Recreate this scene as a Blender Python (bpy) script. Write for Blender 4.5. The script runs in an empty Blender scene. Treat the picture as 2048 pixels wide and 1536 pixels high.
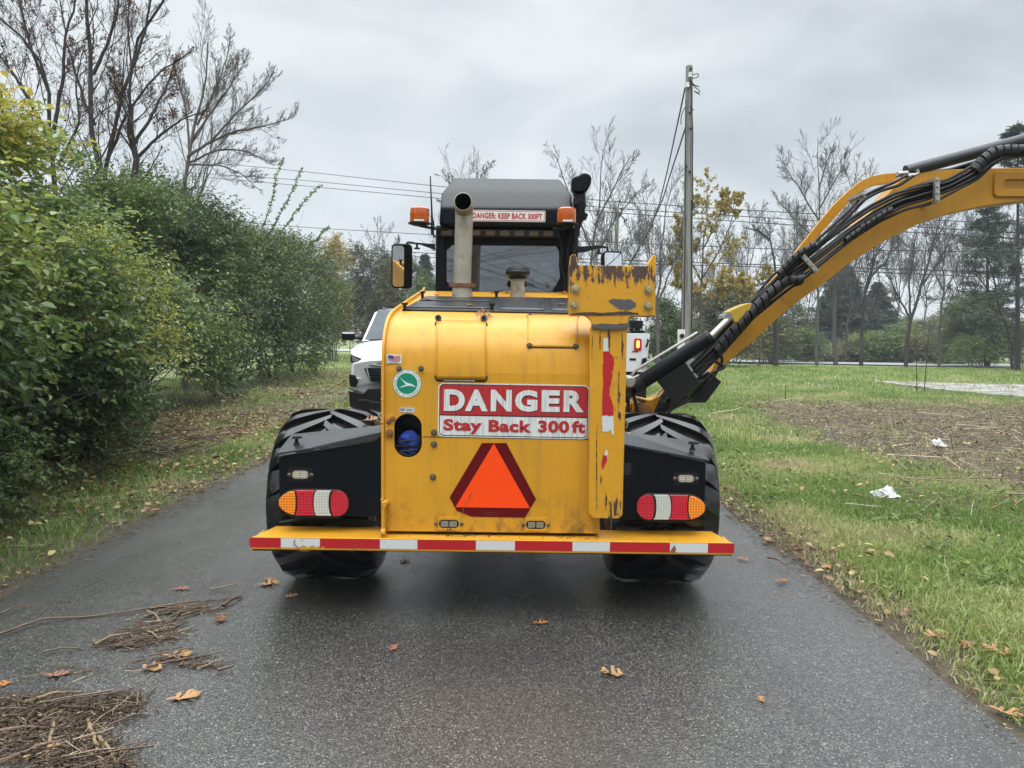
import bpy, bmesh, math, random
import numpy as np
from mathutils import Vector, Matrix
R = math.radians
random.seed(7)
rng = np.random.default_rng(11)
S = bpy.context.scene
COL = S.collection

# ------------------------------------------------------------------ camera, sky, sun, exposure
FPX = 1500.0; CAM_H = 1.45
cd = bpy.data.cameras.new('camera'); cam = bpy.data.objects.new('camera', cd); COL.objects.link(cam)
cd.sensor_width = 36.0; cd.lens = 36.0 * FPX / 2048.0; cd.clip_start = 0.05; cd.clip_end = 4000
PITCH = math.atan(88.0 / FPX)
CM = Matrix.Rotation(R(90) - PITCH, 4, 'X') @ Matrix.Rotation(R(0.7), 4, 'Z')
cam.matrix_world = Matrix.Translation((0, 0, CAM_H)) @ CM
S.camera = cam

W = bpy.data.worlds.new('World'); S.world = W; W.use_nodes = True
SUN_EL, SUN_AZ = R(68), R(200)          # azimuth measured from +Y towards +X
sd = bpy.data.lights.new('sun', 'SUN'); sd.energy = 1.3; sd.angle = R(45); sd.color = (1.0, 0.97, 0.93)
so = bpy.data.objects.new('sun', sd); COL.objects.link(so)
sv = Vector((math.sin(SUN_AZ) * math.cos(SUN_EL), math.cos(SUN_AZ) * math.cos(SUN_EL), math.sin(SUN_EL)))
so.rotation_euler = sv.to_track_quat('Z', 'Y').to_euler()
S.view_settings.view_transform = 'Standard'; S.view_settings.look = 'None'
S.view_settings.exposure = 0.30; S.view_settings.gamma = 1.0
S.render.engine = 'CYCLES'
S.cycles.use_denoising = True
S.cycles.max_bounces = 6; S.cycles.diffuse_bounces = 3; S.cycles.glossy_bounces = 3
S.cycles.transparent_max_bounces = 8; S.cycles.transmission_bounces = 3; S.cycles.caustics_reflective = False

# ------------------------------------------------------------------ node helper
class N:
    def __init__(s, nt): s.nt = nt; s.n = nt.nodes; s.l = nt.links
    def new(s, t, **k):
        x = s.n.new(t)
        for a, b in k.items(): setattr(x, a, b)
        return x
    def put(s, sock, v):
        if isinstance(v, bpy.types.NodeSocket): s.l.new(v, sock)
        elif v is not None:
            if hasattr(sock.default_value, '__len__') and not hasattr(v, '__len__'): v = (v, v, v, 1)[:len(sock.default_value)]
            if hasattr(v, '__len__') and len(v) == 3 and len(sock.default_value) == 4: v = (*v, 1)
            sock.default_value = v
    def math(s, op, a, b=None, c=None, clamp=False):
        x = s.new('ShaderNodeMath', operation=op, use_clamp=clamp)
        s.put(x.inputs[0], a); s.put(x.inputs[1], b); s.put(x.inputs[2], c)
        return x.outputs[0]
    def mix(s, f, a, b, mode='MIX'):
        x = s.new('ShaderNodeMix', data_type='RGBA', blend_type=mode)
        s.put(x.inputs[0], f); s.put(x.inputs[6], a); s.put(x.inputs[7], b)
        return x.outputs[2]
    def coord(s, w='Object'): return s.new('ShaderNodeTexCoord').outputs[w]
    def map(s, v, sc=(1, 1, 1), rot=(0, 0, 0), loc=(0, 0, 0)):
        x = s.new('ShaderNodeMapping'); s.l.new(v, x.inputs[0])
        x.inputs['Scale'].default_value = sc; x.inputs['Rotation'].default_value = rot; x.inputs['Location'].default_value = loc
        return x.outputs[0]
    def noise(s, v, sc, det=3, rough=.55, dist=0, col=False):
        x = s.new('ShaderNodeTexNoise'); s.l.new(v, x.inputs['Vector'])
        x.inputs['Scale'].default_value = sc; x.inputs['Detail'].default_value = det
        x.inputs['Roughness'].default_value = rough; x.inputs['Distortion'].default_value = dist
        return x.outputs['Color' if col else 'Fac']
    def voro(s, v, sc, out='Distance', feat='F1'):
        x = s.new('ShaderNodeTexVoronoi', feature=feat); s.l.new(v, x.inputs['Vector']); x.inputs['Scale'].default_value = sc
        return x.outputs[out]
    def ramp(s, f, stops):
        x = s.new('ShaderNodeValToRGB'); s.put(x.inputs[0], f); e = x.color_ramp.elements
        while len(e) < len(stops): e.new(.5)
        for i, (p, c) in enumerate(stops):
            e[i].position = p
            e[i].color = (*c, 1) if hasattr(c, '__len__') else (c, c, c, 1)
        return x.outputs[0]
    def step(s, f, a, b):
        x = s.new('ShaderNodeMapRange', clamp=True, interpolation_type='SMOOTHSTEP'); s.put(x.inputs[0], f)
        x.inputs[1].default_value = a; x.inputs[2].default_value = b
        return x.outputs[0]
    def xyz(s, v):
        x = s.new('ShaderNodeSeparateXYZ'); s.l.new(v, x.inputs[0]); return x.outputs
    def bump(s, h, st=.3, d=.01, n=None):
        x = s.new('ShaderNodeBump'); s.put(x.inputs['Height'], h); x.inputs['Strength'].default_value = st; x.inputs['Distance'].default_value = d
        if n is not None: s.l.new(n, x.inputs['Normal'])
        return x.outputs[0]

w = N(W.node_tree); w.n.clear()
gc = w.coord('Generated'); gz = w.xyz(gc)[2]
sky = w.new('ShaderNodeTexSky', sky_type='NISHITA'); sky.sun_disc = False; sky.sun_elevation = SUN_EL; sky.sun_rotation = SUN_AZ
c1 = w.noise(w.map(gc, (1.0, 1.0, 2.6), loc=(.3, .2, .0)), 1.9, 6, .48, .5)
c2 = w.noise(w.map(gc, (1.0, 1.0, 2.2), loc=(2.3, 1.2, .4)), 5.0, 5, .5, .3)
cl = w.math('ADD', w.math('MULTIPLY', c1, .75), w.math('MULTIPLY', c2, .25))
cc = w.ramp(cl, [(.36, (.44, .485, .52)), (.47, (.57, .615, .645)), (.58, (.70, .745, .765))])
hz = w.step(gz, .30, .02)
cc = w.mix(w.math('MULTIPLY', hz, .5), cc, (.72, .765, .785))
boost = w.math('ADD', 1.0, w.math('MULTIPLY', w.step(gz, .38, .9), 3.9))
cc = w.mix(1.0, cc, w.new('ShaderNodeCombineXYZ').outputs[0], 'MIX') if False else cc
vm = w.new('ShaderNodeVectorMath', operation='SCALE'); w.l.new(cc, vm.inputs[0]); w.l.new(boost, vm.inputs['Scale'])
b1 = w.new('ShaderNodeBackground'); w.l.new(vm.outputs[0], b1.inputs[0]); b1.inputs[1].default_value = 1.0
b2 = w.new('ShaderNodeBackground'); w.l.new(sky.outputs[0], b2.inputs[0]); b2.inputs[1].default_value = .1
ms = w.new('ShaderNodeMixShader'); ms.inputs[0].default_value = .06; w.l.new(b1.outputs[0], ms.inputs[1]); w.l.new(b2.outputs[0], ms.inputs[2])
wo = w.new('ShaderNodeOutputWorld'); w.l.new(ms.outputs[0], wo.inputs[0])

# ------------------------------------------------------------------ picture measurements -> world points
CR = CM.to_3x3()
def ray(u, v): return CR @ Vector(((u - 1024) / FPX, -(v - 768) / FPX, -1))
def at(u, v, D):                 # point of the view ray at world depth y = D
    d = ray(u, v); return Vector((0, 0, CAM_H)) + d * (D / d.y)
def gp(u, v, z=0.0):             # point of the view ray on the ground
    d = ray(u, v); return Vector((0, 0, CAM_H)) + d * ((z - CAM_H) / d.z)
def px(n, D): return n / FPX * D

# ------------------------------------------------------------------ object helpers
def tag(o, label=None, cat=None, group=None, kind=None):
    if label: o['label'] = label
    if cat: o['category'] = cat
    if group: o['group'] = group
    if kind: o['kind'] = kind
    return o
def thing(name, label, cat, loc=(0, 0, 0), group=None):
    o = bpy.data.objects.new(name, None); COL.objects.link(o); o.location = loc; o.empty_display_size = .2
    return tag(o, label, cat, group)
def root_of(o):
    while o.parent: o = o.parent
    return o
def link(name, me, parent=None, label=None):
    o = bpy.data.objects.new(name, me); COL.objects.link(o)
    if parent is not None:
        o.parent = parent
        if parent.type == 'EMPTY': o.location = -parent.location     # mesh data stays in world measure
    if label: o['label'] = label
    return o
def copy_thing(src, loc, rz=0, sc=1, label=None, group=None, name=None):
    r = src.copy(); COL.objects.link(r); r.location = loc; r.rotation_euler = (0, 0, rz); r.scale = (sc, sc, sc) if not hasattr(sc, '__len__') else sc
    if name: r.name = name
    if label: r['label'] = label
    if group: r['group'] = group
    for ch in src.children:
        c = ch.copy(); COL.objects.link(c); c.parent = r
        for g in ch.children:
            d = g.copy(); COL.objects.link(d); d.parent = c
    return r

class MB:
    def __init__(s): s.v = []; s.f = []; s.m = []
    def add(s, vs, fs, mi=0):
        b = len(s.v); s.v += [tuple(p) for p in vs]; s.f += [tuple(b + i for i in f) for f in fs]; s.m += [mi] * len(fs); return s
    def box(s, x0, x1, y0, y1, z0, z1, mi=0):
        return s.add([(x0, y0, z0), (x1, y0, z0), (x1, y1, z0), (x0, y1, z0), (x0, y0, z1), (x1, y0, z1), (x1, y1, z1), (x0, y1, z1)],
                     [(0, 3, 2, 1), (4, 5, 6, 7), (0, 1, 5, 4), (1, 2, 6, 5), (2, 3, 7, 6), (3, 0, 4, 7)], mi)
    def tube(s, pts, rad, n=10, caps=True, mi=0):
        pts = [Vector(p) for p in pts]
        if not hasattr(rad, '__len__'): rad = [rad] * len(pts)
        t0 = (pts[1] - pts[0]).normalized(); ref = Vector((0, 0, 1)) if abs(t0.z) < .9 else Vector((1, 0, 0))
        a = t0.cross(ref).normalized(); vs = []
        for i, p in enumerate(pts):
            t = ((pts[min(i + 1, len(pts) - 1)] - pts[max(i - 1, 0)]))
            t = t.normalized() if t.length > 1e-9 else t0
            a = (a - t * a.dot(t)).normalized(); b = t.cross(a)
            for k in range(n):
                q = 2 * math.pi * k / n; vs.append(p + (a * math.cos(q) + b * math.sin(q)) * rad[i])
        fs = [(i * n + k, i * n + (k + 1) % n, (i + 1) * n + (k + 1) % n, (i + 1) * n + k) for i in range(len(pts) - 1) for k in range(n)]
        if caps: fs += [tuple(range(n))[::-1], tuple((len(pts) - 1) * n + k for k in range(n))]
        return s.add(vs, fs, mi)
    def lathe(s, c, axis, prof, n=24, mi=0, close=False):   # prof: (radius, along axis)
        c = Vector(c); ax = Vector(axis).normalized(); ref = Vector((0, 0, 1)) if abs(ax.z) < .9 else Vector((1, 0, 0))
        a = ax.cross(ref).normalized(); b = ax.cross(a); vs = []
        for r, h in prof:
            for k in range(n):
                q = 2 * math.pi * k / n; vs.append(c + ax * h + (a * math.cos(q) + b * math.sin(q)) * r)
        m = len(prof)
        fs = [(i * n + k, i * n + (k + 1) % n, (i + 1) * n + (k + 1) % n, (i + 1) * n + k) for i in range(m - 1) for k in range(n)]
        if close: fs += [((m - 1) * n + k, (m - 1) * n + (k + 1) % n, (k + 1) % n, k) for k in range(n)]
        return s.add(vs, fs, mi)
    def prism(s, pts, y0, y1, mi=0, holes=()):              # pts: (x, z) outline in a plane of constant y
        bm = bmesh.new(); E = []
        for loop in [pts, *holes]:
            vs = [bm.verts.new((p[0], 0, p[1])) for p in loop]
            E += [bm.edges.new((vs[i], vs[(i + 1) % len(vs)])) for i in range(len(vs))]
        bmesh.ops.triangle_fill(bm, edges=E, use_beauty=True, use_dissolve=False)
        bm.verts.index_update()
        V = [v.co.copy() for v in bm.verts]; T = [[v.index for v in f.verts] for f in bm.faces]; bm.free()
        n = len(V); vs = [(p.x, y0, p.z) for p in V] + [(p.x, y1, p.z) for p in V]; fs = []
        for t in T:
            a, b, c = (V[i] for i in t)
            cr = (b.x - a.x) * (c.z - a.z) - (b.z - a.z) * (c.x - a.x)
            if cr < 0: t = t[::-1]
            fs.append(tuple(t)); fs.append(tuple(n + i for i in t[::-1]))
        k = 0
        for loop in [pts, *holes]:
            m = len(loop); fs += [(k + i, n + k + i, n + k + (i + 1) % m, k + (i + 1) % m) for i in range(m)]; k += m
        return s.add(vs, fs, mi)
    def ball(s, c, r, n=12, mi=0):
        if not hasattr(r, '__len__'): r = (r, r, r)
        vs = []; m = max(4, n // 2)
        for i in range(m + 1):
            t = math.pi * i / m
            for k in range(n):
                q = 2 * math.pi * k / n; vs.append((c[0] + r[0] * math.sin(t) * math.cos(q), c[1] + r[1] * math.sin(t) * math.sin(q), c[2] + r[2] * math.cos(t)))
        return s.add(vs, [(i * n + k, (i + 1) * n + k, (i + 1) * n + (k + 1) % n, i * n + (k + 1) % n) for i in range(m) for k in range(n)], mi)
    def build(s, name, mats, parent=None, smooth=True, bevel=0, label=None, fix=True):
        me = bpy.data.meshes.new(name); me.from_pydata(s.v, [], s.f)
        for m in (mats if isinstance(mats, (list, tuple)) else [mats]): me.materials.append(m)
        me.polygons.foreach_set('material_index', s.m)
        if fix:
            bm = bmesh.new(); bm.from_mesh(me); bmesh.ops.remove_doubles(bm, verts=bm.verts, dist=1e-6)
            bmesh.ops.recalc_face_normals(bm, faces=bm.faces); bm.to_mesh(me); bm.free()
        o = link(name, me, parent, label)
        if smooth:
            me.polygons.foreach_set('use_smooth', [True] * len(me.polygons)); me.set_sharp_from_angle(angle=R(35))
        if bevel:
            b = o.modifiers.new('bevel', 'BEVEL'); b.width = bevel; b.segments = 2; b.limit_method = 'ANGLE'; b.angle_limit = R(40)
            b.harden_normals = False
        return o

def npmesh(name, verts, faces, mats, attrs=None, smooth=False, parent=None, label=None, mi=None):
    """verts (V,3); faces: list of int arrays (F,k)"""
    me = bpy.data.meshes.new(name); verts = np.asarray(verts, np.float32).reshape(-1, 3)
    me.vertices.add(len(verts)); me.vertices.foreach_set('co', verts.ravel())
    faces = [np.asarray(f, np.int32) for f in faces if len(f)]
    idx = np.concatenate([f.ravel() for f in faces]); tot = np.concatenate([np.full(len(f), f.shape[1], np.int32) for f in faces])
    me.loops.add(len(idx)); me.loops.foreach_set('vertex_index', idx)
    me.polygons.add(len(tot)); me.polygons.foreach_set('loop_start', np.concatenate([[0], np.cumsum(tot)[:-1]]).astype(np.int32))
    me.polygons.foreach_set('loop_total', tot)
    for m in (mats if isinstance(mats, (list, tuple)) else [mats]): me.materials.append(m)
    if mi is not None: me.polygons.foreach_set('material_index', mi)
    if smooth: me.polygons.foreach_set('use_smooth', np.ones(len(tot), bool))
    me.update(calc_edges=True)
    for k, a in (attrs or {}).items():
        at_ = me.attributes.new(k, 'FLOAT', 'POINT'); at_.data.foreach_set('value', np.asarray(a, np.float32))
    return link(name, me, parent, label)

def unit(a): return a / np.maximum(np.linalg.norm(a, axis=-1, keepdims=True), 1e-9)
def vnoise(p, sc, seed=0):       # smooth value noise on (N,2) or (N,3) points, 0..1
    p = np.asarray(p, float) * sc; 
    if p.shape[-1] == 2: p = np.concatenate([p, np.full(p.shape[:-1] + (1,), .37)], -1)
    i = np.floor(p).astype(np.int64); f = p - i; f = f * f * (3 - 2 * f); out = 0
    for dx in (0, 1):
        for dy in (0, 1):
            for dz in (0, 1):
                h = (i[..., 0] + dx) * 374761393 + (i[..., 1] + dy) * 668265263 + (i[..., 2] + dz) * 2147483647 + seed * 974634777
                h = (h ^ (h >> 13)) * 1274126177 & 0x7fffffff; h = (h ^ (h >> 16)) & 0xffff
                out = out + h / 65535.0 * (f[..., 0] if dx else 1 - f[..., 0]) * (f[..., 1] if dy else 1 - f[..., 1]) * (f[..., 2] if dz else 1 - f[..., 2])
    return out

def leaves_np(P, D, Nn, L, Wd, fold=.25):
    """ovate leaves: base points P, directions D, normals Nn, lengths L, widths Wd -> verts, quads"""
    D = unit(D); side = unit(np.cross(D, Nn)); nn = np.cross(side, D)
    L = np.broadcast_to(np.asarray(L, float), (len(P),))[:, None]; Wd = np.broadcast_to(np.asarray(Wd, float), (len(P),))[:, None] * .5
    up = nn * Wd * fold * 2
    v = np.stack([P, P + D * L * .28 + side * Wd + up, P + D * L * .66 + side * Wd * .8 + up * .8, P + D * L - nn * L * .08,
                  P + D * L * .66 - side * Wd * .8 + up * .8, P + D * L * .28 - side * Wd + up], 1)
    b = (np.arange(len(P)) * 6)[:, None]
    return v.reshape(-1, 3), np.concatenate([b + [0, 1, 2, 3], b + [0, 3, 4, 5]])

def tubes_np(paths, rads, n=4):
    """paths (M,k,3), rads (M,k) -> verts, quads"""
    M, k, _ = paths.shape; t = np.empty_like(paths); t[:, 1:-1] = paths[:, 2:] - paths[:, :-2]; t[:, 0] = paths[:, 1] - paths[:, 0]; t[:, -1] = paths[:, -1] - paths[:, -2]
    t = unit(t); tm = unit(paths[:, -1] - paths[:, 0]); ref = np.where(np.abs(tm[:, 2:3]) < .8, [[0, 0, 1.]], [[1., 0, 0]])[:, None, :]
    a = unit(np.cross(t, ref)); b = np.cross(t, a); q = 2 * np.pi * np.arange(n) / n
    v = paths[:, :, None, :] + (a[:, :, None, :] * np.cos(q)[:, None] + b[:, :, None, :] * np.sin(q)[:, None]) * rads[:, :, None, None]
    i = (np.arange(M)[:, None, None] * k + np.arange(k - 1)[None, :, None]) * n; j = np.arange(n)[None, None, :]; j2 = (j + 1) % n
    f = np.stack([i + j, i + j2, i + n + j2, i + n + j], -1).reshape(-1, 4)
    return v.reshape(-1, 3), f
def join_np(parts):
    vs, fs, o = [], [], 0
    for v, f in parts: vs.append(v); fs.append(f + o); o += len(v)
    return np.concatenate(vs), np.concatenate(fs)

def resample(pts, n):
    p = np.array([tuple(q) for q in pts], float); d = np.concatenate([[0], np.cumsum(np.linalg.norm(np.diff(p, axis=0), axis=1))])
    # catmull-like smoothing by interpolating densely then averaging
    s = np.linspace(0, d[-1], n * 4); q = np.stack([np.interp(s, d, p[:, k]) for k in range(3)], 1)
    for _ in range(6): q[1:-1] = (q[:-2] + q[1:-1] * 2 + q[2:]) / 4
    return q[np.linspace(0, len(q) - 1, n).astype(int)]

def children(paths, rads, k, Lf, ang, n=5, up=.15, wob=.12, t0=.2, rs=.55, Lmin=0, t1=1.0, rmin=.002, flat=None):
    """k children along every branch; Lf: length as a share of the parent's"""
    M, m, _ = paths.shape; t = t0 + (t1 - t0) * (np.arange(k)[None] + rng.random((M, k))) / k
    x = t * (m - 1); i = np.clip(x.astype(int), 0, m - 2); f = (x - i)[..., None]; r_ = np.arange(M)[:, None]
    p = paths[r_, i] * (1 - f) + paths[r_, i + 1] * f; tan = unit(paths[r_, i + 1] - paths[r_, i])
    rr = (rads[r_, i] * (1 - f[..., 0]) + rads[r_, i + 1] * f[..., 0]) * rs
    plen = np.linalg.norm(paths[:, -1] - paths[:, 0], axis=1)[:, None]
    L = np.maximum(plen * Lf * (1.15 - .75 * t) * rng.uniform(.6, 1.25, (M, k)), Lmin)
    rnd = rng.normal(size=(M, k, 3)); perp = unit(rnd - tan * (rnd * tan).sum(-1, keepdims=True)); an = R(1) * rng.normal(ang, 9, (M, k))[..., None]
    d = unit(tan * np.cos(an) + perp * np.sin(an)).reshape(-1, 3); p = p.reshape(-1, 3); L = L.reshape(-1); rr = np.maximum(rr.reshape(-1), rmin)
    out = np.empty((len(p), n, 3)); out[:, 0] = p; 
    for q in range(1, n):
        d = unit(d + rng.normal(size=d.shape) * wob + np.array([0, 0, up]))
        if flat is not None: d[:, 2] *= flat; d = unit(d)
        out[:, q] = out[:, q - 1] + d * (L / (n - 1))[:, None]
    R_ = np.maximum(rr[:, None] * np.linspace(1, .3, n)[None], rmin * .8)
    return out, R_

# ------------------------------------------------------------------ materials
def newmat(name):
    m = bpy.data.materials.new(name); m.use_nodes = True; n = N(m.node_tree); n.n.clear()
    o = n.new('ShaderNodeOutputMaterial'); p = n.new('ShaderNodeBsdfPrincipled'); n.l.new(p.outputs[0], o.inputs[0])
    return m, n, p, o
def mat(name, col, rough=.5, metal=0, var=.12, vsc=6, bump=0, bsc=60, coat=0, spec=.5, dirt=None, dsc=3, dth=(.55, .7)):
    m, n, p, o = newmat(name); c = n.coord()
    f = n.noise(c, vsc, 4)
    k = n.mix(f, tuple(x * (1 - var) for x in col), tuple(min(1, x * (1 + var)) for x in col))
    if dirt: k = n.mix(n.step(n.noise(c, dsc, 6, .65), *dth), k, dirt)
    n.put(p.inputs['Base Color'], k); p.inputs['Metallic'].default_value = metal
    n.put(p.inputs['Roughness'], n.math('ADD', rough - .08, n.math('MULTIPLY', n.noise(c, vsc * 3, 3), .16)))
    p.inputs['Coat Weight'].default_value = coat; p.inputs['Coat Roughness'].default_value = .12; p.inputs['Specular IOR Level'].default_value = spec
    if bump: n.put(p.inputs['Normal'], n.bump(n.noise(c, bsc, 4), bump, .01))
    return m
YEL = (.63, .302, .018)
def yellow_paint(name, scuff=0, streak=.0, low=None, base=YEL):
    m, n, p, o = newmat(name); c = n.coord(); z = n.xyz(c)[2]
    f = n.noise(c, 2.2, 5, .6); k = n.mix(f, tuple(x * .86 for x in base), tuple(min(1, x * 1.1) for x in base))
    st = n.noise(n.map(c, (26, 26, 1.6)), 1, 3, .5)                        # dusty rain runs
    k = n.mix(n.math('MULTIPLY', n.step(st, .48, .75), .30), k, (.30, .17, .045))
    grime = n.step(n.noise(c, 5, 6, .7), .56, .72)
    k = n.mix(n.math('MULTIPLY', grime, .25 if not low else .15), k, (.22, .12, .03))
    if low:   # road dirt splashed on the lowest part of the panel
        g = n.math('MULTIPLY', n.step(n.noise(n.map(c, (1, 1, .7)), 9, 6, .75), .46, .66), n.step(z, low + .26, low))
        k = n.mix(n.math('MULTIPLY', g, .75), k, (.10, .06, .025))
    sp = n.math('MULTIPLY', n.math('LESS_THAN', n.voro(c, 24), .06), n.math('GREATER_THAN', n.noise(c, 7, 2), .56))
    k = n.mix(sp, k, (.08, .035, .015))
    ro = .32
    if scuff:
        a = n.noise(n.map(c, (34, 34, 4.5)), 1, 5, .7, .6); b = n.noise(c, 4.5, 3, .6)
        a2 = n.noise(n.map(c, (90, 90, 14)), 1, 5, .75, .3); s1 = n.step(n.math('ADD', n.math('MULTIPLY', a, .42), n.math('ADD', n.math('MULTIPLY', a2, .22), n.math('MULTIPLY', b, .5))), .675 - scuff * .05, .69 - scuff * .05)
        s2 = n.step(n.noise(n.map(c, (9, 9, 34)), 1, 5, .7), .66, .68)
        s = n.math('MAXIMUM', s1, n.math('MULTIPLY', s2, .9)); k = n.mix(s, k, n.mix(n.noise(c, 30, 4), (.035, .018, .012), (.10, .055, .035)))
        ro = n.math('ADD', .34, n.math('MULTIPLY', s, .35))
    n.put(p.inputs['Base Color'], k)
    n.put(p.inputs['Roughness'], n.math('ADD', ro, n.math('MULTIPLY', f, .14)))
    p.inputs['Coat Weight'].default_value = .08; p.inputs['Coat Roughness'].default_value = .2; p.inputs['Specular IOR Level'].default_value = .36
    n.put(p.inputs['Normal'], n.bump(n.math('ADD', n.noise(c, 2.6, 3), n.math('MULTIPLY', n.noise(c, 180, 2), .02)), .55, .02))
    return m
M = {}
def plate_paint(zb, zt):      # rubbed through to brown steel along the upper edge, vertical scratches below it
    m, n, p, o = newmat('plate_paint_rubbed_through'); c = n.coord(); z = n.xyz(c)[2]; f = n.noise(c, 2.2, 5, .6)
    k = n.mix(f, tuple(x * .86 for x in YEL), tuple(min(1, x * 1.1) for x in YEL))
    band = n.math('MULTIPLY', n.step(z, zb - .09, zb + .05), n.step(z, zt + .012, zt - .004))
    a = n.noise(n.map(c, (70, 70, 7)), 1, 6, .75, .4); b = n.noise(c, 11, 5, .7); d = n.noise(n.map(c, (14, 14, 60)), 1, 5, .7)
    s1 = n.step(n.math('ADD', n.math('MULTIPLY', a, .55), n.math('ADD', n.math('MULTIPLY', b, .45), n.math('MULTIPLY', band, .115))), .585, .605)
    s2 = n.step(n.math('ADD', d, n.math('MULTIPLY', b, .25)), .79, .81); s = n.math('MAXIMUM', s1, s2)
    k = n.mix(n.math('MULTIPLY', n.step(b, .5, .75), .3), k, (.32, .15, .03))
    k = n.mix(s, k, n.mix(n.noise(c, 40, 4), (.035, .02, .016), (.11, .06, .045)))
    n.put(p.inputs['Base Color'], k); n.put(p.inputs['Roughness'], n.math('ADD', .34, n.math('MULTIPLY', s, .25)))
    n.put(p.inputs['Normal'], n.bump(n.math('SUBTRACT', n.math('MULTIPLY', n.noise(c, 3, 2), .5), n.math('MULTIPLY', s, .12)), .5, .015)); return m
M['yellow'] = yellow_paint('yellow_paint'); M['yellow_low'] = yellow_paint('yellow_paint_muddy', low=.46)
M['yellow_scuff'] = yellow_paint('yellow_paint_scuffed', scuff=.55); M['yellow_worn'] = yellow_paint('yellow_paint_worn_to_steel', scuff=1.4)
M['yellow_dark'] = yellow_paint('yellow_paint_mostly_greasy', scuff=2.6); M['yellow_boom'] = yellow_paint('yellow_boom_paint', base=(.54, .250, .016)); M['lemon'] = yellow_paint('lemon_paint', base=(.42, .28, .03))
M['black'] = mat('black_paint', (.004, .005, .007), .34, var=.3, spec=.16)
M['lid'] = mat('wet_black_lid', (.022, .024, .026), .30, var=.4, vsc=9, bump=.12, bsc=30)
M['black_steel'] = mat('black_steel', (.008, .008, .009), .42, var=.3, bump=.1, bsc=40, spec=.3)
M['rubber'] = mat('wet_tyre_rubber', (.008, .008, .0085), .19, var=.35, bump=.06, bsc=22, spec=.62, dirt=(.02, .018, .015), dsc=6)
M['hose'] = mat('hose_rubber', (.007, .007, .008), .4, var=.3, spec=.3)
M['guard'] = mat('spiral_guard_plastic', (.009, .009, .010), .42, var=.3, spec=.35)
M['roof'] = mat('roof_plastic', (.022, .023, .024), .5, var=.3, vsc=14, bump=.2, bsc=90, spec=.38)
M['grille'] = mat('wet_black_mesh', (.02, .021, .023), .3, var=.4, vsc=12, bump=.25, bsc=120)
M['pipe'] = mat('heat_stained_pipe', (.36, .33, .27), .5, metal=.35, var=.25, vsc=9, dirt=(.22, .15, .08), dsc=7, dth=(.5, .68))
M['soot'] = mat('soot', (.004, .004, .004), .9)
M['steel'] = mat('zinc_steel', (.38, .37, .34), .42, metal=.7, var=.25, dirt=(.2, .12, .06), dsc=40)
M['dull_bolt'] = mat('dull_bolt', (.13, .11, .08), .5, metal=.5, var=.5, vsc=60)
M['bolt'] = mat('brass_plated_bolt', (.50, .42, .20), .35, metal=.8, var=.25, dirt=(.14, .09, .05), dsc=50)
M['chrome'] = mat('chrome_rod', (.45, .43, .41), .22, metal=1, var=.1)
M['rust'] = mat('rusty_steel', (.20, .085, .035), .75, var=.5, vsc=25, dirt=(.05, .03, .02), dsc=14, bump=.3)
M['white_paint'] = mat('white_paint', (.78, .79, .80), .25, var=.04, coat=.5)
M['label_white'] = mat('label_white', (.72, .72, .70), .4, var=.07, vsc=30)
M['maroon'] = mat('maroon_reflector', (.115, .004, .006), .45, var=.12, vsc=20, spec=.15)
M['orange'] = mat('fluorescent_orange', (1.0, .075, .008), .55, var=.03, spec=.12)
M['letter_black'] = mat('letter_black', (.012, .012, .014), .45)
M['green'] = mat('decal_green', (.0, .22, .13), .4, var=.06)
M['navy'] = mat('flag_blue', (.03, .04, .22), .4); M['flag_red'] = mat('flag_red', (.42, .05, .06), .4)
M['blue_cloth'] = mat('blue_rag', (.015, .045, .30), .8, var=.3, vsc=14, bump=.4, bsc=30)
M['wood_pole'] = None
def streaky(name, col, streak, sc=(14, 14, 1.0), amt=.5, rough=.4, bump=.1):
    m, n, p, o = newmat(name); c = n.coord(); f = n.noise(n.map(c, sc), 1, 5, .65, .4)
    n.put(p.inputs['Base Color'], n.mix(n.math('MULTIPLY', n.step(f, .42, .66), amt), col, streak)); p.inputs['Roughness'].default_value = rough
    n.put(p.inputs['Normal'], n.bump(f, bump, .01)); return m
M['sign_white'] = streaky('streaked_sign_white', (.72, .72, .70), (.40, .41, .40), (130, 130, 7), .75)
M['sign_red'] = streaky('streaked_sign_red', (.46, .022, .024), (.30, .014, .016), (130, 130, 7), .9)
M['wood_pole'] = streaky('weathered_pole_wood', (.26, .255, .22), (.10, .10, .085), (22, 22, .9), .9, .8, .6)
def tape(name, col):     # prismatic reflective tape: fine diamond relief and worn nicks
    m, n, p, o = newmat(name); c = n.coord(); x, y, z = n.xyz(c)
    g = n.math('MULTIPLY', n.math('SINE', n.math('MULTIPLY', n.math('ADD', x, z), 620)), n.math('SINE', n.math('MULTIPLY', n.math('SUBTRACT', x, z), 620)))
    k = n.mix(n.math('ADD', .5, n.math('MULTIPLY', g, .5)), tuple(v * .86 for v in col), col)
    k = n.mix(n.math('MULTIPLY', n.step(n.noise(c, 26, 6, .75), .62, .68), .7), k, (.16, .13, .09))
    n.put(p.inputs['Base Color'], k); p.inputs['Roughness'].default_value = .33; n.put(p.inputs['Normal'], n.bump(g, .2, .002)); return m
M['tape_red'] = tape('red_reflective_tape', (.48, .010, .018)); M['tape_white'] = tape('white_reflective_tape', (.66, .67, .66))
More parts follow.
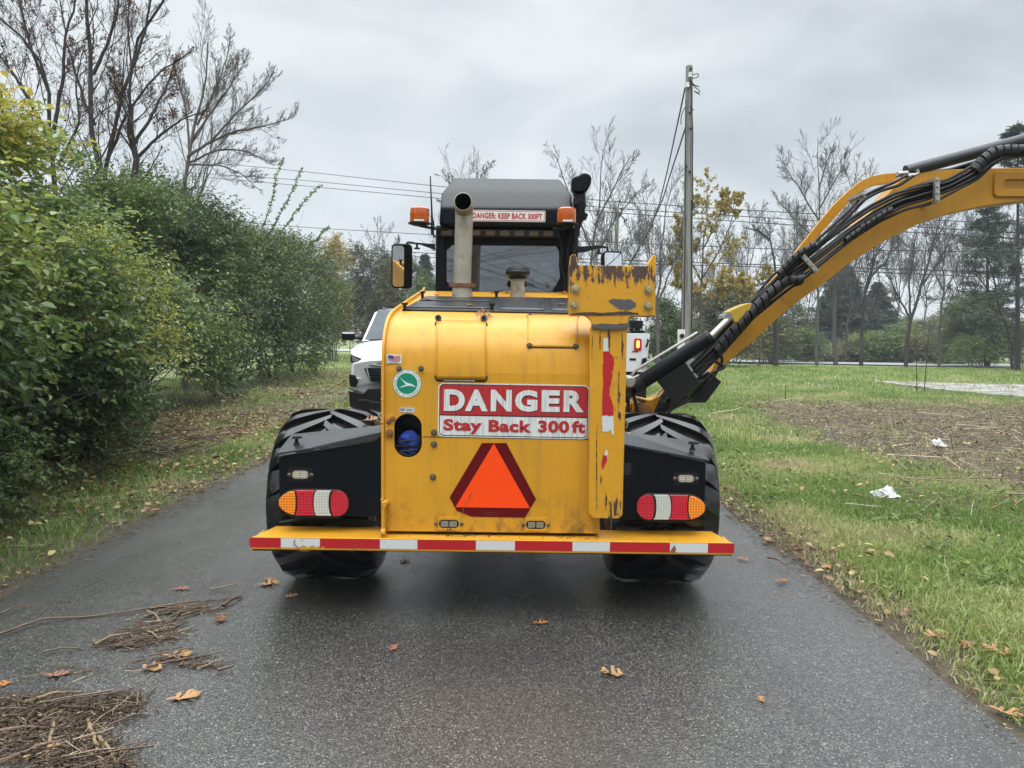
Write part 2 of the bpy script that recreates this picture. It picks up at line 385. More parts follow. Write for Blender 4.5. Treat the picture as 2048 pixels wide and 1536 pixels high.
def lens(name, col, dark, sc=62):
    m, n, p, o = newmat(name); c = n.coord(); xx, yy, zz = n.xyz(c); v = n.math('MULTIPLY', n.math('SINE', n.math('MULTIPLY', xx, sc * 3.6)), n.math('SINE', n.math('MULTIPLY', zz, sc * 3.6))); v = n.math('ABSOLUTE', v); x = n.step(v, .25, .8)
    n.put(p.inputs['Base Color'], n.mix(x, col, dark)); p.inputs['Roughness'].default_value = .14; p.inputs['Coat Weight'].default_value = .5
    n.put(p.inputs['Normal'], n.bump(v, .25, .004)); return m
M['lens_red'] = lens('red_lens', (.62, .012, .03), (.30, .006, .014)); M['lens_white'] = lens('clear_lens', (.58, .58, .52), (.42, .42, .37))
M['lens_amber'] = lens('amber_lens', (1.0, .30, .015), (.55, .14, .008)); M['strobe'] = lens('strobe_lens', (.62, .56, .40), (.16, .14, .10), 90)
M['beacon'] = mat('amber_beacon_dome', (.55, .105, .010), .15, var=.25, vsc=30, coat=.8)
def glass(name, tint=(.5, .56, .58), fac=.5, rough=.02, spec=.35):
    m, n, p, o = newmat(name); n.n.remove(p)
    t = n.new('ShaderNodeBsdfTransparent'); t.inputs[0].default_value = (*tint, 1); g = n.new('ShaderNodeBsdfGlossy'); g.inputs['Roughness'].default_value = rough
    g.inputs[0].default_value = (.9, .95, 1, 1); fr = n.new('ShaderNodeFresnel'); fr.inputs[0].default_value = 1.6
    d = n.new('ShaderNodeBsdfDiffuse'); d.inputs[0].default_value = (.25, .27, .27, 1); dm = n.new('ShaderNodeMixShader')
    n.put(dm.inputs[0], n.math('MULTIPLY', n.step(n.noise(n.coord(), 3, 5), .35, .75), .10)); n.l.new(t.outputs[0], dm.inputs[1]); n.l.new(d.outputs[0], dm.inputs[2])
    x = n.new('ShaderNodeMixShader'); n.put(x.inputs[0], n.math('ADD', fac, fr.outputs[0], clamp=True)); n.l.new(dm.outputs[0], x.inputs[1]); n.l.new(g.outputs[0], x.inputs[2])
    n.l.new(x.outputs[0], o.inputs[0]); return m
M['glass'] = glass('cab_glass', (.42, .46, .48), .10); M['car_glass'] = glass('car_glass', (.03, .035, .04), .02)
M['mirror'] = mat('mirror_glass', (.75, .78, .8), .02, metal=1, var=0); M['mirror'].node_tree.nodes
def emit(name, col, st):
    m, n, p, o = newmat(name); p.inputs['Base Color'].default_value = (*col, 1); p.inputs['Emission Color'].default_value = (*col, 1); p.inputs['Emission Strength'].default_value = st; return m
M['lamp_on'] = emit('lit_amber_lamp', (1, .42, .06), 2.2)

# ground materials
def m_asphalt():
    m, n, p, o = newmat('wet_asphalt'); c = n.coord()
    v = n.voro(c, 185, 'Color'); vd = n.voro(c, 185); vs = n.xyz(v)[0]
    k = n.mix(n.step(vs, .30, .95), (.008, .008, .0085), n.mix(n.noise(c, 1.3, 4, .65), (.048, .045, .040), (.145, .136, .12)))
    k = n.mix(n.math('GREATER_THAN', n.xyz(v)[1], n.math('ADD', .955, n.math('MULTIPLY', n.noise(c, 2.2, 3), .03))), k, (.26, .235, .19))
    big = n.noise(c, .55, 4, .6); k = n.mix(n.math('MULTIPLY', n.step(big, .4, .65), .6), k, n.mix(.5, k, (.030, .027, .022)))
    k = n.mix(n.math('MULTIPLY', n.step(n.noise(n.map(c, (1, .35, 1)), 5, 6, .7), .60, .75), .45), k, (.045, .035, .025))
    n.put(p.inputs['Base Color'], k)
    wet = n.noise(n.map(c, (1, .45, 1)), 1.1, 5, .6)
    n.put(p.inputs['Roughness'], n.math('ADD', n.math('ADD', .32, n.math('MULTIPLY', wet, .22)), n.math('MULTIPLY', vs, .08)))
    p.inputs['Specular IOR Level'].default_value = .5
    h = n.math('ADD', n.math('MULTIPLY', n.math('SUBTRACT', 1, vd), .6), n.math('ADD', n.math('MULTIPLY', vs, .5), n.math('MULTIPLY', n.noise(c, 260, 3), .35)))
    n.put(p.inputs['Normal'], n.bump(h, .7, .005))
    n.put(p.inputs['Coat Weight'], n.math('ADD', .65, n.math('MULTIPLY', n.step(wet, .34, .56), .35))); n.put(p.inputs['Coat Roughness'], n.math('ADD', .18, n.math('MULTIPLY', n.step(n.noise(n.map(c, (1, .4, 1)), 1.6, 5, .6), .3, .7), .18))); p.inputs['Coat IOR'].default_value = 1.6
    n.put(p.inputs['Coat Normal'], n.bump(n.math('ADD', n.noise(c, 60, 3), n.math('MULTIPLY', vs, 1.5)), .6, .0045)); return m
def m_ground():
    m, n, p, o = newmat('turf_and_soil'); c = n.coord(); x, y, z = n.xyz(c)
    a = n.noise(c, .8, 5, .6); b = n.noise(c, 9, 5, .7); f = n.noise(c, 60, 4, .7)
    grass = n.mix(b, (.07, .10, .028), (.17, .19, .065)); soil = n.mix(f, (.030, .022, .015), (.13, .10, .065))
    k = n.mix(n.step(n.math('ADD', n.math('MULTIPLY', a, .6), n.math('MULTIPLY', b, .4)), .46, .56), grass, soil)
    att = n.new('ShaderNodeAttribute'); att.attribute_name = 'soil'
    k = n.mix(att.outputs['Fac'], k, n.mix(n.step(f, .3, .7), soil, n.mix(b, (.15, .115, .075), (.07, .05, .034))))
    far = n.step(y, 14, 40); gn = n.mix(n.noise(c, .35, 5, .65), (.13, .19, .045), (.22, .26, .09)); k = n.mix(far, k, n.mix(att.outputs['Fac'], gn, soil))
    n.put(p.inputs['Base Color'], k); p.inputs['Roughness'].default_value = .75
    n.put(p.inputs['Normal'], n.bump(n.math('ADD', b, f), .8, .04)); return m
M['asphalt'] = m_asphalt(); M['ground'] = m_ground()
M['road'] = mat('pale_road', (.34, .34, .34), .5, var=.12, vsc=1.2, bump=.1, bsc=80)
M['concrete'] = mat('weathered_concrete', (.30, .29, .26), .7, var=.3, vsc=2.5, dirt=(.11, .09, .065), dsc=1.6, dth=(.45, .62), bump=.3, bsc=30)
def m_leaf(name, stops, trans=.25, rough=.42, under=.0):
    m, n, p, o = newmat(name); att = n.new('ShaderNodeAttribute'); att.attribute_name = 'tint'
    k = n.ramp(att.outputs['Fac'], stops); k = n.mix(n.math('MULTIPLY', n.noise(n.coord(), 22, 3), .5), k, n.mix(.5, k, (.04, .045, .012)))
    n.put(p.inputs['Base Color'], k); p.inputs['Roughness'].default_value = rough; p.inputs['Specular IOR Level'].default_value = .42
    t = n.new('ShaderNodeBsdfTranslucent'); n.put(t.inputs[0], k); x = n.new('ShaderNodeMixShader'); x.inputs[0].default_value = trans
    n.l.new(p.outputs[0], x.inputs[1]); n.l.new(t.outputs[0], x.inputs[2]); n.l.new(x.outputs[0], o.inputs[0]); return m
M['leaf_near'] = m_leaf('honeysuckle_leaves', [(0, (.05, .10, .035)), (.35, (.16, .24, .06)), (.6, (.30, .36, .075)), (.82, (.50, .49, .10)), (1, (.58, .42, .07))], .4, .33)
M['leaf_dark'] = m_leaf('dark_shrub_leaves', [(0, (.04, .078, .03)), (.45, (.13, .20, .06)), (.85, (.28, .36, .09)), (1, (.52, .46, .09))], .38, .36)
M['leaf_olive'] = m_leaf('olive_brush_leaves', [(0, (.06, .065, .035)), (.5, (.14, .15, .06)), (.85, (.26, .26, .09)), (1, (.42, .27, .09))], .25, .5)
M['leaf_green'] = m_leaf('light_shrub_leaves', [(0, (.07, .11, .035)), (.5, (.17, .25, .06)), (.85, (.31, .37, .09)), (1, (.46, .40, .10))], .3, .5)
M['leaf_gold'] = m_leaf('golden_leaves', [(0, (.26, .21, .05)), (.5, (.50, .38, .08)), (.85, (.62, .46, .12)), (1, (.48, .25, .07))], .35, .5)
M['leaf_red'] = m_leaf('withered_red_leaves', [(0, (.05, .022, .015)), (.6, (.14, .045, .022)), (1, (.24, .11, .04))], .2, .6)
M['needles'] = m_leaf('conifer_needles', [(0, (.04, .06, .05)), (.5, (.085, .12, .095)), (1, (.17, .20, .14))], .1, .6)
M['blade'] = m_leaf('grass_blades', [(0, (.10, .18, .035)), (.38, (.23, .34, .075)), (.62, (.40, .45, .15)), (.8, (.62, .56, .32)), (1, (.45, .34, .20))], .4, .42)
M['straw'] = m_leaf('dry_stalks', [(0, (.05, .032, .022)), (.45, (.16, .11, .07)), (.75, (.40, .31, .20)), (1, (.70, .60, .42))], .05, .6)
M['mulch'] = m_leaf('wet_shredded_wood', [(0, (.028, .016, .011)), (.5, (.085, .048, .032)), (.82, (.20, .13, .08)), (1, (.55, .43, .28))], .05, .36)
M['litter'] = m_leaf('fallen_leaf_litter', [(0, (.06, .032, .018)), (.4, (.22, .12, .055)), (.7, (.42, .29, .14)), (.9, (.55, .46, .16)), (1, (.36, .12, .035))], .15, .5)
M['oak'] = m_leaf('fallen_oak_leaf', [(0, (.20, .07, .025)), (.4, (.40, .17, .05)), (.75, (.50, .29, .13)), (1, (.34, .14, .09))], .15, .45)
M['bark_dark'] = mat('dark_wet_bark', (.040, .033, .028), .8, var=.5, vsc=12, bump=.5, bsc=30)
M['bark_grey'] = mat('grey_bark', (.085, .075, .066), .85, var=.4, vsc=9, bump=.5, bsc=25)
M['bark_pale'] = mat('pale_twigs', (.13, .115, .10), .85, var=.3, vsc=5)

# ------------------------------------------------------------------ ground, path, road
PL, PRX = -2.86, 1.95
def edge_l(y): return PL + .10 * (vnoise(np.stack([y, y * 0], -1), .9, 3) - .5) + .10 * (vnoise(np.stack([y, y * 0], -1), 4.0, 4) - .5) - .004 * y
def edge_r(y): return PRX + .16 * (vnoise(np.stack([y, y * 0], -1), .7, 5) - .5) + .10 * (vnoise(np.stack([y, y * 0], -1), 3.4, 6) - .5)
def soil_np(x, y):
    p = np.stack([x, y], -1); e = np.maximum(x - edge_r(y), edge_l(y) - x)
    s = 1 - np.clip((e - .02) / .30, 0, 1) * 1.0 + .8 * (vnoise(p, 5, 9) - .45)               # bare strip along the path
    # mown-off brush patch on the right
    cx = 3.7 + .10 * (y - 7); m = np.clip((x - cx + 1.0 * (vnoise(p, .6, 12) - .5) * 2) / .9, 0, 1) * np.clip((y - 5.4) / 1.0, 0, 1) * np.clip((19.5 - y) / 3.5, 0, 1)
    m = m * np.clip(.30 + 1.6 * vnoise(p, .7, 21), 0, 1)
    lft = .8 * np.clip((PL - .9 - x) / .8, 0, 1) * np.where(x < 0, 1, 0) * np.clip((x + 7.5 + .1 * y) / 1.5, 0, 1) * np.clip((36 - y) / 8, 0, 1) * np.clip(.25 + 1.1 * vnoise(p, .7, 31), 0, 1)
    trk = np.exp(-((x + 3.9 + .02 * y) / .5) ** 2) * np.clip((y - 8) / 3, 0, 1) * np.clip((30 - y) / 6, 0, 1)
    return np.clip(np.maximum(np.maximum(s, m), np.maximum(lft, trk * .9)), 0, 1)
def hgt(x, y):
    x = np.asarray(x, float); y = np.asarray(y, float); p = np.stack([x, y], -1)
    e = np.maximum(x - edge_r(y), edge_l(y) - x); t = np.clip((e + .05) / .5, 0, 1); t = t * t * (3 - 2 * t)
    near = np.clip((45 - y) / 15, 0, 1)
    return -.02 + t * (.045 + near * (.05 * (vnoise(p, .8, 7) - .3) + .02 * (vnoise(p, 4, 8) - .5)))
def grid(xs, ys):
    X, Y = np.meshgrid(xs, ys); nx = len(xs); i = (np.arange(len(ys) - 1)[:, None] * nx + np.arange(nx - 1)[None]).ravel()
    return X.ravel(), Y.ravel(), np.stack([i, i + 1, i + nx + 1, i + nx], 1)
xs = np.unique(np.concatenate([[-2000, -900, -400, -200, -120, -80, -55], np.arange(-40, -8, 1.5), np.arange(-8, -1.9, .1), [-1.5, 0, 1.2], np.arange(1.6, 6, .1), np.arange(6, 14, .35), np.arange(14, 40, 1.5), [55, 80, 120, 200, 400, 900, 2000]]))
ys = np.unique(np.concatenate([[-300, -120, -60, -30, -15, -8, -4], np.arange(-2, 12, .1), np.arange(12, 24, .3), np.arange(24, 60, 1.2), [65, 72, 80, 95, 120, 160, 250, 500, 1000, 2500]]))
gx, gy, gf = grid(xs, ys)
tag(npmesh('ground', np.stack([gx, gy, hgt(gx, gy)], 1), [gf], M['ground'], {'soil': soil_np(gx, gy)}, smooth=True), kind='structure')
py = np.concatenate([np.arange(-6, 14, .08), np.arange(14, 60, .6)]); pu = np.linspace(0, 1, 9)
PX = (edge_l(py)[:, None] * (1 - pu) + edge_r(py)[:, None] * pu); PY = np.repeat(py[:, None], 9, 1); i = (np.arange(len(py) - 1)[:, None] * 9 + np.arange(8)[None]).ravel()
tag(npmesh('path', np.stack([PX, PY, np.where((pu == 0) | (pu == 1), -.018, 0.0) + PX * 0], -1).reshape(-1, 3), [np.stack([i, i + 1, i + 10, i + 9], 1)], M['asphalt'], smooth=True), kind='structure')
# the public road crossing behind
rc = [(-70, 118), (-20, 86), (-4, 71), (16, 57.5), (34, 51.5), (60, 47), (110, 42)]
rp = resample([(a, b, 0) for a, b in rc], 60); tn = unit(np.gradient(rp, axis=0)); nr = np.stack([-tn[:, 1], tn[:, 0], tn[:, 2]], 1)
def ribbon(name, o0, o1, z, m):
    v = np.concatenate([rp + nr * o0 + [0, 0, z], rp + nr * o1 + [0, 0, z]]); k = np.arange(59); f = np.stack([k, k + 1, k + 61, k + 60], 1)
    return npmesh(name, v, [f], m)
tag(ribbon('road', -4.2, 4.2, .10, M['road']), kind='structure')
tag(ribbon('road_edge_line', 3.7, 3.85, .105, M['label_white']), kind='structure'); tag(ribbon('road_edge_line', -3.85, -3.7, .105, M['label_white']), kind='structure')
# old concrete slab in the grass on the right
A = [gp(1748, 769), gp(1960, 774), gp(2140, 779), gp(2140, 809), gp(1985, 797), gp(1880, 786)]
mb = MB(); vs = [(p.x, p.y, z) for z in (-.02, .13) for p in A]; n_ = len(A)
mb.add(vs, [tuple(range(n_))[::-1], tuple(range(n_, 2 * n_))] + [(i, (i + 1) % n_, n_ + (i + 1) % n_, n_ + i) for i in range(n_)])
tag(mb.build('concrete_slab', M['concrete'], smooth=False, bevel=.02), 'low weathered concrete slab lying in the mown grass at the right', 'slab')

# ------------------------------------------------------------------ grass, litter, stalks (nobody could count them)
def scatter(n, x0f, x1f, y0, y1, dens=None):
    y = np.sqrt(rng.random(n) * (y1 ** 2 - y0 ** 2) + y0 ** 2); a, b = x0f(y), x1f(y); x = a + (b - a) * rng.random(n); return x, y
def blades(x, y, L, wd, lean, tint, mb_=None):
    n = len(x); z = hgt(x, y); P = np.stack([x, y, z - .004], 1); a = rng.random(n) * 2 * np.pi; d = np.stack([np.cos(a), np.sin(a), np.zeros(n)], 1)
    f = rng.random(n) * 2 * np.pi; s = np.stack([np.cos(f), np.sin(f), np.zeros(n)], 1) * wd[:, None] * .5
    m1 = P + np.array([0, 0, 1.]) * (L * .55)[:, None] + d * (L * lean * .35)[:, None]; t = P + np.array([0, 0, 1.]) * (L * (1 - lean * .45))[:, None] + d * (L * lean)[:, None]
    v = np.stack([P - s, P + s, m1 + s * .8, m1 - s * .8, t], 1).reshape(-1, 3); b = (np.arange(n) * 5)[:, None]
    return v, b + [0, 1, 2, 3], b + [3, 2, 4], np.repeat(tint, 5)
V, Q, T3, TT = [], [], [], []; off = 0
def add_blades(x, y, L, wd, lean, tint):
    global off
    v, q, t, tt = blades(x, y, L, wd, lean, tint); V.append(v); Q.append(q + off); T3.append(t + off); TT.append(tt); off += len(v)
def grass_zone(n, xa, xb, y0, y1, Lm, wm, thin=.85):
    x, y = scatter(n, xa, xb, y0, y1); s = soil_np(x, y); keep = rng.random(n) > s * thin; x, y, s = x[keep], y[keep], s[keep]; n = len(x)
    p = np.stack([x, y], -1); big = vnoise(p, .8, 41); tuft = vnoise(p, 5, 42)
    L = Lm * rng.uniform(.5, 1.3, n) * (.55 + .9 * tuft) * (1 - .45 * s); lean = np.clip(rng.normal(.65, .3, n), .1, 1.4)
    dry = np.clip((vnoise(p, 1.3, 43) - .52) * 3, 0, 1); tint = np.clip(rng.normal(.32, .16, n) + .55 * (big - .5) + .45 * dry + .35 * s, 0, 1)
    add_blades(x, y, L, wm * rng.uniform(.6, 1.4, n), lean, tint)
er = lambda y: edge_r(y) + .03
grass_zone(140000, er, lambda y: .76 * y + .9, 2.4, 10, .095, .0060)
grass_zone(75000, er, lambda y: .74 * y + .8, 10, 22, .13, .012)
grass_zone(42000, er, lambda y: .72 * y + 1, 22, 46, .16, .026, .6)
grass_zone(80000, lambda y: edge_l(y) - 2.4 - .05 * y, lambda y: edge_l(y) - .05, 2.5, 13, .085, .0065, .75)
grass_zone(26000, lambda y: edge_l(y) - 3.6, lambda y: edge_l(y) - .08, 13, 36, .13, .015, .6)
grass_zone(22000, lambda y: edge_l(y) - 8, lambda y: edge_l(y) - 2.2, 7, 34, .16, .016, .35)
grass_zone(9000, lambda y: -(y * .3) - 1, lambda y: -1.5 + y * 0, 36, 66, .2, .04, .5)
tag(npmesh('verge_grass', np.concatenate(V), [np.concatenate(Q), np.concatenate(T3)], M['blade'], {'tint': np.concatenate(TT)}), 'short wet green grass with dry blades on both verges', 'grass', kind='stuff')
# broad-leaved weeds low in the grass on the right
def flat_leaves(n, xa, xb, y0, y1, L, Wd, cond, up=.35, zoff=.015, tint=(0, 1)):
    x, y = scatter(n, xa, xb, y0, y1); k = cond(x, y); x, y = x[k], y[k]; n = len(x); a = rng.random(n) * 2 * np.pi
    D = np.stack([np.cos(a), np.sin(a), rng.normal(.05, up, n)], 1); Nn = np.stack([rng.normal(0, .35, n), rng.normal(0, .35, n), np.ones(n)], 1)
    P = np.stack([x, y, hgt(x, y) + zoff * rng.uniform(.3, 1.6, n)], 1); l = L * rng.uniform(.6, 1.4, n)
    v, q = leaves_np(P, D, Nn, l, l * Wd, .2); return v, q, np.repeat(rng.uniform(*tint, n), 6)
pn = lambda x, y, s, k: vnoise(np.stack([x, y], -1), s, k)
v, q, t = flat_leaves(26000, er, lambda y: .75 * y + .8, 3, 18, .05, .5, lambda x, y: (pn(x, y, 1.7, 50) > .56) & (soil_np(x, y) < .7), .5, .05, (.1, .7))
tag(npmesh('ground_weeds', v, [q], M['leaf_green'], {'tint': t}), 'low broad-leaved weeds growing through the grass on the right', 'weeds', kind='stuff')
# leaf litter on the left bank and along both edges
parts = [flat_leaves(6500, lambda y: edge_l(y) - 3.0 - .03 * y, lambda y: edge_l(y) + .02, 2.6, 14, .055, .6, lambda x, y: pn(x, y, 2.0, 60) > .35, .25, .045),
         flat_leaves(2600, lambda y: edge_l(y) - 3.6, lambda y: edge_l(y) + .1, 14, 34, .09, .6, lambda x, y: pn(x, y, 1.0, 61) > .4, .25, .07),
         flat_leaves(1500, lambda y: edge_r(y) - .04, lambda y: edge_r(y) + .5, 2.4, 14, .05, .55, lambda x, y: pn(x, y, 3.0, 62) > .42, .25, .04),
         flat_leaves(1400, er, lambda y: .75 * y + .8, 3, 20, .06, .55, lambda x, y: pn(x, y, 1.4, 63) > .5, .3, .07),
         flat_leaves(5000, lambda y: 2.9 + 0 * y, lambda y: .75 * y + 1, 5.2, 20, .05, .5, lambda x, y: rng.random(len(x)) < soil_np(x, y), .5, .05)]
o_ = 0; vv, qq, tt = [], [], []
for v, q, t in parts: vv.append(v); qq.append(q + o_); tt.append(t); o_ += len(v)
tag(npmesh('leaf_litter', np.concatenate(vv), [np.concatenate(qq)], M['litter'], {'tint': np.concatenate(tt)}), 'fallen brown and yellow leaf litter on the verges', 'leaf litter', kind='stuff')
# flattened stalks and chopped brush
def stalks(n, sampler, L, r, spread=1.0, tiltz=.06, ang=None, zb=.02, tint=(0, 1)):
    x, y = sampler(n); n = len(x); a = rng.random(n) * np.pi * 2 if ang is None else rng.normal(ang, spread, n)
    l = L * rng.uniform(.3, 1.5, n); d = np.stack([np.cos(a), np.sin(a), rng.normal(0, tiltz, n)], 1); z = hgt(x, y) if L > .15 or True else 0
    z = np.where((x > edge_l(y)) & (x < edge_r(y)), 0.0, z)
    c = np.stack([x, y, z + zb * rng.uniform(.2, 1.3, n)], 1); k = 4; s = np.linspace(-.5, .5, k)
    P = c[:, None] + d[:, None] * (s[None] * l[:, None])[..., None]; P[:, 1:-1] += rng.normal(0, .03, (n, k - 2, 3)) * l[:, None, None] * [1, 1, .3]
    P[:, :, 2] = np.maximum(P[:, :, 2], z[:, None] + .004)
    Rr = (r * rng.uniform(.5, 1.5, n))[:, None] * np.linspace(1, .6, k)[None]; v, q = tubes_np(P, Rr, 3); return v, q, np.repeat(rng.uniform(*tint, n), k * 3)
def samp_soil(n):
    x, y = scatter(n, lambda y: 2.9 + 0 * y, lambda y: .75 * y + 1, 5.2, 20); k = rng.random(n) < soil_np(x, y) * 1.2; return x[k], y[k]
def samp_bank(n):
    x, y = scatter(n, lambda y: edge_l(y) - 2.4, lambda y: edge_l(y) - .2, 4.5, 26); k = pn(x, y, .9, 70) > .5; return x[k], y[k]
def join3(parts):
    o = 0; a, b, c = [], [], []
    for v, q, t in parts: a.append(v); b.append(q + o); c.append(t); o += len(v)
    return np.concatenate(a), np.concatenate(b), np.concatenate(c)
v, q, t = join3([stalks(9000, samp_soil, .13, .0038, tiltz=.5, zb=.05, tint=(0, .95)), stalks(2600, samp_soil, .4, .0032, tiltz=.2, zb=.06), stalks(170, samp_soil, 1.1, .006, .5, .06, .15, .09, (.3, 1)), stalks(700, samp_soil, .28, .003, tiltz=1.6, zb=.10, tint=(.3, 1))])
tag(npmesh('cut_stalks', v, [q], M['straw'], {'tint': t}), 'flattened dry stalks and cut brush on the bare patch at the right', 'dry stalks', kind='stuff')
v, q, t = join3([stalks(2600, samp_bank, .22, .003, zb=.04), stalks(120, samp_bank, .8, .006, zb=.1, tiltz=.25, tint=(0, .5))])
tag(npmesh('bank_twigs', v, [q], M['straw'], {'tint': t}), 'thin dead twigs littering the bank under the hedge', 'twigs', kind='stuff')
def chips(n, f, L=.016):
    x, y = f(n); n = len(x); a = rng.random(n) * 6.28; v, q = leaves_np(np.stack([x, y, rng.uniform(.004, .02, n)], 1), np.stack([np.cos(a), np.sin(a), rng.normal(0, .3, n)], 1), np.stack([rng.normal(0, .4, n), rng.normal(0, .4, n), np.ones(n)], 1), L * rng.uniform(.5, 1.8, n), .01)
    return v, q, np.repeat(rng.uniform(0, .8, n), 6)
def blob(pts):     # (u, v, spread u, spread v, weight)
    def f(n):
        W_ = np.array([p[4] for p in pts], float); k = rng.choice(len(pts), n, p=W_ / W_.sum()); g = rng.normal(size=(n, 2)) * .92
        xy = [gp(pts[j][0] + g[i_, 0] * pts[j][2], pts[j][1] + g[i_, 1] * pts[j][3]) for i_, j in enumerate(k)]
        return np.array([p.x for p in xy]), np.array([p.y for p in xy])
    return f
pileA = blob([(100, 1435, 60, 18, 3), (140, 1495, 50, 22, 2), (30, 1475, 50, 34, 1.4), (190, 1425, 45, 9, .6), (110, 1408, 60, 8, .6), (190, 1535, 45, 20, .7), (250, 1405, 22, 10, .25)])
pileB = blob([(310, 1268, 26, 12, 2), (255, 1288, 26, 6, .8), (365, 1222, 34, 5, 1.0), (355, 1322, 36, 6, .4), (150, 1345, 60, 9, .15), (400, 1332, 22, 4, .25)])
v, q, t = join3([stalks(11000, pileA, .022, .0015, zb=.012, tint=(0, .95)), stalks(800, pileA, .07, .0020, zb=.020, tint=(0, 1)), stalks(75, pileA, .20, .0030, zb=.03, tint=(.1, .95)), chips(1500, pileA), stalks(2400, pileB, .022, .0015, zb=.009), stalks(260, pileB, .09, .0024, .8, .05, .5, .014, (.1, 1)), stalks(36, pileB, .22, .004, .5, .04, .5, .02, (.1, .8)),
               stalks(4200, lambda n: scatter(n, lambda y: edge_r(y) - .12, lambda y: edge_r(y) + .30, 2.2, 12), .03, .002, zb=.012), stalks(4200, lambda n: scatter(n, lambda y: edge_l(y) - .35, lambda y: edge_l(y) + .18, 2.6, 14), .035, .002, zb=.012),
               stalks(500, lambda n: scatter(n, lambda y: -1.9 + 0 * y, lambda y: 1.9 + 0 * y, 2.2, 5.5), .012, .0013, zb=.003, tint=(.6, 1))])
tag(npmesh('chopped_brush', v, [q], M['mulch'], {'tint': t}), 'heaps of shredded twigs and bark on the wet path at left', 'shredded brush', kind='stuff')

# ------------------------------------------------------------------ vegetation
def bush(name, label, envs, ntw, tlen, ll, lw, leafmat, tintf, base, barkmat, K=9, stems=40, gap=.36, gsc=1.1, group=None, droop=.25, cat='shrub', whips=0, inner=.25):
    """envs: (centre, radii) ellipsoids; leafy twigs set through their outer shell, carried by stems from the base"""
    wts = np.array([e[1][0] * e[1][2] + e[1][1] * e[1][2] for e in envs], float); ei = rng.choice(len(envs), ntw, p=wts / wts.sum())
    C_ = np.array([e[0] for e in envs], float)[ei]; R_ = np.array([e[1] for e in envs], float)[ei]
    d = unit(rng.normal(size=(ntw, 3))); d[:, 2] = np.where(d[:, 2] < -.55, -d[:, 2], d[:, 2])
    rad = np.where(rng.random(ntw) < inner, rng.uniform(.35, .8, ntw), rng.uniform(.78, 1.0, ntw))
    rad = rad * (.80 + .42 * vnoise(d * 1.0 + C_ * .5, 2.4, 71))
    P = C_ + d * R_ * rad[:, None]; k = (vnoise(P, gsc, 81) > gap) & (P[:, 2] > .12); P, d, R_ = P[k], d[k], R_[k]; n = len(P)
    D = unit(d * [1, 1, .6] + rng.normal(0, .45, (n, 3)) + [0, 0, .25]); L = tlen * rng.uniform(.5, 1.35, n)
    m = 6; T = np.empty((n, m, 3)); T[:, 0] = P; dd = D.copy()
    for q in range(1, m):
        dd = unit(dd + rng.normal(0, .1, (n, 3)) - [0, 0, droop * .3]); T[:, q] = T[:, q - 1] + dd * (L / (m - 1))[:, None]
    s = (np.arange(K) + .5) / K * (m - 1.001); i0 = s.astype(int); f = (s - i0)[None, :, None]
    B = T[:, i0] * (1 - f) + T[:, i0 + 1] * f; tan = unit(T[:, i0 + 1] - T[:, i0])
    sd_ = unit(np.cross(tan, [0, 0, 1.]) + 1e-6) * np.where(np.arange(K) % 2, 1, -1)[None, :, None]
    LD = unit(tan * .55 + sd_ * .8 + rng.normal(0, .3, B.shape) + [0, 0, -.25]); LN = unit(np.array([0, 0, 1.]) + rng.normal(0, .45, B.shape) + d[:, None] * .35)
    B, LD, LN = B.reshape(-1, 3), LD.reshape(-1, 3), LN.reshape(-1, 3); l = ll * rng.uniform(.55, 1.25, len(B))
    v, q = leaves_np(B, LD, LN, l, l * lw); tn = np.clip(tintf(B) + rng.normal(0, .12, len(B)), 0, 1)
    c0 = Vector(base[0]); r = thing(name, label, cat, c0, group)
    # stems
    ns = stems; si = rng.choice(n, ns); b0 = np.array([base[rng.integers(len(base))] for _ in range(ns)], float) + rng.normal(0, .15, (ns, 3)) * [1, 1, 0]
    e = P[si]; mid = b0 * .45 + e * .55 + np.stack([np.zeros(ns), np.zeros(ns), .18 * np.linalg.norm(e - b0, axis=1)], 1); tt = np.linspace(0, 1, 9)[None, :, None]
    st = b0[:, None] * (1 - tt) ** 2 + 2 * mid[:, None] * tt * (1 - tt) + e[:, None] * tt ** 2; st[:, 1:-1] += rng.normal(0, .02, (ns, 7, 3))
    srad = np.linspace(1, .22, 9)[None] * rng.uniform(.010, .024, ns)[:, None]
    c1, r1 = children(st, srad, 6, .4, 38, 6, .1, .14)
    parts = [tubes_np(st, srad, 5), tubes_np(c1, r1, 3), tubes_np(T, np.full((n, m), .0022 if ll < .1 else .004), 3)]
    link_np('stems', *join_np(parts), barkmat, r)
    npmesh('foliage', v, [q], leafmat, {'tint': np.repeat(tn, 6)}, parent=r)
    return r
def link_np(name, v, f, m, parent, smooth=True): return npmesh(name, v, [f], m, smooth=smooth, parent=parent)

def G(u, v): p = gp(u, v); return (p.x, p.y, 0)
def E(u, v, D, ru, rv, ry): p = at(u, v, D); return ((p.x, p.y, p.z), (px(ru, D), ry, px(rv, D)))

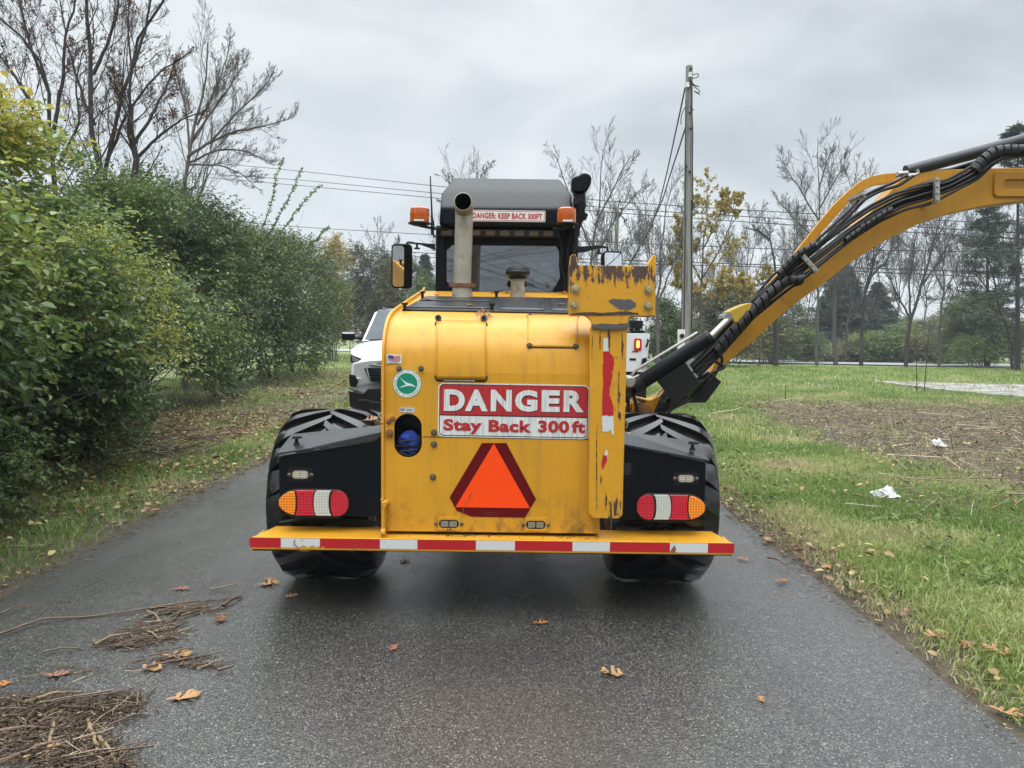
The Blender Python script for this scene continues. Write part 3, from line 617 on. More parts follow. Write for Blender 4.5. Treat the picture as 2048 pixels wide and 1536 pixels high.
# near honeysuckle on the left: green below, yellow at the top
def tint_near(P): 
    h = (P[:, 2] - 1.5) / 1.9; return .23 + .40 * h + .55 * (vnoise(P, .9, 91) - .5) + .25 * (vnoise(P, 3.1, 92) - .5)
bush('honeysuckle_shrub', 'large near shrub with yellowing upper leaves at the left edge', 
     [((-4.35, 4.9, 1.75), (1.05, 1.3, 1.25)), ((-5.1, 6.0, 2.25), (1.2, 1.5, 1.45)), ((-4.75, 6.9, 1.35), (.95, 1.3, 1.2)), ((-3.9, 4.1, 1.5), (.8, .8, 1.15)), ((-4.7, 5.7, .7), (.95, 1.6, .7)), ((-4.3, 6.6, 1.0), (.6, .9, .6))], 6900, .42, .084, .56, M['leaf_near'], tint_near,
     [(-5.0, 5.2, 0), (-4.9, 6.2, 0), (-4.6, 4.4, 0)], M['bark_dark'], K=9, stems=90, gap=.36)
bush('low_shrub', 'low dark green shrub spilling onto the verge below the yellowing shrub', 
     [((-4.25, 5.2, .42), (.6, 1.0, .55)), ((-3.9, 4.5, .30), (.45, .6, .35)), ((-4.3, 6.0, .6), (.7, 1.3, .65)), ((-4.6, 7.4, .6), (.7, 1.2, .65))], 3600, .3, .055, .55, M['leaf_dark'], lambda P: .42 + .5 * (vnoise(P, 1.4, 93) - .5), [(-4.4, 5.2, 0), (-4.1, 4.5, 0)], M['bark_dark'], K=8, stems=24, gap=.3)
bush('yellow_shrub', 'small bright yellow and orange leaved shrub between the two big green shrubs', [((-4.55, 8.1, 1.75), (.62, .8, .75)), ((-4.3, 8.2, 1.2), (.6, .7, .5))], 800, .36, .06, .5, M['leaf_near'], lambda P: .66 + .5 * (vnoise(P, 1.4, 94) - .5),
     [(-4.8, 8.2, 0)], M['bark_dark'], K=8, stems=24, gap=.3)
bush('dark_shrub', 'tall dark green shrub behind the yellowing one, beneath the bare trees',
     [((-6.7, 11.2, 2.2), (1.7, 1.9, 1.9)), ((-6.0, 10.0, 1.2), (1.1, 1.4, 1.3)), ((-6.5, 10.4, .7), (1.4, 1.8, .8)), ((-7.6, 11.5, 2.9), (1.7, 1.8, 1.5))], 7600, .45, .086, .52, M['leaf_dark'], lambda P: .38 + .6 * (vnoise(P, .8, 95) - .5) + .06 * (P[:, 2] - 2),
     [(-6.3, 10.8, 0), (-7.2, 11.6, 0), (-5.9, 9.9, 0)], M['bark_dark'], K=8, stems=60, gap=.42, inner=.15)
bush('arching_shrub', 'broad dark green shrub with an arching crown at the middle of the hedge',
     [((-7.7, 15.3, 2.2), (1.9, 2.4, 1.95)), ((-8.4, 15.6, 3.2), (1.8, 2.2, 1.3)), ((-6.9, 13.6, 1.2), (1.1, 1.4, 1.2)), ((-7.5, 15, .8), (1.6, 3.2, .9)), ((-7.8, 18.0, 2.5), (1.7, 1.9, 2.0))], 10000, .55, .10, .5, M['leaf_dark'], lambda P: .48 + .6 * (vnoise(P, .7, 96) - .5),
     [(-7.6, 15, 0), (-8.2, 15.8, 0), (-7.1, 13.8, 0)], M['bark_dark'], K=8, stems=60, gap=.43, gsc=.9, inner=.15)
bush('green_shrub', 'paler green shrub at the far end of the hedge beside the car',
     [((-8.1, 21.5, 2.4), (1.8, 2.4, 2.1)), ((-8.2, 25.5, 2.6), (1.8, 2.5, 2.2)), ((-8.2, 24.5, .9), (1.6, 5.2, 1.0)), ((-8.6, 29.5, 2.9), (1.8, 2.6, 2.4)), ((-9.2, 22, 3.2), (1.8, 2.4, 1.6))], 11000, .6, .105, .48, M['leaf_green'], lambda P: .22 + .6 * (vnoise(P, .6, 97) - .5),
     [(-8.1, 21.5, 0), (-8.2, 25.5, 0), (-8.6, 29.5, 0)], M['bark_dark'], K=8, stems=40, gap=.35)
# arching shoots with small leaves that stand against the sky above the hedge
def shoot(label, pts, D):
    P = resample([at(u, v, D + k * .2) for k, (u, v) in enumerate(pts)], 26); t = np.array([P]); r = thing('hedge_shoot', label, 'shoot', P[0], 'leafy shoots above the hedge')
    link_np('stem', *tubes_np(t, np.linspace(.011, .003, 26)[None], 4), M['bark_dark'], r)
    B = np.repeat(P[3:], 4, 0); tn = unit(np.repeat(np.gradient(P, axis=0)[3:], 4, 0)); D_ = unit(tn * .7 + rng.normal(0, .8, B.shape)); v, q = leaves_np(B, D_, rng.normal(size=B.shape), .075, .035)
    npmesh('leaves', v, [q], M['leaf_dark'], {'tint': np.repeat(rng.uniform(.2, .8, len(B)), 6)}, parent=r)
shoot('leafy shoot curving up from the hedge top, leftmost and tallest', [(520, 470), (545, 400), (553, 350), (568, 318)], 15.5)
shoot('leafy shoot rising steeply above the hedge, between its neighbours', [(530, 480), (565, 420), (590, 370), (602, 340)], 15.5)
shoot('longest leafy shoot reaching furthest right above the hedge', [(545, 490), (590, 425), (620, 390), (640, 372)], 15.5)
shoot('short leafy shoot low on the right shoulder of the hedge', [(610, 500), (632, 480), (645, 462), (657, 455)], 17)

# bare trees
def tree(name, label, stems, spec, bark, leaf=None, group=None, cat='tree', base=None, sides=4, mid_up=.12, rmin=.003):
    """stems: list of (points in world, r0, r1). spec: list of (k, share, angle, n points) per level"""
    paths = np.array([resample(s[0], 14) for s in stems]); paths[:, 1:-1] += rng.normal(0, .012, paths[:, 1:-1].shape) * np.linalg.norm(paths[:, -1] - paths[:, 0], axis=1)[:, None, None] * .35
    rads = np.array([np.linspace(s[1], s[2], 14) for s in stems]); b = base if base is not None else stems[0][0][0]
    r = thing(name, label, cat, Vector(b), group)
    link_np('trunk', *tubes_np(paths, rads, 8), bark, r)
    P_, R_ = paths, rads; lv = []
    for i, (k, sh, an, n) in enumerate(spec):
        P_, R_ = children(P_, R_, k, sh, an, n, mid_up, .13, t0=.25 if i == 0 else .12, rs=.36 if i == 0 else .52, rmin=rmin); k_ = P_[:, 0, 2] > .6; P_, R_ = P_[k_], R_[k_]; lv.append((P_, R_))
    link_np('crown', *join_np([tubes_np(a, b_, sides if i == 0 else 3) for i, (a, b_) in enumerate(lv)]), bark, r)
    if leaf:
        nl, ll, lmat, tf = leaf; P_ = lv[-1][0]; i = rng.integers(0, len(P_), nl); j = rng.integers(1, P_.shape[1], nl); B = P_[i, j] + rng.normal(0, .02, (nl, 3))
        cl = vnoise(B, leaf_sc, 33); kp = cl > leaf_gap; B = B[kp]; nl = len(B)
        D_ = unit(rng.normal(size=(nl, 3)) - [0, 0, .5]); l = ll * rng.uniform(.6, 1.3, nl); v, q = leaves_np(B, D_, rng.normal(size=(nl, 3)), l, l * .6); npmesh('foliage', v, [q], lmat, {'tint': np.repeat(np.clip(tf + rng.normal(0, .2, nl), 0, 1), 6)}, parent=r)
    return r
leaf_gap = .30; leaf_sc = .55
def pl(D, *uv): return [at(u, v, D) for u, v in uv]
def down(p): return Vector((p.x, p.y, 0))
T = pl(15, (200, 360), (190, 240), (182, 100), (180, 0), (172, -120)); b0 = Vector((T[0].x + .1, 15, 0))
tree('bare_tree', 'tall bare forked tree with thick leaning limbs above the yellowing shrub',
     [([b0] + T, .085, .024), ([b0 + Vector((.05, .2, 0))] + pl(15.2, (205, 370), (232, 250), (262, 140), (290, 60), (330, 0), (355, -60)), .072, .02),
      (pl(15.2, (215, 320), (255, 225), (310, 150), (345, 130), (385, 100)), .036, .010), (pl(15, (186, 150), (215, 90), (235, 20), (245, -60)), .038, .014), (pl(15.1, (262, 140), (285, 80), (300, 10), (318, -70)), .034, .013),
      (pl(15, (190, 250), (160, 180), (135, 90), (120, 0)), .034, .011)],
     [(11, .34, 38, 7), (7, .5, 36, 6), (5, .55, 36, 4), (3, .5, 34, 3)], M['bark_dark'])
leaf_gap = .35; leaf_sc = 2.6
b0 = Vector((at(110, 400, 13).x, 13, 0))
tree('bare_tree', 'leftmost bare tree with clinging reddish leaves, behind the yellow shrub top',
     [([b0] + pl(13, (112, 330), (100, 200), (75, 120), (30, 60), (-20, 20)), .07, .016), (pl(13, (112, 300), (60, 200), (0, 110), (-60, 40)), .038, .012), (pl(13, (108, 260), (125, 170), (130, 80), (150, 0), (160, -50)), .036, .011),
      (pl(13.2, (100, 190), (60, 90), (40, 0), (20, -80)), .030, .010), (pl(12.8, (100, 300), (40, 260), (-30, 180), (-90, 150)), .028, .008), (pl(13, (115, 330), (160, 250), (150, 160), (170, 90)), .028, .008)],
     [(12, .42, 38, 7), (8, .5, 36, 6), (5, .55, 36, 4), (2, .5, 34, 3)], M['bark_dark'], (1900, .045, M['leaf_red'], .7))
b0 = Vector((at(272, 400, 14).x, 14, 0))
tree('bare_tree', 'ivy-darkened broken trunk with twiggy side limbs and a few red leaves',
     [([b0] + pl(14, (272, 380), (268, 300), (262, 210)), .10, .05), (pl(14, (268, 300), (262, 210), (262, 130), (255, 60), (258, 0)), .035, .01), (pl(14, (268, 290), (310, 220), (335, 170), (350, 120)), .035, .01),
      (pl(14.2, (270, 320), (320, 270), (370, 235), (400, 225)), .035, .01), (pl(13.8, (266, 250), (235, 190), (225, 140)), .03, .01)],
     [(11, .42, 40, 7), (8, .5, 38, 6), (5, .5, 38, 4), (2, .5, 34, 3)], M['bark_dark'], (1300, .045, M['leaf_red'], .7))
b0 = Vector((at(368, 400, 19).x, 19, 0)); leaf_gap = .6
tree('bare_tree', 'bare tree with a rounded fan of pale fine twigs above the dark hedge',
     [([b0] + pl(19, (370, 345), (382, 285), (405, 220), (412, 150), (415, 85)), .10, .016), (pl(19, (375, 315), (420, 285), (470, 262), (520, 255), (578, 238)), .045, .008), (pl(19, (385, 280), (430, 215), (465, 165), (490, 120)), .036, .008),
      (pl(19.3, (372, 330), (430, 300), (490, 300), (550, 330)), .034, .008), (pl(19, (378, 300), (372, 220), (355, 160), (345, 115)), .036, .008), (pl(18.7, (420, 285), (470, 230), (520, 180), (545, 150)), .035, .01),
      (pl(19.2, (375, 330), (440, 330), (480, 345), (520, 380)), .028, .008), (pl(19, (395, 250), (440, 160), (455, 110), (460, 75)), .028, .008)],
     [(14, .42, 30, 7), (9, .48, 30, 6), (6, .5, 32, 4), (3, .5, 30, 3)], M['bark_pale'])

def far_bare(label, D, stems, spec=((12, .42, 36, 6), (7, .5, 36, 4), (5, .55, 36, 3)), r=.16, bark='bark_grey', leaf=None, name='bare_tree', group=None):
    st = []
    for k, s in enumerate(stems):
        P_ = pl(D, *s); 
        if k == 0: P_ = [down(P_[0])] + P_
        st.append((P_, r * (.72 if k == 0 else .4), r * .10))
    return tree(name, label, st, spec, M[bark], leaf, group=group, sides=3, rmin=.00021 * D)
far_bare('bare twiggy tree rising just right of the cab roof lamp', 38, [[(1178, 590), (1185, 480), (1200, 400), (1207, 300)], [(1183, 500), (1150, 420), (1125, 350), (1110, 310)], [(1190, 450), (1225, 380), (1250, 330), (1262, 312)], [(1185, 520), (1230, 440), (1270, 390), (1290, 370)]], r=.15)
far_bare('bare tree in front of the small transformer pole', 42, [[(1240, 640), (1245, 560), (1235, 480), (1215, 400)], [(1243, 560), (1275, 500), (1290, 440)], [(1240, 540), (1215, 480), (1190, 430)]], r=.12)
far_bare('small bare tree showing above the left of the cab roof', 40, [[(935, 560), (938, 430), (935, 370), (940, 325)], [(936, 420), (905, 370), (880, 350)], [(937, 400), (965, 350), (985, 325)], [(934, 440), (900, 410), (878, 400)]], r=.09)
far_bare('slender bare tree just left of the tall wooden pole', 36, [[(1316, 700), (1316, 600), (1322, 500), (1330, 420), (1345, 350)], [(1318, 600), (1350, 520), (1368, 460), (1375, 400)], [(1318, 640), (1300, 520), (1290, 420), (1285, 390)]], r=.12)
leaf_gap = .30; leaf_sc = .9
far_bare('tall golden-leaved tree just right of the wooden pole', 40, [[(1402, 690), (1400, 600), (1405, 500), (1412, 430), (1415, 380)], [(1402, 560), (1440, 500), (1465, 440), (1468, 400)], [(1402, 560), (1370, 500), (1360, 450)], [(1405, 500), (1440, 430), (1445, 390)], [(1402, 620), (1445, 590), (1480, 560)], [(1402, 600), (1360, 570), (1345, 520)]],
         ((10, .42, 42, 5), (6, .5, 40, 4), (3, .5, 40, 3)), .13, 'bark_grey', (17000, .125, M['leaf_gold'], .45), 'golden_tree')
far_bare('small rusty-leaved tree behind the base of the wooden pole', 46, [[(1440, 700), (1440, 640), (1445, 580), (1440, 545)], [(1440, 640), (1480, 590), (1500, 570)], [(1440, 650), (1400, 600), (1385, 575)]],
         ((10, .5, 42, 5), (6, .55, 40, 4), (3, .5, 40, 3)), .12, 'bark_grey', (9000, .17, M['leaf_gold'], .75), 'golden_tree')
far_bare('yellow-leaved sapling seen just under the raised boom', 44, [[(1520, 690), (1518, 640), (1515, 590), (1520, 550)], [(1518, 640), (1500, 600), (1490, 575)], [(1518, 630), (1545, 590), (1560, 560)]],
         ((9, .5, 42, 5), (5, .55, 40, 4), (3, .5, 40, 3)), .09, 'bark_grey', (5000, .16, M['leaf_gold'], .25), 'golden_tree')
far_bare('dead tree with a broken crooked top left of the boom', 45, [[(1552, 690), (1552, 600), (1548, 520), (1540, 475), (1525, 450)], [(1540, 480), (1515, 460), (1490, 456)], [(1549, 560), (1515, 570), (1490, 580)]], ((5, .3, 45, 5), (3, .5, 40, 4), (2, .5, 40, 3)), .26, 'bark_dark')
far_bare('tall bare tree standing above the bend of the boom', 46, [[(1636, 690), (1636, 520), (1637, 420), (1636, 350), (1636, 275)], [(1637, 440), (1600, 380), (1575, 340), (1565, 320)], [(1637, 420), (1670, 360), (1700, 310)], [(1636, 480), (1590, 440), (1555, 400)], [(1637, 380), (1655, 320), (1665, 295)], [(1637, 500), (1680, 430), (1725, 380), (1745, 350)]],
         ((13, .42, 34, 6), (8, .5, 34, 4), (5, .55, 34, 3)), .15)
far_bare('bare tree with two dark stems behind the middle of the boom', 50, [[(1672, 720), (1668, 640), (1672, 560), (1690, 480), (1715, 330)], [(1668, 640), (1655, 560), (1640, 500)], [(1690, 720), (1697, 640), (1705, 540), (1730, 480)]], r=.22)
far_bare('leaning dark bare tree in front of the conifer', 50, [[(1722, 730), (1724, 660), (1735, 560), (1760, 500), (1800, 450)], [(1728, 600), (1745, 540), (1750, 470)], [(1735, 560), (1775, 520), (1790, 480)]], r=.2, bark='bark_dark')
far_bare('slim forked bare tree with dark wet bark under the boom tip', 47, [[(1812, 720), (1815, 680), (1822, 640), (1845, 560), (1870, 480), (1880, 420)], [(1820, 645), (1818, 560), (1830, 480), (1845, 430)], [(1845, 570), (1880, 520), (1910, 460)], [(1822, 640), (1790, 580), (1770, 540)]], r=.19, bark='bark_dark')
far_bare('second forked bare tree, right of the slim dark one', 48, [[(1878, 720), (1884, 650), (1886, 560), (1890, 480), (1895, 400)], [(1885, 600), (1915, 530), (1935, 460)], [(1885, 580), (1860, 520), (1850, 460)], [(1884, 640), (1910, 580), (1930, 550)]], r=.13)
far_bare('bare tree at the right edge in front of the grey pine', 44, [[(2026, 730), (2020, 680), (1995, 600), (1980, 520), (1960, 440)], [(2000, 620), (2030, 540), (2045, 470)], [(2015, 660), (2045, 610), (2060, 560)], [(1995, 600), (1960, 560), (1940, 520)]], r=.13, bark='bark_dark')
far_bare('far-off bare tree seen between hedge and mirror', 55, [[(770, 640), (768, 560), (760, 500), (755, 465)], [(768, 560), (790, 510), (800, 480)], [(768, 580), (735, 530), (720, 500)]], r=.13)

row = [far_bare('fine-twigged bare tree in the dense row beyond the road', 70, [[(1500, 700), (1500, 600), (1495, 520), (1500, 430)], [(1500, 610), (1470, 540), (1455, 480)], [(1500, 580), (1530, 510), (1545, 450)], [(1498, 540), (1515, 470), (1520, 420)]], ((13, .45, 34, 5), (8, .5, 34, 4), (5, .55, 34, 3)), .13, group='bare trees in the row beyond the road')]
for i, (u, D_, rz, sc) in enumerate(((1130, 74, 1, 1), (1205, 68, 2.2, .9), (1290, 76, 3.1, 1.05), (1360, 70, 4.4, 1), (1440, 80, 5.2, .95), (1585, 78, .7, 1.1), (1610, 66, 2.9, .8), (1705, 82, 1.9, 1.1), (1790, 74, 3.7, 1.0), (1850, 80, 5.0, 1.1), (1925, 70, .3, 1.0), (1990, 76, 1.4, 1.15), (2050, 68, 2.5, 1), (900, 78, 3.5, .9), (770, 84, 4.6, .8), (700, 88, 5.9, .8))):
    p = gp(u, 700); x = at(u, 700, D_).x; copy_thing(row[0], (x, D_, 0), rz, sc)
# conifers
def conifer(label, u, vb, vt, D, w_px, layers=26, per=9, dens=26, seed=0, droopy=.25, gaps=0.0, trunk=.16, name='conifer', lean=0, nl=.28):
    top = at(u + lean, vt, D); b = Vector((at(u, vb, D).x, D, 0)); H = top.z; r = thing(name, label, 'tree', b, 'conifers beyond the road')
    tr = np.array([resample([b, b * .5 + top * .5, top], 12)]); link_np('trunk', *tubes_np(tr, np.linspace(trunk, .02, 12)[None], 7), M['bark_dark'], r)
    Wd = px(w_px, D); P0, D0, L0 = [], [], []
    for i in range(layers):
        t = i / (layers - 1); 
        if rng.random() < gaps and t < .7: continue
        z = H * (.10 + .88 * t); L = Wd * (1 - t) ** .8 * rng.uniform(.65, 1.15) + .15
        for a in np.linspace(0, 2 * math.pi, per, endpoint=False) + rng.random() * 6:
            if rng.random() < gaps * .8: continue
            p = b.lerp(top, z / H); a += rng.normal(0, .2); P0.append((p.x, p.y, z + rng.normal(0, .12))); D0.append((math.cos(a), math.sin(a), rng.normal(.12, .12))); L0.append(L * rng.uniform(.6, 1.15))
    P0, D0, L0 = np.array(P0), unit(np.array(D0)), np.array(L0); n = 7; B = np.empty((len(P0), n, 3)); B[:, 0] = P0; d = D0.copy()
    for q in range(1, n): d = unit(d - [0, 0, droopy * .22] + rng.normal(0, .06, d.shape)); B[:, q] = B[:, q - 1] + d * (L0 / (n - 1))[:, None]
    c1, r1 = children(B, np.full((len(B), n), .02), 7, .32, 48, 4, 0, .08, rmin=.006, flat=.6)
    link_np('branches', *join_np([tubes_np(B, np.full((len(B), n), .028) * np.linspace(1, .4, n), 3), tubes_np(c1, r1, 3)]), M['bark_dark'], r)
    A_ = np.concatenate([B[:, 2:].reshape(-1, 3), c1.reshape(-1, 3)]); A_ = np.repeat(A_, max(1, dens // 6), 0); A_ = A_ + rng.normal(0, .07, A_.shape)
    D_ = unit(rng.normal(size=A_.shape) * [1, 1, .35] + [0, 0, -.12]); l = nl * rng.uniform(.6, 1.3, len(A_)); v, q = leaves_np(A_, D_, rng.normal(size=A_.shape) * .6 + [0, 0, 1.], l, l * .22)
    npmesh('foliage', v, [q], M['needles'], {'tint': np.repeat(np.clip(.5 + rng.normal(0, .25, len(A_)), 0, 1), 6)}, parent=r)
conifer('broad dark blue-green conifer behind the boom, the larger of the pair', 1690, 720, 530, 66, 120, 26, 12, 36)
conifer('dark blue-green conifer just right of the larger one', 1755, 720, 568, 68, 78, 22, 11, 36)
conifer('rounded dark green conifer low beyond the left mirror', 850, 720, 512, 60, 46, 16, 9, 26)
conifer('tall open grey-green pine at the right edge of the picture', 2036, 730, 240, 42, 175, 22, 6, 30, gaps=.30, droopy=.05, trunk=.16, name='pine_tree', nl=.3)
conifer('shorter layered pine left of the tallest, behind the bare trees', 1975, 730, 395, 50, 125, 18, 6, 30, gaps=.30, droopy=.1, trunk=.18, name='pine_tree', nl=.3)

# shrubs of the far side of the road and by the hedge end
def far_bush(label, u, vt, D, wpx, mat_, tint, n=1500, ll=.16, gap=.34, group='shrubs beyond the road', vb=735, name='roadside_shrub'):
    p = at(u, vt, D); h = p.z; rx = px(wpx, D); x = p.x
    envs = [((x, D, h * .52), (rx, rx * .8, h * .5)), ((x + rx * .5 * rng.uniform(-1, 1), D, h * .35), (rx * .8, rx * .8, h * .36))]
    return bush(name, label, envs, n, .75, ll, .5, M[mat_], lambda P: tint + .7 * (vnoise(P, .5, 98) - .5), [(x, D, 0), (x + rx * .3, D, 0)], M['bark_grey'], K=6, stems=26, gap=gap, group=group, gsc=.8)
far_bush('dark olive thicket behind the white car', 735, 500, 52, 55, 'leaf_olive', .25, 3400, .17)
far_bush('brown leafless-looking thicket left of the cab', 800, 530, 50, 50, 'leaf_olive', .35, 3000, .15)
far_bush('tawny shrub between the hedge end and the thicket', 660, 482, 44, 32, 'leaf_gold', .15, 1700, .17)
far_bush('green shrub beyond the cab, partly behind the left mirror', 860, 560, 48, 40, 'leaf_dark', .5, 1700)
far_bush('dim green shrub directly behind the boom rest', 1215, 600, 50, 60, 'leaf_olive', .3, 2000)
far_bush('dense dark green shrub left of the wooden pole foot', 1318, 612, 40, 42, 'leaf_dark', .45, 2600)
far_bush('mixed olive shrub right of the wooden pole foot', 1440, 590, 44, 60, 'leaf_olive', .65, 2800, gap=.36)
far_bush('dull green shrub under the lower boom', 1530, 640, 52, 55, 'leaf_olive', .45, 2200)
far_bush('leafy green shrub below the middle of the boom', 1602, 668, 56, 40, 'leaf_green', .35, 1800)
far_bush('brown and green shrub at the foot of the dark stems', 1665, 682, 58, 45, 'leaf_olive', .5, 1700)
far_bush('fresh green shrub beneath the conifers', 1740, 672, 58, 42, 'leaf_green', .5, 1700)
far_bush('low dark shrub at the foot of the slim forked tree', 1805, 665, 58, 42, 'leaf_dark', .65, 1600)
far_bush('low olive shrub left of the large light green one', 1865, 672, 56, 40, 'leaf_olive', .5, 1500)
far_bush('large light green shrub right of the forked bare trees', 1950, 598, 50, 62, 'leaf_green', .55, 3400, gap=.38)
far_bush('sparse green shrub at the right edge beyond the road', 2040, 655, 50, 45, 'leaf_green', .4, 1500)
far_bush('low greyish shrub behind the road, right of the wooden pole', 1400, 660, 54, 48, 'leaf_olive', .3, 1500)
for lab, u, vt, D_, w_, m_, t_, n_ in (('tall hazy olive brush behind the lower boom', 1560, 600, 66, 62, 'leaf_olive', .5, 2200), ('tawny brush right behind the crooked dead tree', 1500, 622, 62, 48, 'leaf_gold', .35, 1800), ('wide brown brush behind the dark stems', 1650, 640, 70, 60, 'leaf_olive', .3, 1900),
    ('pale green brush between the conifers and the forked tree', 1800, 640, 72, 52, 'leaf_green', .4, 1800), ('dark rounded brush behind the forked bare trees', 1880, 632, 70, 55, 'leaf_olive', .42, 1900), ('tall brush behind the light green shrub', 1985, 620, 64, 55, 'leaf_olive', .6, 2000), ('low brush by the road left of the pole foot', 1350, 650, 62, 48, 'leaf_olive', .45, 1500), ('low fringe of weeds along the far road edge', 1690, 700, 60, 90, 'leaf_olive', .7, 1300), ('second low fringe of weeds further right along the road', 1900, 702, 57, 90, 'leaf_green', .5, 1300)):
    far_bush(lab, u, vt, D_, w_, m_, t_, n_, .19, gap=.38)
# trees behind the photographer, seen in glass and wet paint only
r1 = tree('bare_tree', 'bare tree standing behind the viewpoint', [([(-4, -9, 0), (-4, -9, 3), (-3.4, -9, 7), (-3.6, -9, 11)], .2, .03), ([(-4, -9, 2.5), (-2, -9, 5), (-.5, -9, 9)], .1, .03), ([(-4, -9, 3), (-6, -9, 6), (-7, -9, 9)], .1, .03)], [(9, .4, 40, 6), (6, .5, 38, 4)], M['bark_dark'], group='trees behind the viewpoint')
copy_thing(r1, (3.5, -13, 0), 2.0, 1.1); copy_thing(r1, (9, -10, 0), 4.0, .9)
far_list = [((-10, -14, 2.5), (5, 3, 3.5)), ((8, -18, 2.5), (6, 3, 3.6))]
bush('hedge_shrub', 'leafy hedge mass standing behind the viewpoint', far_list, 3500, .8, .2, .5, M['leaf_dark'], lambda P: .4 + 0 * P[:, 0], [(-10, -14, 0), (8, -18, 0)], M['bark_dark'], K=6, stems=20, gap=.2)

# ------------------------------------------------------------------ the boom mower tractor
tr = thing('boom_mower_tractor', 'yellow boom mower tractor seen from behind with a danger sign and raised arm', 'tractor', (-.10, 4.55, 0))
def P2(D, pts): return [(p.x, p.z) for p in (at(u, v, D) for u, v in pts)]
def rr(x0, x1, z0, z1, r, n=5):       # rounded rectangle outline in x, z
    o = []
    for cx, cz, a0 in ((x1 - r, z1 - r, 0), (x0 + r, z1 - r, 90), (x0 + r, z0 + r, 180), (x1 - r, z0 + r, 270)):
        for i in range(n + 1): a = R(a0 + 90 * i / n); o.append((cx + r * math.cos(a), cz + r * math.sin(a)))
    return o
def C2(u, v, D): p = at(u, v, D); return p.x, p.z
def rect(u0, v0, u1, v1, D): x, z = C2((u0 + u1) / 2, (v0 + v1) / 2, D); a = px(abs(u1 - u0) / 2, D); b = px(abs(v1 - v0) / 2, D); return x - a, x + a, z - b, z + b
def rot2(pts, c, a): return [(c[0] + (x - c[0]) * math.cos(a) - (z - c[1]) * math.sin(a), c[1] + (x - c[0]) * math.sin(a) + (z - c[1]) * math.cos(a)) for x, z in pts]
def bolt(mb, x, z, y, r=.014, h=.012, mi=0):
    mb.lathe((x, y, z), (0, -1, 0), [(0, 0), (r * 1.45, 0), (r * 1.45, .003), (r, .003)], 16, mi)
    mb.lathe((x, y - .003, z), (0, -1, 0), [(r, 0), (r, h * .8), (r * .8, h), (0, h)], 6, mi)
def text_mesh(name, body, x0, x1, z0, z1, y, m, parent, bold=.0, depth=.0015, label=None, rot=0, shear=0):
    c = bpy.data.curves.new('t', 'FONT'); c.body = body; c.offset = bold; c.extrude = .01; c.resolution_u = 4; c.shear = shear; c.space_character = 1.0 + bold * 1.6
    o = bpy.data.objects.new('t', c); COL.objects.link(o); dg = bpy.context.evaluated_depsgraph_get(); me = bpy.data.meshes.new_from_object(o.evaluated_get(dg)); bpy.data.objects.remove(o)
    v = np.empty(len(me.vertices) * 3); me.vertices.foreach_get('co', v); v = v.reshape(-1, 3); lo, hi = v.min(0), v.max(0)
    q = np.empty_like(v); q[:, 0] = (v[:, 0] - lo[0]) / (hi[0] - lo[0]) * (x1 - x0) + x0; q[:, 2] = (v[:, 1] - lo[1]) / (hi[1] - lo[1]) * (z1 - z0) + z0
    q[:, 1] = y - (v[:, 2] - lo[2]) / (hi[2] - lo[2]) * depth
    if rot:
        cx, cz = (x0 + x1) / 2, (z0 + z1) / 2; X_, Z_ = q[:, 0] - cx, q[:, 2] - cz; q[:, 0] = cx + X_ * math.cos(rot) - Z_ * math.sin(rot); q[:, 2] = cz + X_ * math.sin(rot) + Z_ * math.cos(rot)
    me.vertices.foreach_set('co', q.ravel()); me.materials.clear(); me.materials.append(m); me.name = name
    return link(name, me, parent, label)

# chassis (mostly hidden) and axles
mb = MB(); mb.box(-.52, .32, 4.0, 8.2, .42, .78); mb.box(-.9, .7, 4.47, 4.63, .46, .60); mb.box(-.9, .7, 7.72, 7.88, .46, .60); mb.build('chassis', M['black_steel'], tr, bevel=.02)
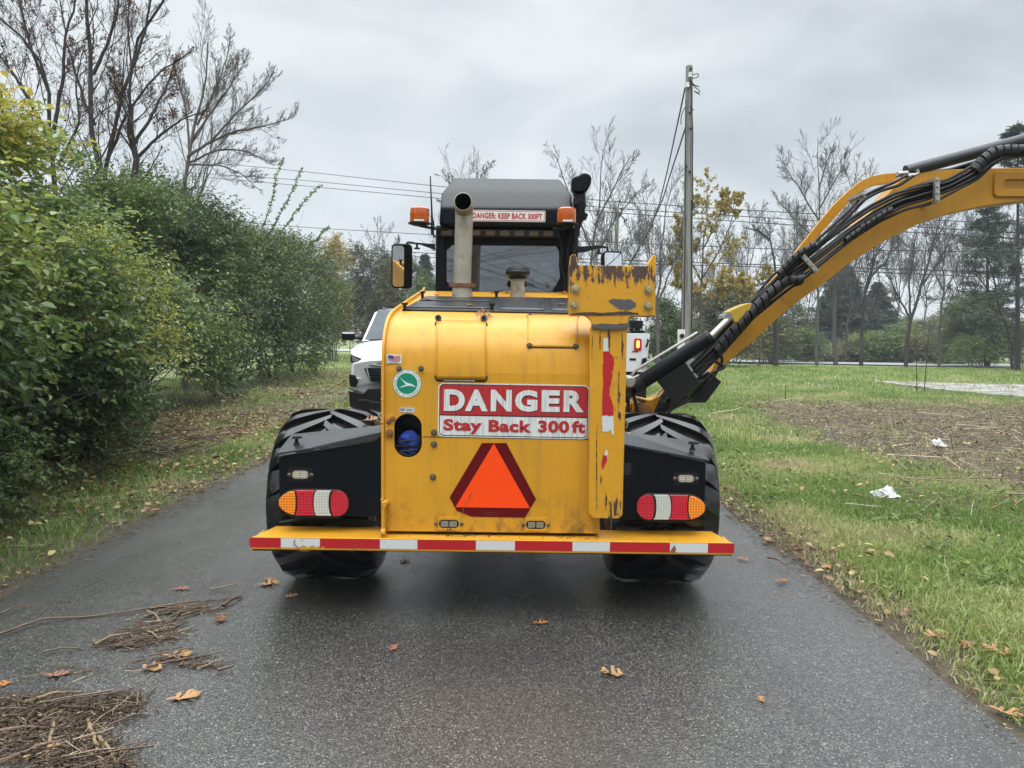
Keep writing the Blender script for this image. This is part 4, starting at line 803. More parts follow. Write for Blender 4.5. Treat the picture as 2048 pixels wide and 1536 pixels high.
# wheels
def wheel(x, y, Rr, Wd, side, lugs=20):
    prof = [(.26, -.5), (.30, -.52), (.40, -.52), (.455, -.50), (.478, -.44), (.488, -.3), (.492, 0), (.488, .3), (.478, .44), (.455, .50), (.40, .52), (.30, .52), (.26, .5)]
    k = Rr / .53; mb = MB(); mb.lathe((x, y, Rr), (1, 0, 0), [(r * k, h * Wd) for r, h in prof], 64, close=False)
    ty = None
    def srf(s, a, h):      # s -1..1 across the tread
        rb = (.487 - .008 * s * s - .055 * max(0, abs(s) - .80) * 5 * .9) * k + h
        wx = s * Wd * .5 if abs(s) < 1 else math.copysign(Wd * .5 + (abs(s) - 1) * .02, s)
        return (x + wx, y + rb * math.cos(a), Rr + rb * math.sin(a))
    for sgn in (-1, 1):
        for i in range(lugs):
            a0 = 2 * math.pi * (i + (.5 if sgn > 0 else 0)) / lugs; vs = []; n = 7
            for q in range(n):
                t = q / (n - 1); s = sgn * (-.04 + 1.08 * t); da = .46 * t ** .8; wa = .062 + .014 * t
                hh = .040 * k if q < n - 1 else .032
                for w_, h in ((-wa, -.02), (-wa * .86, hh), (wa * .86, hh), (wa, -.02)): vs.append(srf(s, a0 + (da + w_) * 1.0, h))
            fs = [(q * 4 + j, q * 4 + j + 1, q * 4 + j + 5, q * 4 + j + 4) for q in range(n - 1) for j in range(3)] + [(0, 1, 2, 3), tuple((n - 1) * 4 + j for j in (3, 2, 1, 0))]
            mb.add(vs, fs)
    w_ = mb.build('wheel', M['rubber'], tr, bevel=0)
    mb = MB(); mb.lathe((x, y, Rr), (1, 0, 0), [(.262 * k, -.49 * Wd), (.25 * k, -.3 * Wd), (.23 * k, side * .05 * Wd), (.08, side * .12 * Wd), (.0, side * .12 * Wd)], 36); mb.lathe((x, y, Rr), (1, 0, 0), [(.262 * k, .49 * Wd), (.25 * k, .3 * Wd), (.23 * k, side * .05 * Wd)], 36)
    rim = mb.build('rim', M['yellow'], tr); rim.parent = w_; rim.location = (0, 0, 0)
    return w_
wheel(-1.062, 4.515, .512, .565, -1); wheel(.868, 4.515, .512, .565, 1); wheel(-1.0, 7.8, .5, .5, -1); wheel(.8, 7.8, .5, .5, 1)

# hood: side profile (y, z) swept across
prof = [(3.845, .452), (3.845, 1.28), (3.853, 1.36), (3.872, 1.425), (3.905, 1.475), (3.955, 1.515), (4.03, 1.552), (4.14, 1.583), (4.35, 1.617), (4.7, 1.669), (5.2, 1.742), (5.66, 1.809)]
pf = resample([(0, a, b) for a, b in prof[1:]], 40)[:, 1:]; prof = [prof[0]] + [tuple(p) for p in pf]
XL, XR = at(768, 900, 3.845).x, at(1202, 900, 3.845).x
def hood_hit(u, v, off=0.0):           # where a view ray meets the hood skin
    d = ray(u, v)
    for i in range(len(prof) - 1):
        (ya, za), (yb, zb) = prof[i], prof[i + 1]; dy, dz = yb - ya, zb - za
        den = d.y * dz - d.z * dy
        if abs(den) < 1e-9: continue
        t = (ya * dz - (za - CAM_H) * dy) / den; p = Vector((0, 0, CAM_H)) + d * t
        s = ((p.y - ya) * dy + (p.z - za) * dz) / (dy * dy + dz * dz)
        if -1e-4 <= s <= 1.0001:
            nrm = Vector((0, -dz, dy)).normalized(); return p + nrm * off
    return None
def sp(s):     # arc-length point on the upper profile
    return None
mb = MB()
zl = 1.28
hole = P2(3.845, [(816 + 28 * math.cos(a), (855 if math.sin(a) > 0 else 887) - 28 * math.sin(a)) for a in np.linspace(0, 2 * math.pi, 28, endpoint=False)])
mb.prism([(XL, .452), (XR, .452), (XR, zl), (XL, zl)], 3.845, 3.853, 0, [hole])
mb.build('rear_panel', M['yellow_low'], tr)
mb = MB(); vs = []; nx = 2; rr_ = .05
xs_ = [XL, XL + .012, XR - .075, XR - .05, XR - .025, XR - .007, XR]; drop = [0, 0, 0, .006, .02, .048, .085]
nz = len(prof) - 1
for j in range(1, len(prof)):
    (ya, za) = prof[j]; (y0, z0) = prof[max(1, j - 1)]; (y1, z1) = prof[min(len(prof) - 1, j + 1)]; nr_ = Vector((0, -(z1 - z0), y1 - y0)).normalized()
    for x, dd in zip(xs_, drop):
        f = min(1, max(0, (za - 1.28) / .2)); vs.append((x - (0 if dd < .08 else 0), ya - nr_.y * dd * f, za - nr_.z * dd * f))
k = len(xs_); mb.add(vs, [(j * k + i, j * k + i + 1, (j + 1) * k + i + 1, (j + 1) * k + i) for j in range(nz - 1) for i in range(k - 1)])
hood = mb.build('engine_hood', M['yellow'], tr)
for x, s in ((XL, 1), (XR - .014, 1)):     # side walls
    mb = MB()
    f_ = 0 if x == XL else .085
    pts = [(a + .006 + (f_ * .6 if b > 1.3 else 0), b - .004 - (f_ if b > 1.45 else 0)) for a, b in prof] + [(5.66, .452)]
    n = len(pts); vs = [(x, a, b) for a, b in pts] + [(x + .014, a, b) for a, b in pts]
    mb.add(vs, [tuple(range(n)), tuple(range(n, 2 * n))[::-1]] + [(i, (i + 1) % n, n + (i + 1) % n, n + i) for i in range(n)]); mb.build('hood_side', M['yellow'], tr, smooth=False)
# inside of the filler opening
mb = MB(); mb.box(XL + .03, XL + .35, 4.05, 4.06, .9, 1.25); mb.box(XL + .02, XL + .03, 3.86, 4.06, .9, 1.25); mb.box(XL + .35, XL + .36, 3.86, 4.06, .9, 1.25); mb.box(XL + .02, XL + .36, 3.86, 4.06, .89, .9); mb.build('filler_recess', M['black_steel'], tr)
mb = MB(); cx, cz = C2(818, 886, 3.9); ring = hole; 
mb.ball((cx, 3.905, cz), (.062, .03, .066), 16); mb.ball((cx - .012, 3.88, cz + .03), (.03, .02, .018), 10); mb.ball((cx + .02, 3.885, cz - .02), (.035, .02, .04), 10)
o = mb.build('blue_rag', M['blue_cloth'], tr); d_ = o.modifiers.new('d', 'DISPLACE'); t_ = bpy.data.textures.new('crumple', 'CLOUDS'); t_.noise_scale = .035; d_.texture = t_; d_.strength = .02
mb = MB(); q = [at(u, v, 3.865) for u, v in [(797, 884), (810, 881), (832, 880), (842, 872)]]; mb.tube(resample(q, 8), .0035, 6)
q = [at(u, v, 3.862) for u, v in [(838, 868), (842, 885), (832, 905), (818, 912), (800, 905)]]; mb.tube(resample(q, 12), .003, 6); mb.tube([at(798, 903, 3.865), at(835, 899, 3.865)], .003, 6); mb.build('filler_hook', M['black_steel'], tr)
# side flange standing proud of the skin on the left, with hinge lug
fp = [(a - .02, b + (.0 if b < 1.2 else .018)) for a, b in prof if b > .6]; fp = [(3.835, .60)] + fp; fp[-1] = (5.62, 1.835)
n = len(fp); vs = []
for x in (XL - .012, XL + .0015):
    for j, (a, b) in enumerate(fp): vs.append((x, a, b))
    for j, (a, b) in enumerate(fp):
        (a0, b0) = fp[max(0, j - 1)]; (a1, b1) = fp[min(n - 1, j + 1)]; nn = Vector((a1 - a0, b1 - b0)).normalized(); vs.append((x, a + nn.y * .045, b - nn.x * .045))
fs = []
for j in range(n - 1):
    fs += [(j, j + 1, n + j + 1, n + j), (2 * n + j, 3 * n + j, 3 * n + j + 1, 2 * n + j + 1), (j, 2 * n + j, 2 * n + j + 1, j + 1), (n + j, n + j + 1, 3 * n + j + 1, 3 * n + j)]
mb = MB(); mb.add(vs, fs)
for v_ in (800, 845, 1000): x, z = C2(769, v_, 3.83); mb.ball((XL - .008, 3.832, z), .008, 8)
mb.build('side_flange', M['yellow'], tr)
mb = MB(); x, z0 = C2(772, 1072, 3.84); z1 = C2(772, 1000, 3.84)[1]
mb.prism([(XL - .004, z0 - .0), (XL + .012, z0 + .005), (XL + .014, z1 - .03), (XL + .03, z1 - .01), (XL + .026, z1 + .002), (XL - .004, z1)], 3.79, 3.84); mb.lathe((XL + .004, 3.80, z0 + .03), (1, 0, 0), [(0, -.01), (.022, -.01), (.022, .012), (0, .012)], 14)
mb.build('hinge_lug', M['yellow_worn'], tr, bevel=.003)
# horizontal seam and hatch outlines: dark grooves following the skin
def groove(name, uvs, rad=.003, m='soot', off=.0006, parent=None, seg=5):
    pts = []
    for a, b in zip(uvs[:-1], uvs[1:]):
        for i in range(seg): t = i / seg; h = hood_hit(a[0] + (b[0] - a[0]) * t, a[1] + (b[1] - a[1]) * t, off); pts.append(h)
    pts.append(hood_hit(*uvs[-1], off)); pts = [p for p in pts if p is not None]
    mb = MB(); mb.tube(pts, rad, 6); return mb.build(name, M[m], parent or tr)
groove('panel_seam', [(846, 873.5), (1180, 879)], .0018)
def rrp(u0, v0, u1, v1, r):
    o = []
    for cx, cy, a0 in ((u1 - r, v0 + r, 0), (u0 + r, v0 + r, 90), (u0 + r, v1 - r, 180), (u1 - r, v1 - r, 270)):
        for i in range(5): a = R(a0 + 22.5 * i); o.append((cx + r * math.cos(a), cy - r * math.sin(a)))
    return o
def skin_patch(name, u0, v0, u1, v1, off, m, n=14, tilt=.0122):
    vs = []
    for j in range(n + 1):
        for i in range(n + 1):
            u = u0 + (u1 - u0) * i / n; v = v0 + (v1 - v0) * j / n + (u - (u0 + u1) / 2) * tilt
            # cut the corners round
            vs.append(hood_hit(u, v, off))
    g = [(j * (n + 1) + i, j * (n + 1) + i + 1, (j + 1) * (n + 1) + i + 1, (j + 1) * (n + 1) + i) for j in range(n) for i in range(n)]
    mb = MB(); mb.add(vs, g); o = mb.build(name, m, tr); s = o.modifiers.new('s', 'SOLIDIFY'); s.thickness = off - .0005; s.offset = -1; return o
tl = lambda pts, uc: [(u, v + (u - uc) * .0122) for u, v in pts]
hatch = skin_patch('access_hatch', 873, 645.5, 972, 759, .006, M['yellow'])
loop = tl(rrp(870.5, 643, 974, 762, 7), 922); loop.append(loop[0]); groove('hatch_gasket', loop, .0036, 'soot', .002, hatch, 1).location = (0, 0, 0)
mb = MB()
for u in (877, 968): p = hood_hit(u, 643 + (u - 922) * .0122, .012); mb.lathe(p, (0, -.9, .4), [(0, -.012), (.008, -.012), (.008, .008), (.018, .008), (.018, .017), (0, .017)], 10); mb.box(p.x - .006, p.x + .006, p.y - .02, p.y, p.z - .004, p.z + .02)
o = mb.build('rubber_latch', M['black_steel'], hatch); o.location = (0, 0, 0)
mb = MB(); a, b = hood_hit(887, 760.5, .004), hood_hit(950, 761.5, .004); mb.tube([a, b], .0045, 8)
for u in (898, 942): p = hood_hit(u, 757, .004); mb.ball(p, .006, 8)
o = mb.build('piano_hinge', M['steel'], hatch); o.location = (0, 0, 0)
h2 = skin_patch('inspection_cover', 1055, 631, 1156, 695, .004, M['yellow'])
loop = tl(rrp(1053.5, 630, 1157.5, 696, 5), 1105); loop.append(loop[0]); groove('cover_gap', loop, .0018, 'soot', .002, h2, 1).location = (0, 0, 0)
mb = MB()
for u, v in ((1059, 691), (1151, 692.5)): p = hood_hit(u, v); bolt(mb, p.x, p.z, p.y - .006, .010, .01)
o = mb.build('cover_bolt', M['dull_bolt'], h2); o.location = (0, 0, 0)
mb = MB()
for u, v in ((1060, 631), (1147, 633)): p = hood_hit(u, v, .004); mb.ball(p, (.012, .01, .006), 8)
o = mb.build('cover_clip', M['black_steel'], h2); o.location = (0, 0, 0)
# black wet mesh on top of the hood
def skin_quad(name, c, off, m, n=10, th=None, parent=tr):
    vs = []
    for j in range(n + 1):
        for i in range(n + 1):
            s, t = i / n, j / n; u = (c[0][0] * (1 - s) + c[1][0] * s) * (1 - t) + (c[3][0] * (1 - s) + c[2][0] * s) * t; v = (c[0][1] * (1 - s) + c[1][1] * s) * (1 - t) + (c[3][1] * (1 - s) + c[2][1] * s) * t
            vs.append(hood_hit(u, v, off))
    mb = MB(); mb.add(vs, [(j * (n + 1) + i, j * (n + 1) + i + 1, (j + 1) * (n + 1) + i + 1, (j + 1) * (n + 1) + i) for j in range(n) for i in range(n)]); o = mb.build(name, m, parent)
    if parent is not tr: o.location = (0, 0, 0)
    s = o.modifiers.new('s', 'SOLIDIFY'); s.thickness = th or off * .9; s.offset = -1; return o
gr = skin_quad('hood_grille', [(853, 595), (1178, 599), (1183, 629.5), (804, 622)], .010, M['black_steel'])
for c in ([(856, 597.5), (988, 599), (986, 606), (840, 604.5)], [(836, 607), (985, 608.5), (982, 621), (812, 618.5)], [(1000, 599.5), (1086, 600.5), (1089, 625), (998, 623.5)], [(1099, 600.5), (1176, 601), (1180, 627), (1103, 625.5)]):
    skin_quad('mesh_screen', c, .015, M['grille'], 6, .004, gr)
mb = MB()
for u, v in ((845, 597), (809.6, 622), (992.8, 596), (984, 623)):
    p = hood_hit(u, v, .012); mb.lathe(p, (0, 0, 1), [(0, -.02), (.010, -.02), (.010, .022), (.019, .024), (.019, .034), (0, .034)], 10)
mb.build('rubber_latch', M['black_steel'], tr)

# decals
y0 = 3.845
x, z = C2(814, 767, y0); mb = MB(); mb.lathe((x, y0, z), (0, -1, 0), [(0, 0), (.0735, 0), (.0735, .0012), (0, .0012)], 48); dec = mb.build('state_decal', M['label_white'], tr)
mb = MB(); mb.lathe((x, y0 - .0012, z), (0, -1, 0), [(.0715, 0), (.0735, 0), (.0735, .0006), (.0715, .0006)], 48, close=True); mb.lathe((x, y0 - .0012, z), (0, -1, 0), [(0, 0), (.0535, 0), (.0535, .0007), (0, .0007)], 48)
o = mb.build('green_field', M['green'], dec); o.location = (0, 0, 0)
# (the rotated wing emblem)
W1 = [(-24, 19), (-16, 12), (-9, 7.5), (-1, 4.5), (8, 2.5), (20, -1.5), (25, -3.5), (18, 1), (27, 9), (22, 4), (14, 1)]
wing = [(-20, -14), (-13, -8), (-5, -3.5), (3, -2), (10, 1), (17, 6.5), (20, 10.5), (10, 6.5), (0, 5.5), (-12, 8.5), (-18, 10), (-8, 5.5), (-1, 2.6), (-4, -.5), (-13, -7.5)]
k = .0735 / 28; o_ = MB(); 
o_.prism([(x + a * k, z - b * k) for a, b in [(-14.5, -13), (-8, -6.5), (-1, -2), (4, -.3), (11, 1.2), (17.5, 7.5), (9, 4.6), (2, 4.4), (-6, 6.5), (-15, 8.5), (-7, 4.2), (-1.5, 2.2), (-3.5, .2), (-9, -5.5)]], y0 - .0030, y0 - .0020)
o = o_.build('wing_emblem', M['label_white'], dec, smooth=False); o.location = (0, 0, 0)
def ring_text(s, a0, a1, rad, inward=False):
    n = len(s)
    for i, ch in enumerate(s):
        if ch == ' ': continue
        a = a0 + (a1 - a0) * i / max(1, n - 1); cx, cz = x + rad * math.cos(a), z + rad * math.sin(a); rot = a - math.pi / 2 + (math.pi if inward else 0)
        w_ = .0042 if ch not in 'IMW' else (.0014 if ch == 'I' else .0055); t = text_mesh('rim_lettering', ch, cx - w_ / 1.6, cx + w_ / 1.6, cz - .0042, cz + .0042, y0 - .0013, M['green'], dec, .02, .0006, rot=rot); t.location = (0, 0, 0); LET.append(t)
LET = []
ring_text('STATE OF OHIO', R(146), R(34), .0632); ring_text('DEPARTMENT OF TRANSPORTATION', R(163), R(377), .0632, True)
with bpy.context.temp_override(active_object=LET[0], selected_editable_objects=LET, selected_objects=LET): bpy.ops.object.join()
# flag sticker
x0, x1, z0, z1 = rect(773, 709, 803, 727, y0); mb = MB(); mb.box(x0, x1, y0 - .0012, y0, z0, z1); fl = mb.build('flag_sticker', M['label_white'], tr)
def wavy(a, b, c, d, m, nm, yy):
    mb = MB(); n = 10; vs = []
    for i in range(n + 1):
        t = i / n; xx = x0 + (x1 - x0) * (a + (b - a) * t); wv = .05 * math.sin(t * (b - a) * 8 + a * 8)
        vs += [(xx, yy, z0 + (z1 - z0) * (c + wv)), (xx, yy, z0 + (z1 - z0) * (d + wv))]
    mb.add(vs, [(2 * i, 2 * i + 2, 2 * i + 3, 2 * i + 1) for i in range(n)]); o = mb.build(nm, m, fl, smooth=False); o.location = (0, 0, 0); return o
for i in range(7): wavy(.12 if i < 4 else .12, .92, .22 + i * .095, .22 + i * .095 + .055, M['flag_red'], 'flag_stripe', y0 - .0018)
wavy(.12, .47, .52, .88, M['navy'], 'flag_canton', y0 - .0026)
mb = MB(); mb.box(x0 + .003, x0 + .0045, y0 - .0025, y0 - .0012, z0 + .008, z1 - .003); o = mb.build('flag_staff', M['letter_black'], fl); o.location = (0, 0, 0)
text_mesh('flag_caption', 'MADE IN THE USA', x0 + .012, x1 - .008, z0 + .002, z0 + .006, y0 - .0013, M['letter_black'], fl, .02, .0006).location = (0, 0, 0)
x0, x1, z0, z1 = rect(798, 814, 830, 825, y0); mb = MB(); mb.prism(rr(x0, x1, z0, z1, .004), y0 - .0012, y0); df = mb.build('filler_label', M['label_white'], tr)
mb = MB(); mb.prism(rr(x0 + .001, x1 - .001, z0 + .001, z1 - .001, .0035), y0 - .0016, y0 - .0013, 0, [rr(x0 + .0025, x1 - .0025, z0 + .0025, z1 - .0025, .0025)]); o = mb.build('label_border', M['letter_black'], df, smooth=False); o.location = (0, 0, 0)
text_mesh('label_lettering', 'DEF ONLY', x0 + .006, x1 - .006, z0 + .007, z1 - .007, y0 - .0013, M['letter_black'], df, .035, .0006).location = (0, 0, 0)
# bolts on the panel, hinge plate
mb = MB()
for u, v in ((798, 737.5), (842, 737), (868, 865), (868, 888.6), (866, 954)): xx, zz = C2(u, v, y0); bolt(mb, xx, zz, y0, .010 if v < 800 else .0115, .012)
mb.build('panel_bolt', M['dull_bolt'], tr)
x0, x1, z0, z1 = rect(771, 832, 789, 874, y0); mb = MB(); mb.prism(rr(x0, x1, z0, z1, .006), y0 - .008, y0); hp = mb.build('hinge_plate', M['yellow_worn'], tr, bevel=.002)
mb = MB()
for u, v, r_ in ((778, 843, .009), (786, 837, .009), (780, 866, .014)): xx, zz = C2(u, v, y0); bolt(mb, xx, zz, y0 - .008, r_, .012)
o = mb.build('hinge_bolt', M['rust'], hp); o.location = (0, 0, 0)
# danger sign
x0, x1, z0, z1 = rect(875.5, 767.5, 1178.5, 876.5, y0); cc_ = ((x0 + x1) / 2, (z0 + z1) / 2); rt = R(-.35)
mb = MB(); mb.prism(rot2(rr(x0, x1, z0, z1, .028, 6), cc_, rt), y0 - .003, y0); sg = mb.build('danger_sign', M['sign_white'], tr, smooth=False)
zm = z0 + (z1 - z0) * .405
def child(mb, name, m): o = mb.build(name, m, sg, smooth=False); o.location = (0, 0, 0); return o
mb = MB(); i_ = .006; mb.prism(rot2(rr(x0 + i_, x1 - i_, z0 + i_, z1 - i_, .024, 6), cc_, rt), y0 - .0036, y0 - .003, 0, [rot2(rr(x0 + i_ + .004, x1 - i_ - .004, z0 + i_ + .004, z1 - i_ - .004, .021, 6), cc_, rt)])
mb.prism(rot2([(x0 + .008, zm - .003), (x1 - .008, zm - .003), (x1 - .008, zm + .003), (x0 + .008, zm + .003)], cc_, rt), y0 - .0037, y0 - .0031); child(mb, 'sign_border', M['letter_black'])
top = [p for p in rr(x0 + .009, x1 - .009, z0 + .009, z1 - .009, .021, 6) if p[1] > zm]; mb = MB(); mb.prism(rot2([(x0 + .009, zm + .002), (x1 - .009, zm + .002)] + sorted([p for p in top], key=lambda p: math.atan2(p[1] - zm, p[0] - cc_[0])), cc_, rt), y0 - .0034, y0 - .003); child(mb, 'red_field', M['sign_red'])
def word(s, u0, v0, u1, v1, m, bold, nm): a, b, c_, d_ = rect(u0, v0, u1, v1, y0); a_ = text_mesh(nm, s, a, b, c_, d_, y0 - .0042, m, sg, bold, .0008, rot=rt); a_.location = (0, 0, 0); return a_
for i, (s, a, b) in enumerate((('D', 888, 930), ('A', 930, 976), ('N', 981.5, 1023.5), ('G', 1030, 1075), ('E', 1083, 1120), ('R', 1127, 1168))):
    vc = 802 + (a - 1024) * .0095
    a0, b0, c0_, d0_ = rect(a + .8, vc - 21.5 + .8, b + .8, vc + 22 + .8, y0); t = text_mesh('letter_edge', s, a0, b0, c0_, d0_, y0 - .0038, M['letter_black'], sg, .058, .0004, rot=rt); t.location = (0, 0, 0)
    word(s, a, vc - 22.3, b, vc + 21.3, M['sign_white'], .05, 'sign_lettering')
for s, a, b, v0, v1 in (('Stay', 887, 964, 838, 868), ('Back', 977, 1063, 840, 864.5), ('300', 1076, 1138.5, 841, 865.5), ('ft', 1143.5, 1170.5, 841.5, 866)): word(s, a, v0, b, v1, M['sign_red'], .042, 'sign_lettering')
# slow-moving-vehicle triangle
mb = MB(); mb.prism(P2(y0, [(964, 886), (1012.8, 886), (1072, 998), (1050, 1035), (943, 1033), (913, 1021), (899.4, 994.6)]), y0 - .0022, y0); sm = mb.build('slow_vehicle_triangle', M['maroon'], tr, smooth=False)
mb = MB(); mb.prism(P2(y0, [(987.7, 887), (1060, 1016.3), (911, 1014)]), y0 - .0032, y0 - .0022); o = mb.build('orange_centre', M['orange'], sm, smooth=False); o.location = (0, 0, 0)
mb = MB(); mb.tube([at(u, v, y0 - .003) for u, v in [(941, 988), (939, 1000), (929, 1008), (926, 1022), (923, 1035)]], [.0022, .0012, .0016, .0016, .0012], 5); mb.ball(at(941, 990, y0 - .003), (.004, .001, .010), 8); o = mb.build('tear', M['rust'], sm); o.location = (0, 0, 0)
a, b, c_, d_ = rect(973, 1024.5, 995, 1030, y0); mb = MB(); mb.prism([(a, c_), (b, c_), (b, d_), (a, d_)], y0 - .0028, y0 - .0022, 0, [[(a + .0015, c_ + .0015), (b - .0015, c_ + .0015), (b - .0015, d_ - .0015), (a + .0015, d_ - .0015)]]); o = mb.build('maker_box', M['rust'], sm, smooth=False); o.location = (0, 0, 0)
# small strobe lamps
def strobe(u0, v0, u1, v1, D, base_m, lens_m, plate):
    x0, x1, z0, z1 = rect(u0, v0, u1, v1, D); h = z1 - z0; mb = MB()
    if plate: g = .004; mb.prism(rr(x0 - g, x1 + g, z0 - .012, z1 + .012, .004), D - .006, D, 0, [rr(x0 + .002, x1 - .002, z0 + .002, z1 - .002, h * .4)])
    else: mb.prism(rr(x0 - .016, x1 + .016, z0 - .012, z1 + .012, .003), D - .001, D)
    s_ = mb.build('strobe_lamp', base_m, tr, bevel=.001)
    mb = MB(); mb.prism(rr(x0 + .003, x1 - .003, z0 + .002, z1 - .002, h * .42, 6), D - .007, D); o = mb.build('strobe_rim', M['steel'] if not plate else M['black_steel'], s_, bevel=.003); o.location = (0, 0, 0)
    xm = (x0 + x1) / 2; q = h * .17; mb = MB()
    for sx in (-1, 1): mb.prism(rr(min(xm + sx * .003, xm + sx * (x1 - xm - .012)), max(xm + sx * .003, xm + sx * (x1 - xm - .012)), z0 + q, z1 - q, .003), D - .009, D - .007)
    o = mb.build('strobe_lens', lens_m, s_); o.location = (0, 0, 0)
    mb = MB()
    for sx in (x0 - .012, x1 + .012): mb.lathe((sx, D, (z0 + z1) / 2), (0, -1, 0), [(0, 0), (.010, 0), (.010, .006), (.006, .010), (0, .010)], 12)
    o = mb.build('strobe_screw', M['dull_bolt'], s_); o.location = (0, 0, 0)
dim = mat('dim_strobe_lens', (.22, .20, .15), .2, var=.3, vsc=60)
strobe(877, 1038, 919, 1056, y0, M['yellow_worn'], dim, True); strobe(1051, 1040, 1092, 1058, y0, M['yellow_worn'], dim, True)
# rear bumper beam and its tape
x0, x1, z0, z1 = rect(497, 1077.5, 1472, 1106, 3.775); yb = 3.775; th = R(.0)
mb = MB(); mb.prism([(x0, z0), (x1, z0), (x1, z1 - .004), (x0, z1 - .004)], yb, yb + .012); vs = [(x0, yb, z1 - .006), (x1, yb, z1 - .006), (x1 - .055, yb + .205, z1 + .002), (x0 + .06, yb + .205, z1 + .002)]; mb.add(vs + [(a, b, c - .012) for a, b, c in vs], [(0, 1, 2, 3), (7, 6, 5, 4), (0, 4, 5, 1), (1, 5, 6, 2), (2, 6, 7, 3), (3, 7, 4, 0)])
mb.box(x0, x1, yb, yb + .05, z0, z0 + .008); mb.box(x0 + .06, x1 - .06, yb + .19, yb + .205, z0 + .02, z1 - .01)
mb.box(x0 + .001, x0 + .012, yb + .012, yb + .17, z0 + .012, z1 - .012); mb.box(x1 - .012, x1 - .001, yb + .012, yb + .17, z0 + .012, z1 - .012)
bp = mb.build('rear_bumper', M['yellow'], tr, bevel=.003)
xa = lambda u: at(u, 1092, yb).x; h0, h1 = z0 + .013, z1 - .009
for u0, u1, c in ((499, 562, 'r'), (562, 640, 'w'), (640, 760, 'r'), (760, 835, 'w'), (835, 952, 'r'), (952, 1030, 'w'), (1030, 1145, 'r'), (1145, 1220, 'w'), (1220, 1340, 'r'), (1340, 1416, 'w'), (1416, 1469, 'r')):
    a, b = xa(u0), xa(u1) - .0006; n = max(10, int((b - a) / .006)); lo = [(a + (b - a) * i / n, h0 + (.0016 if i % 2 else 0)) for i in range(n + 1)]
    if u0 == 562: lo = [(xx, zz + (.012 * abs(math.sin(xx * 70)) if i > n * .45 else .0)) for i, (xx, zz) in enumerate(lo)]
    if u0 == 640: lo = [(xx, zz + (.010 if 1 < i < 4 else 0)) for i, (xx, zz) in enumerate(lo)]
    hi = [(a + (b - a) * i / n, h1 - (.0014 if i % 2 else 0)) for i in range(n, -1, -1)]
    mb = MB(); mb.prism(lo + hi, yb - .0012, yb); o = mb.build('reflective_tape', M['tape_red' if c == 'r' else 'tape_white'], bp, smooth=False); o.location = (0, 0, 0)
mb = MB(); mb.prism(P2(yb, [(1344, 1096), (1349, 1090), (1352, 1098), (1350, 1105), (1340, 1104)]), yb - .003, yb - .0014); mb.tube([at(*q, yb - .003) for q in [(590, 1080), (587, 1088), (596, 1094), (598, 1101), (618, 1102)]], .0022, 5); mb.tube([at(*q, yb - .003) for q in [(703, 1104), (708, 1099), (711, 1090)]], .0018, 5); o = mb.build('tape_tear', M['rust'], bp); o.location = (0, 0, 0)
mb = MB(); mb.box(XL + .1, XR + .005, 3.82, 3.99, C2(984, 1078, 3.82)[1], C2(984, 1074, 3.82)[1]); mb.build('panel_sill', M['yellow_worn'], tr, bevel=.002)

# fender boxes with lids and lamp clusters
def fender(face, lidpts, knob, side):
    D = 3.88; mb = MB(); n = len(face); f = P2(D, face); b = [(x, D + .12, z) for x, z in f]
    mb.prism(f, D, D + .07); fb = mb.build('fender_box', M['black'], tr, bevel=.004)
    mb = MB(); n = len(lidpts); vs = [at(u, v, d) for u, v, d in lidpts]; vs2 = [p - Vector((0, 0, .012)) for p in vs]
    mb.add(vs + vs2, [tuple(range(n)), tuple(range(n, 2 * n))[::-1]] + [(i, (i + 1) % n, n + (i + 1) % n, n + i) for i in range(n)])
    o = mb.build('lid', M['lid'], fb, smooth=False, bevel=.003); o.location = (0, 0, 0)
    mb = MB(); p = at(knob[0], knob[1], 3.95); mb.lathe(p, (0, 0, 1), [(0, -.02), (.016, -.02), (.014, -.008), (.009, -.004), (.009, .012), (.024, .014), (.02, .026), (0, .026)], 14); mb.box(p.x - .005, p.x + .03, p.y - .02, p.y + .005, p.z + .016, p.z + .024); o = mb.build('lid_latch', M['black_steel'], fb); o.location = (0, 0, 0)
    return fb
fender([(557, 914), (747, 884), (768, 868), (768, 1033), (560, 1030)], [(553, 906, 3.868), (748, 878, 3.868), (768, 858, 3.868), (768, 849, 4.12), (752, 851, 4.12), (583, 868, 4.12)], (593, 882), -1)
fender([(1245, 892), (1412, 926), (1409, 1041), (1245, 1039)], [(1240, 886, 3.868), (1420, 920, 3.868), (1393, 884, 4.12), (1318, 872, 4.12), (1240, 862, 4.12)], (1385, 893), 1)
strobe(583, 940.5, 619, 958.5, 3.88, M['black_steel'], M['strobe'], False); strobe(1354, 949, 1389, 965, 3.88, M['black_steel'], M['strobe'], False)
mb = MB(); x0, x1, z0, z1 = rect(1248, 926, 1262, 950, 3.879); mb.box(x0, x1, 3.877, 3.8795, z0, z1); mb.build('blank_plate', M['roof'], tr)
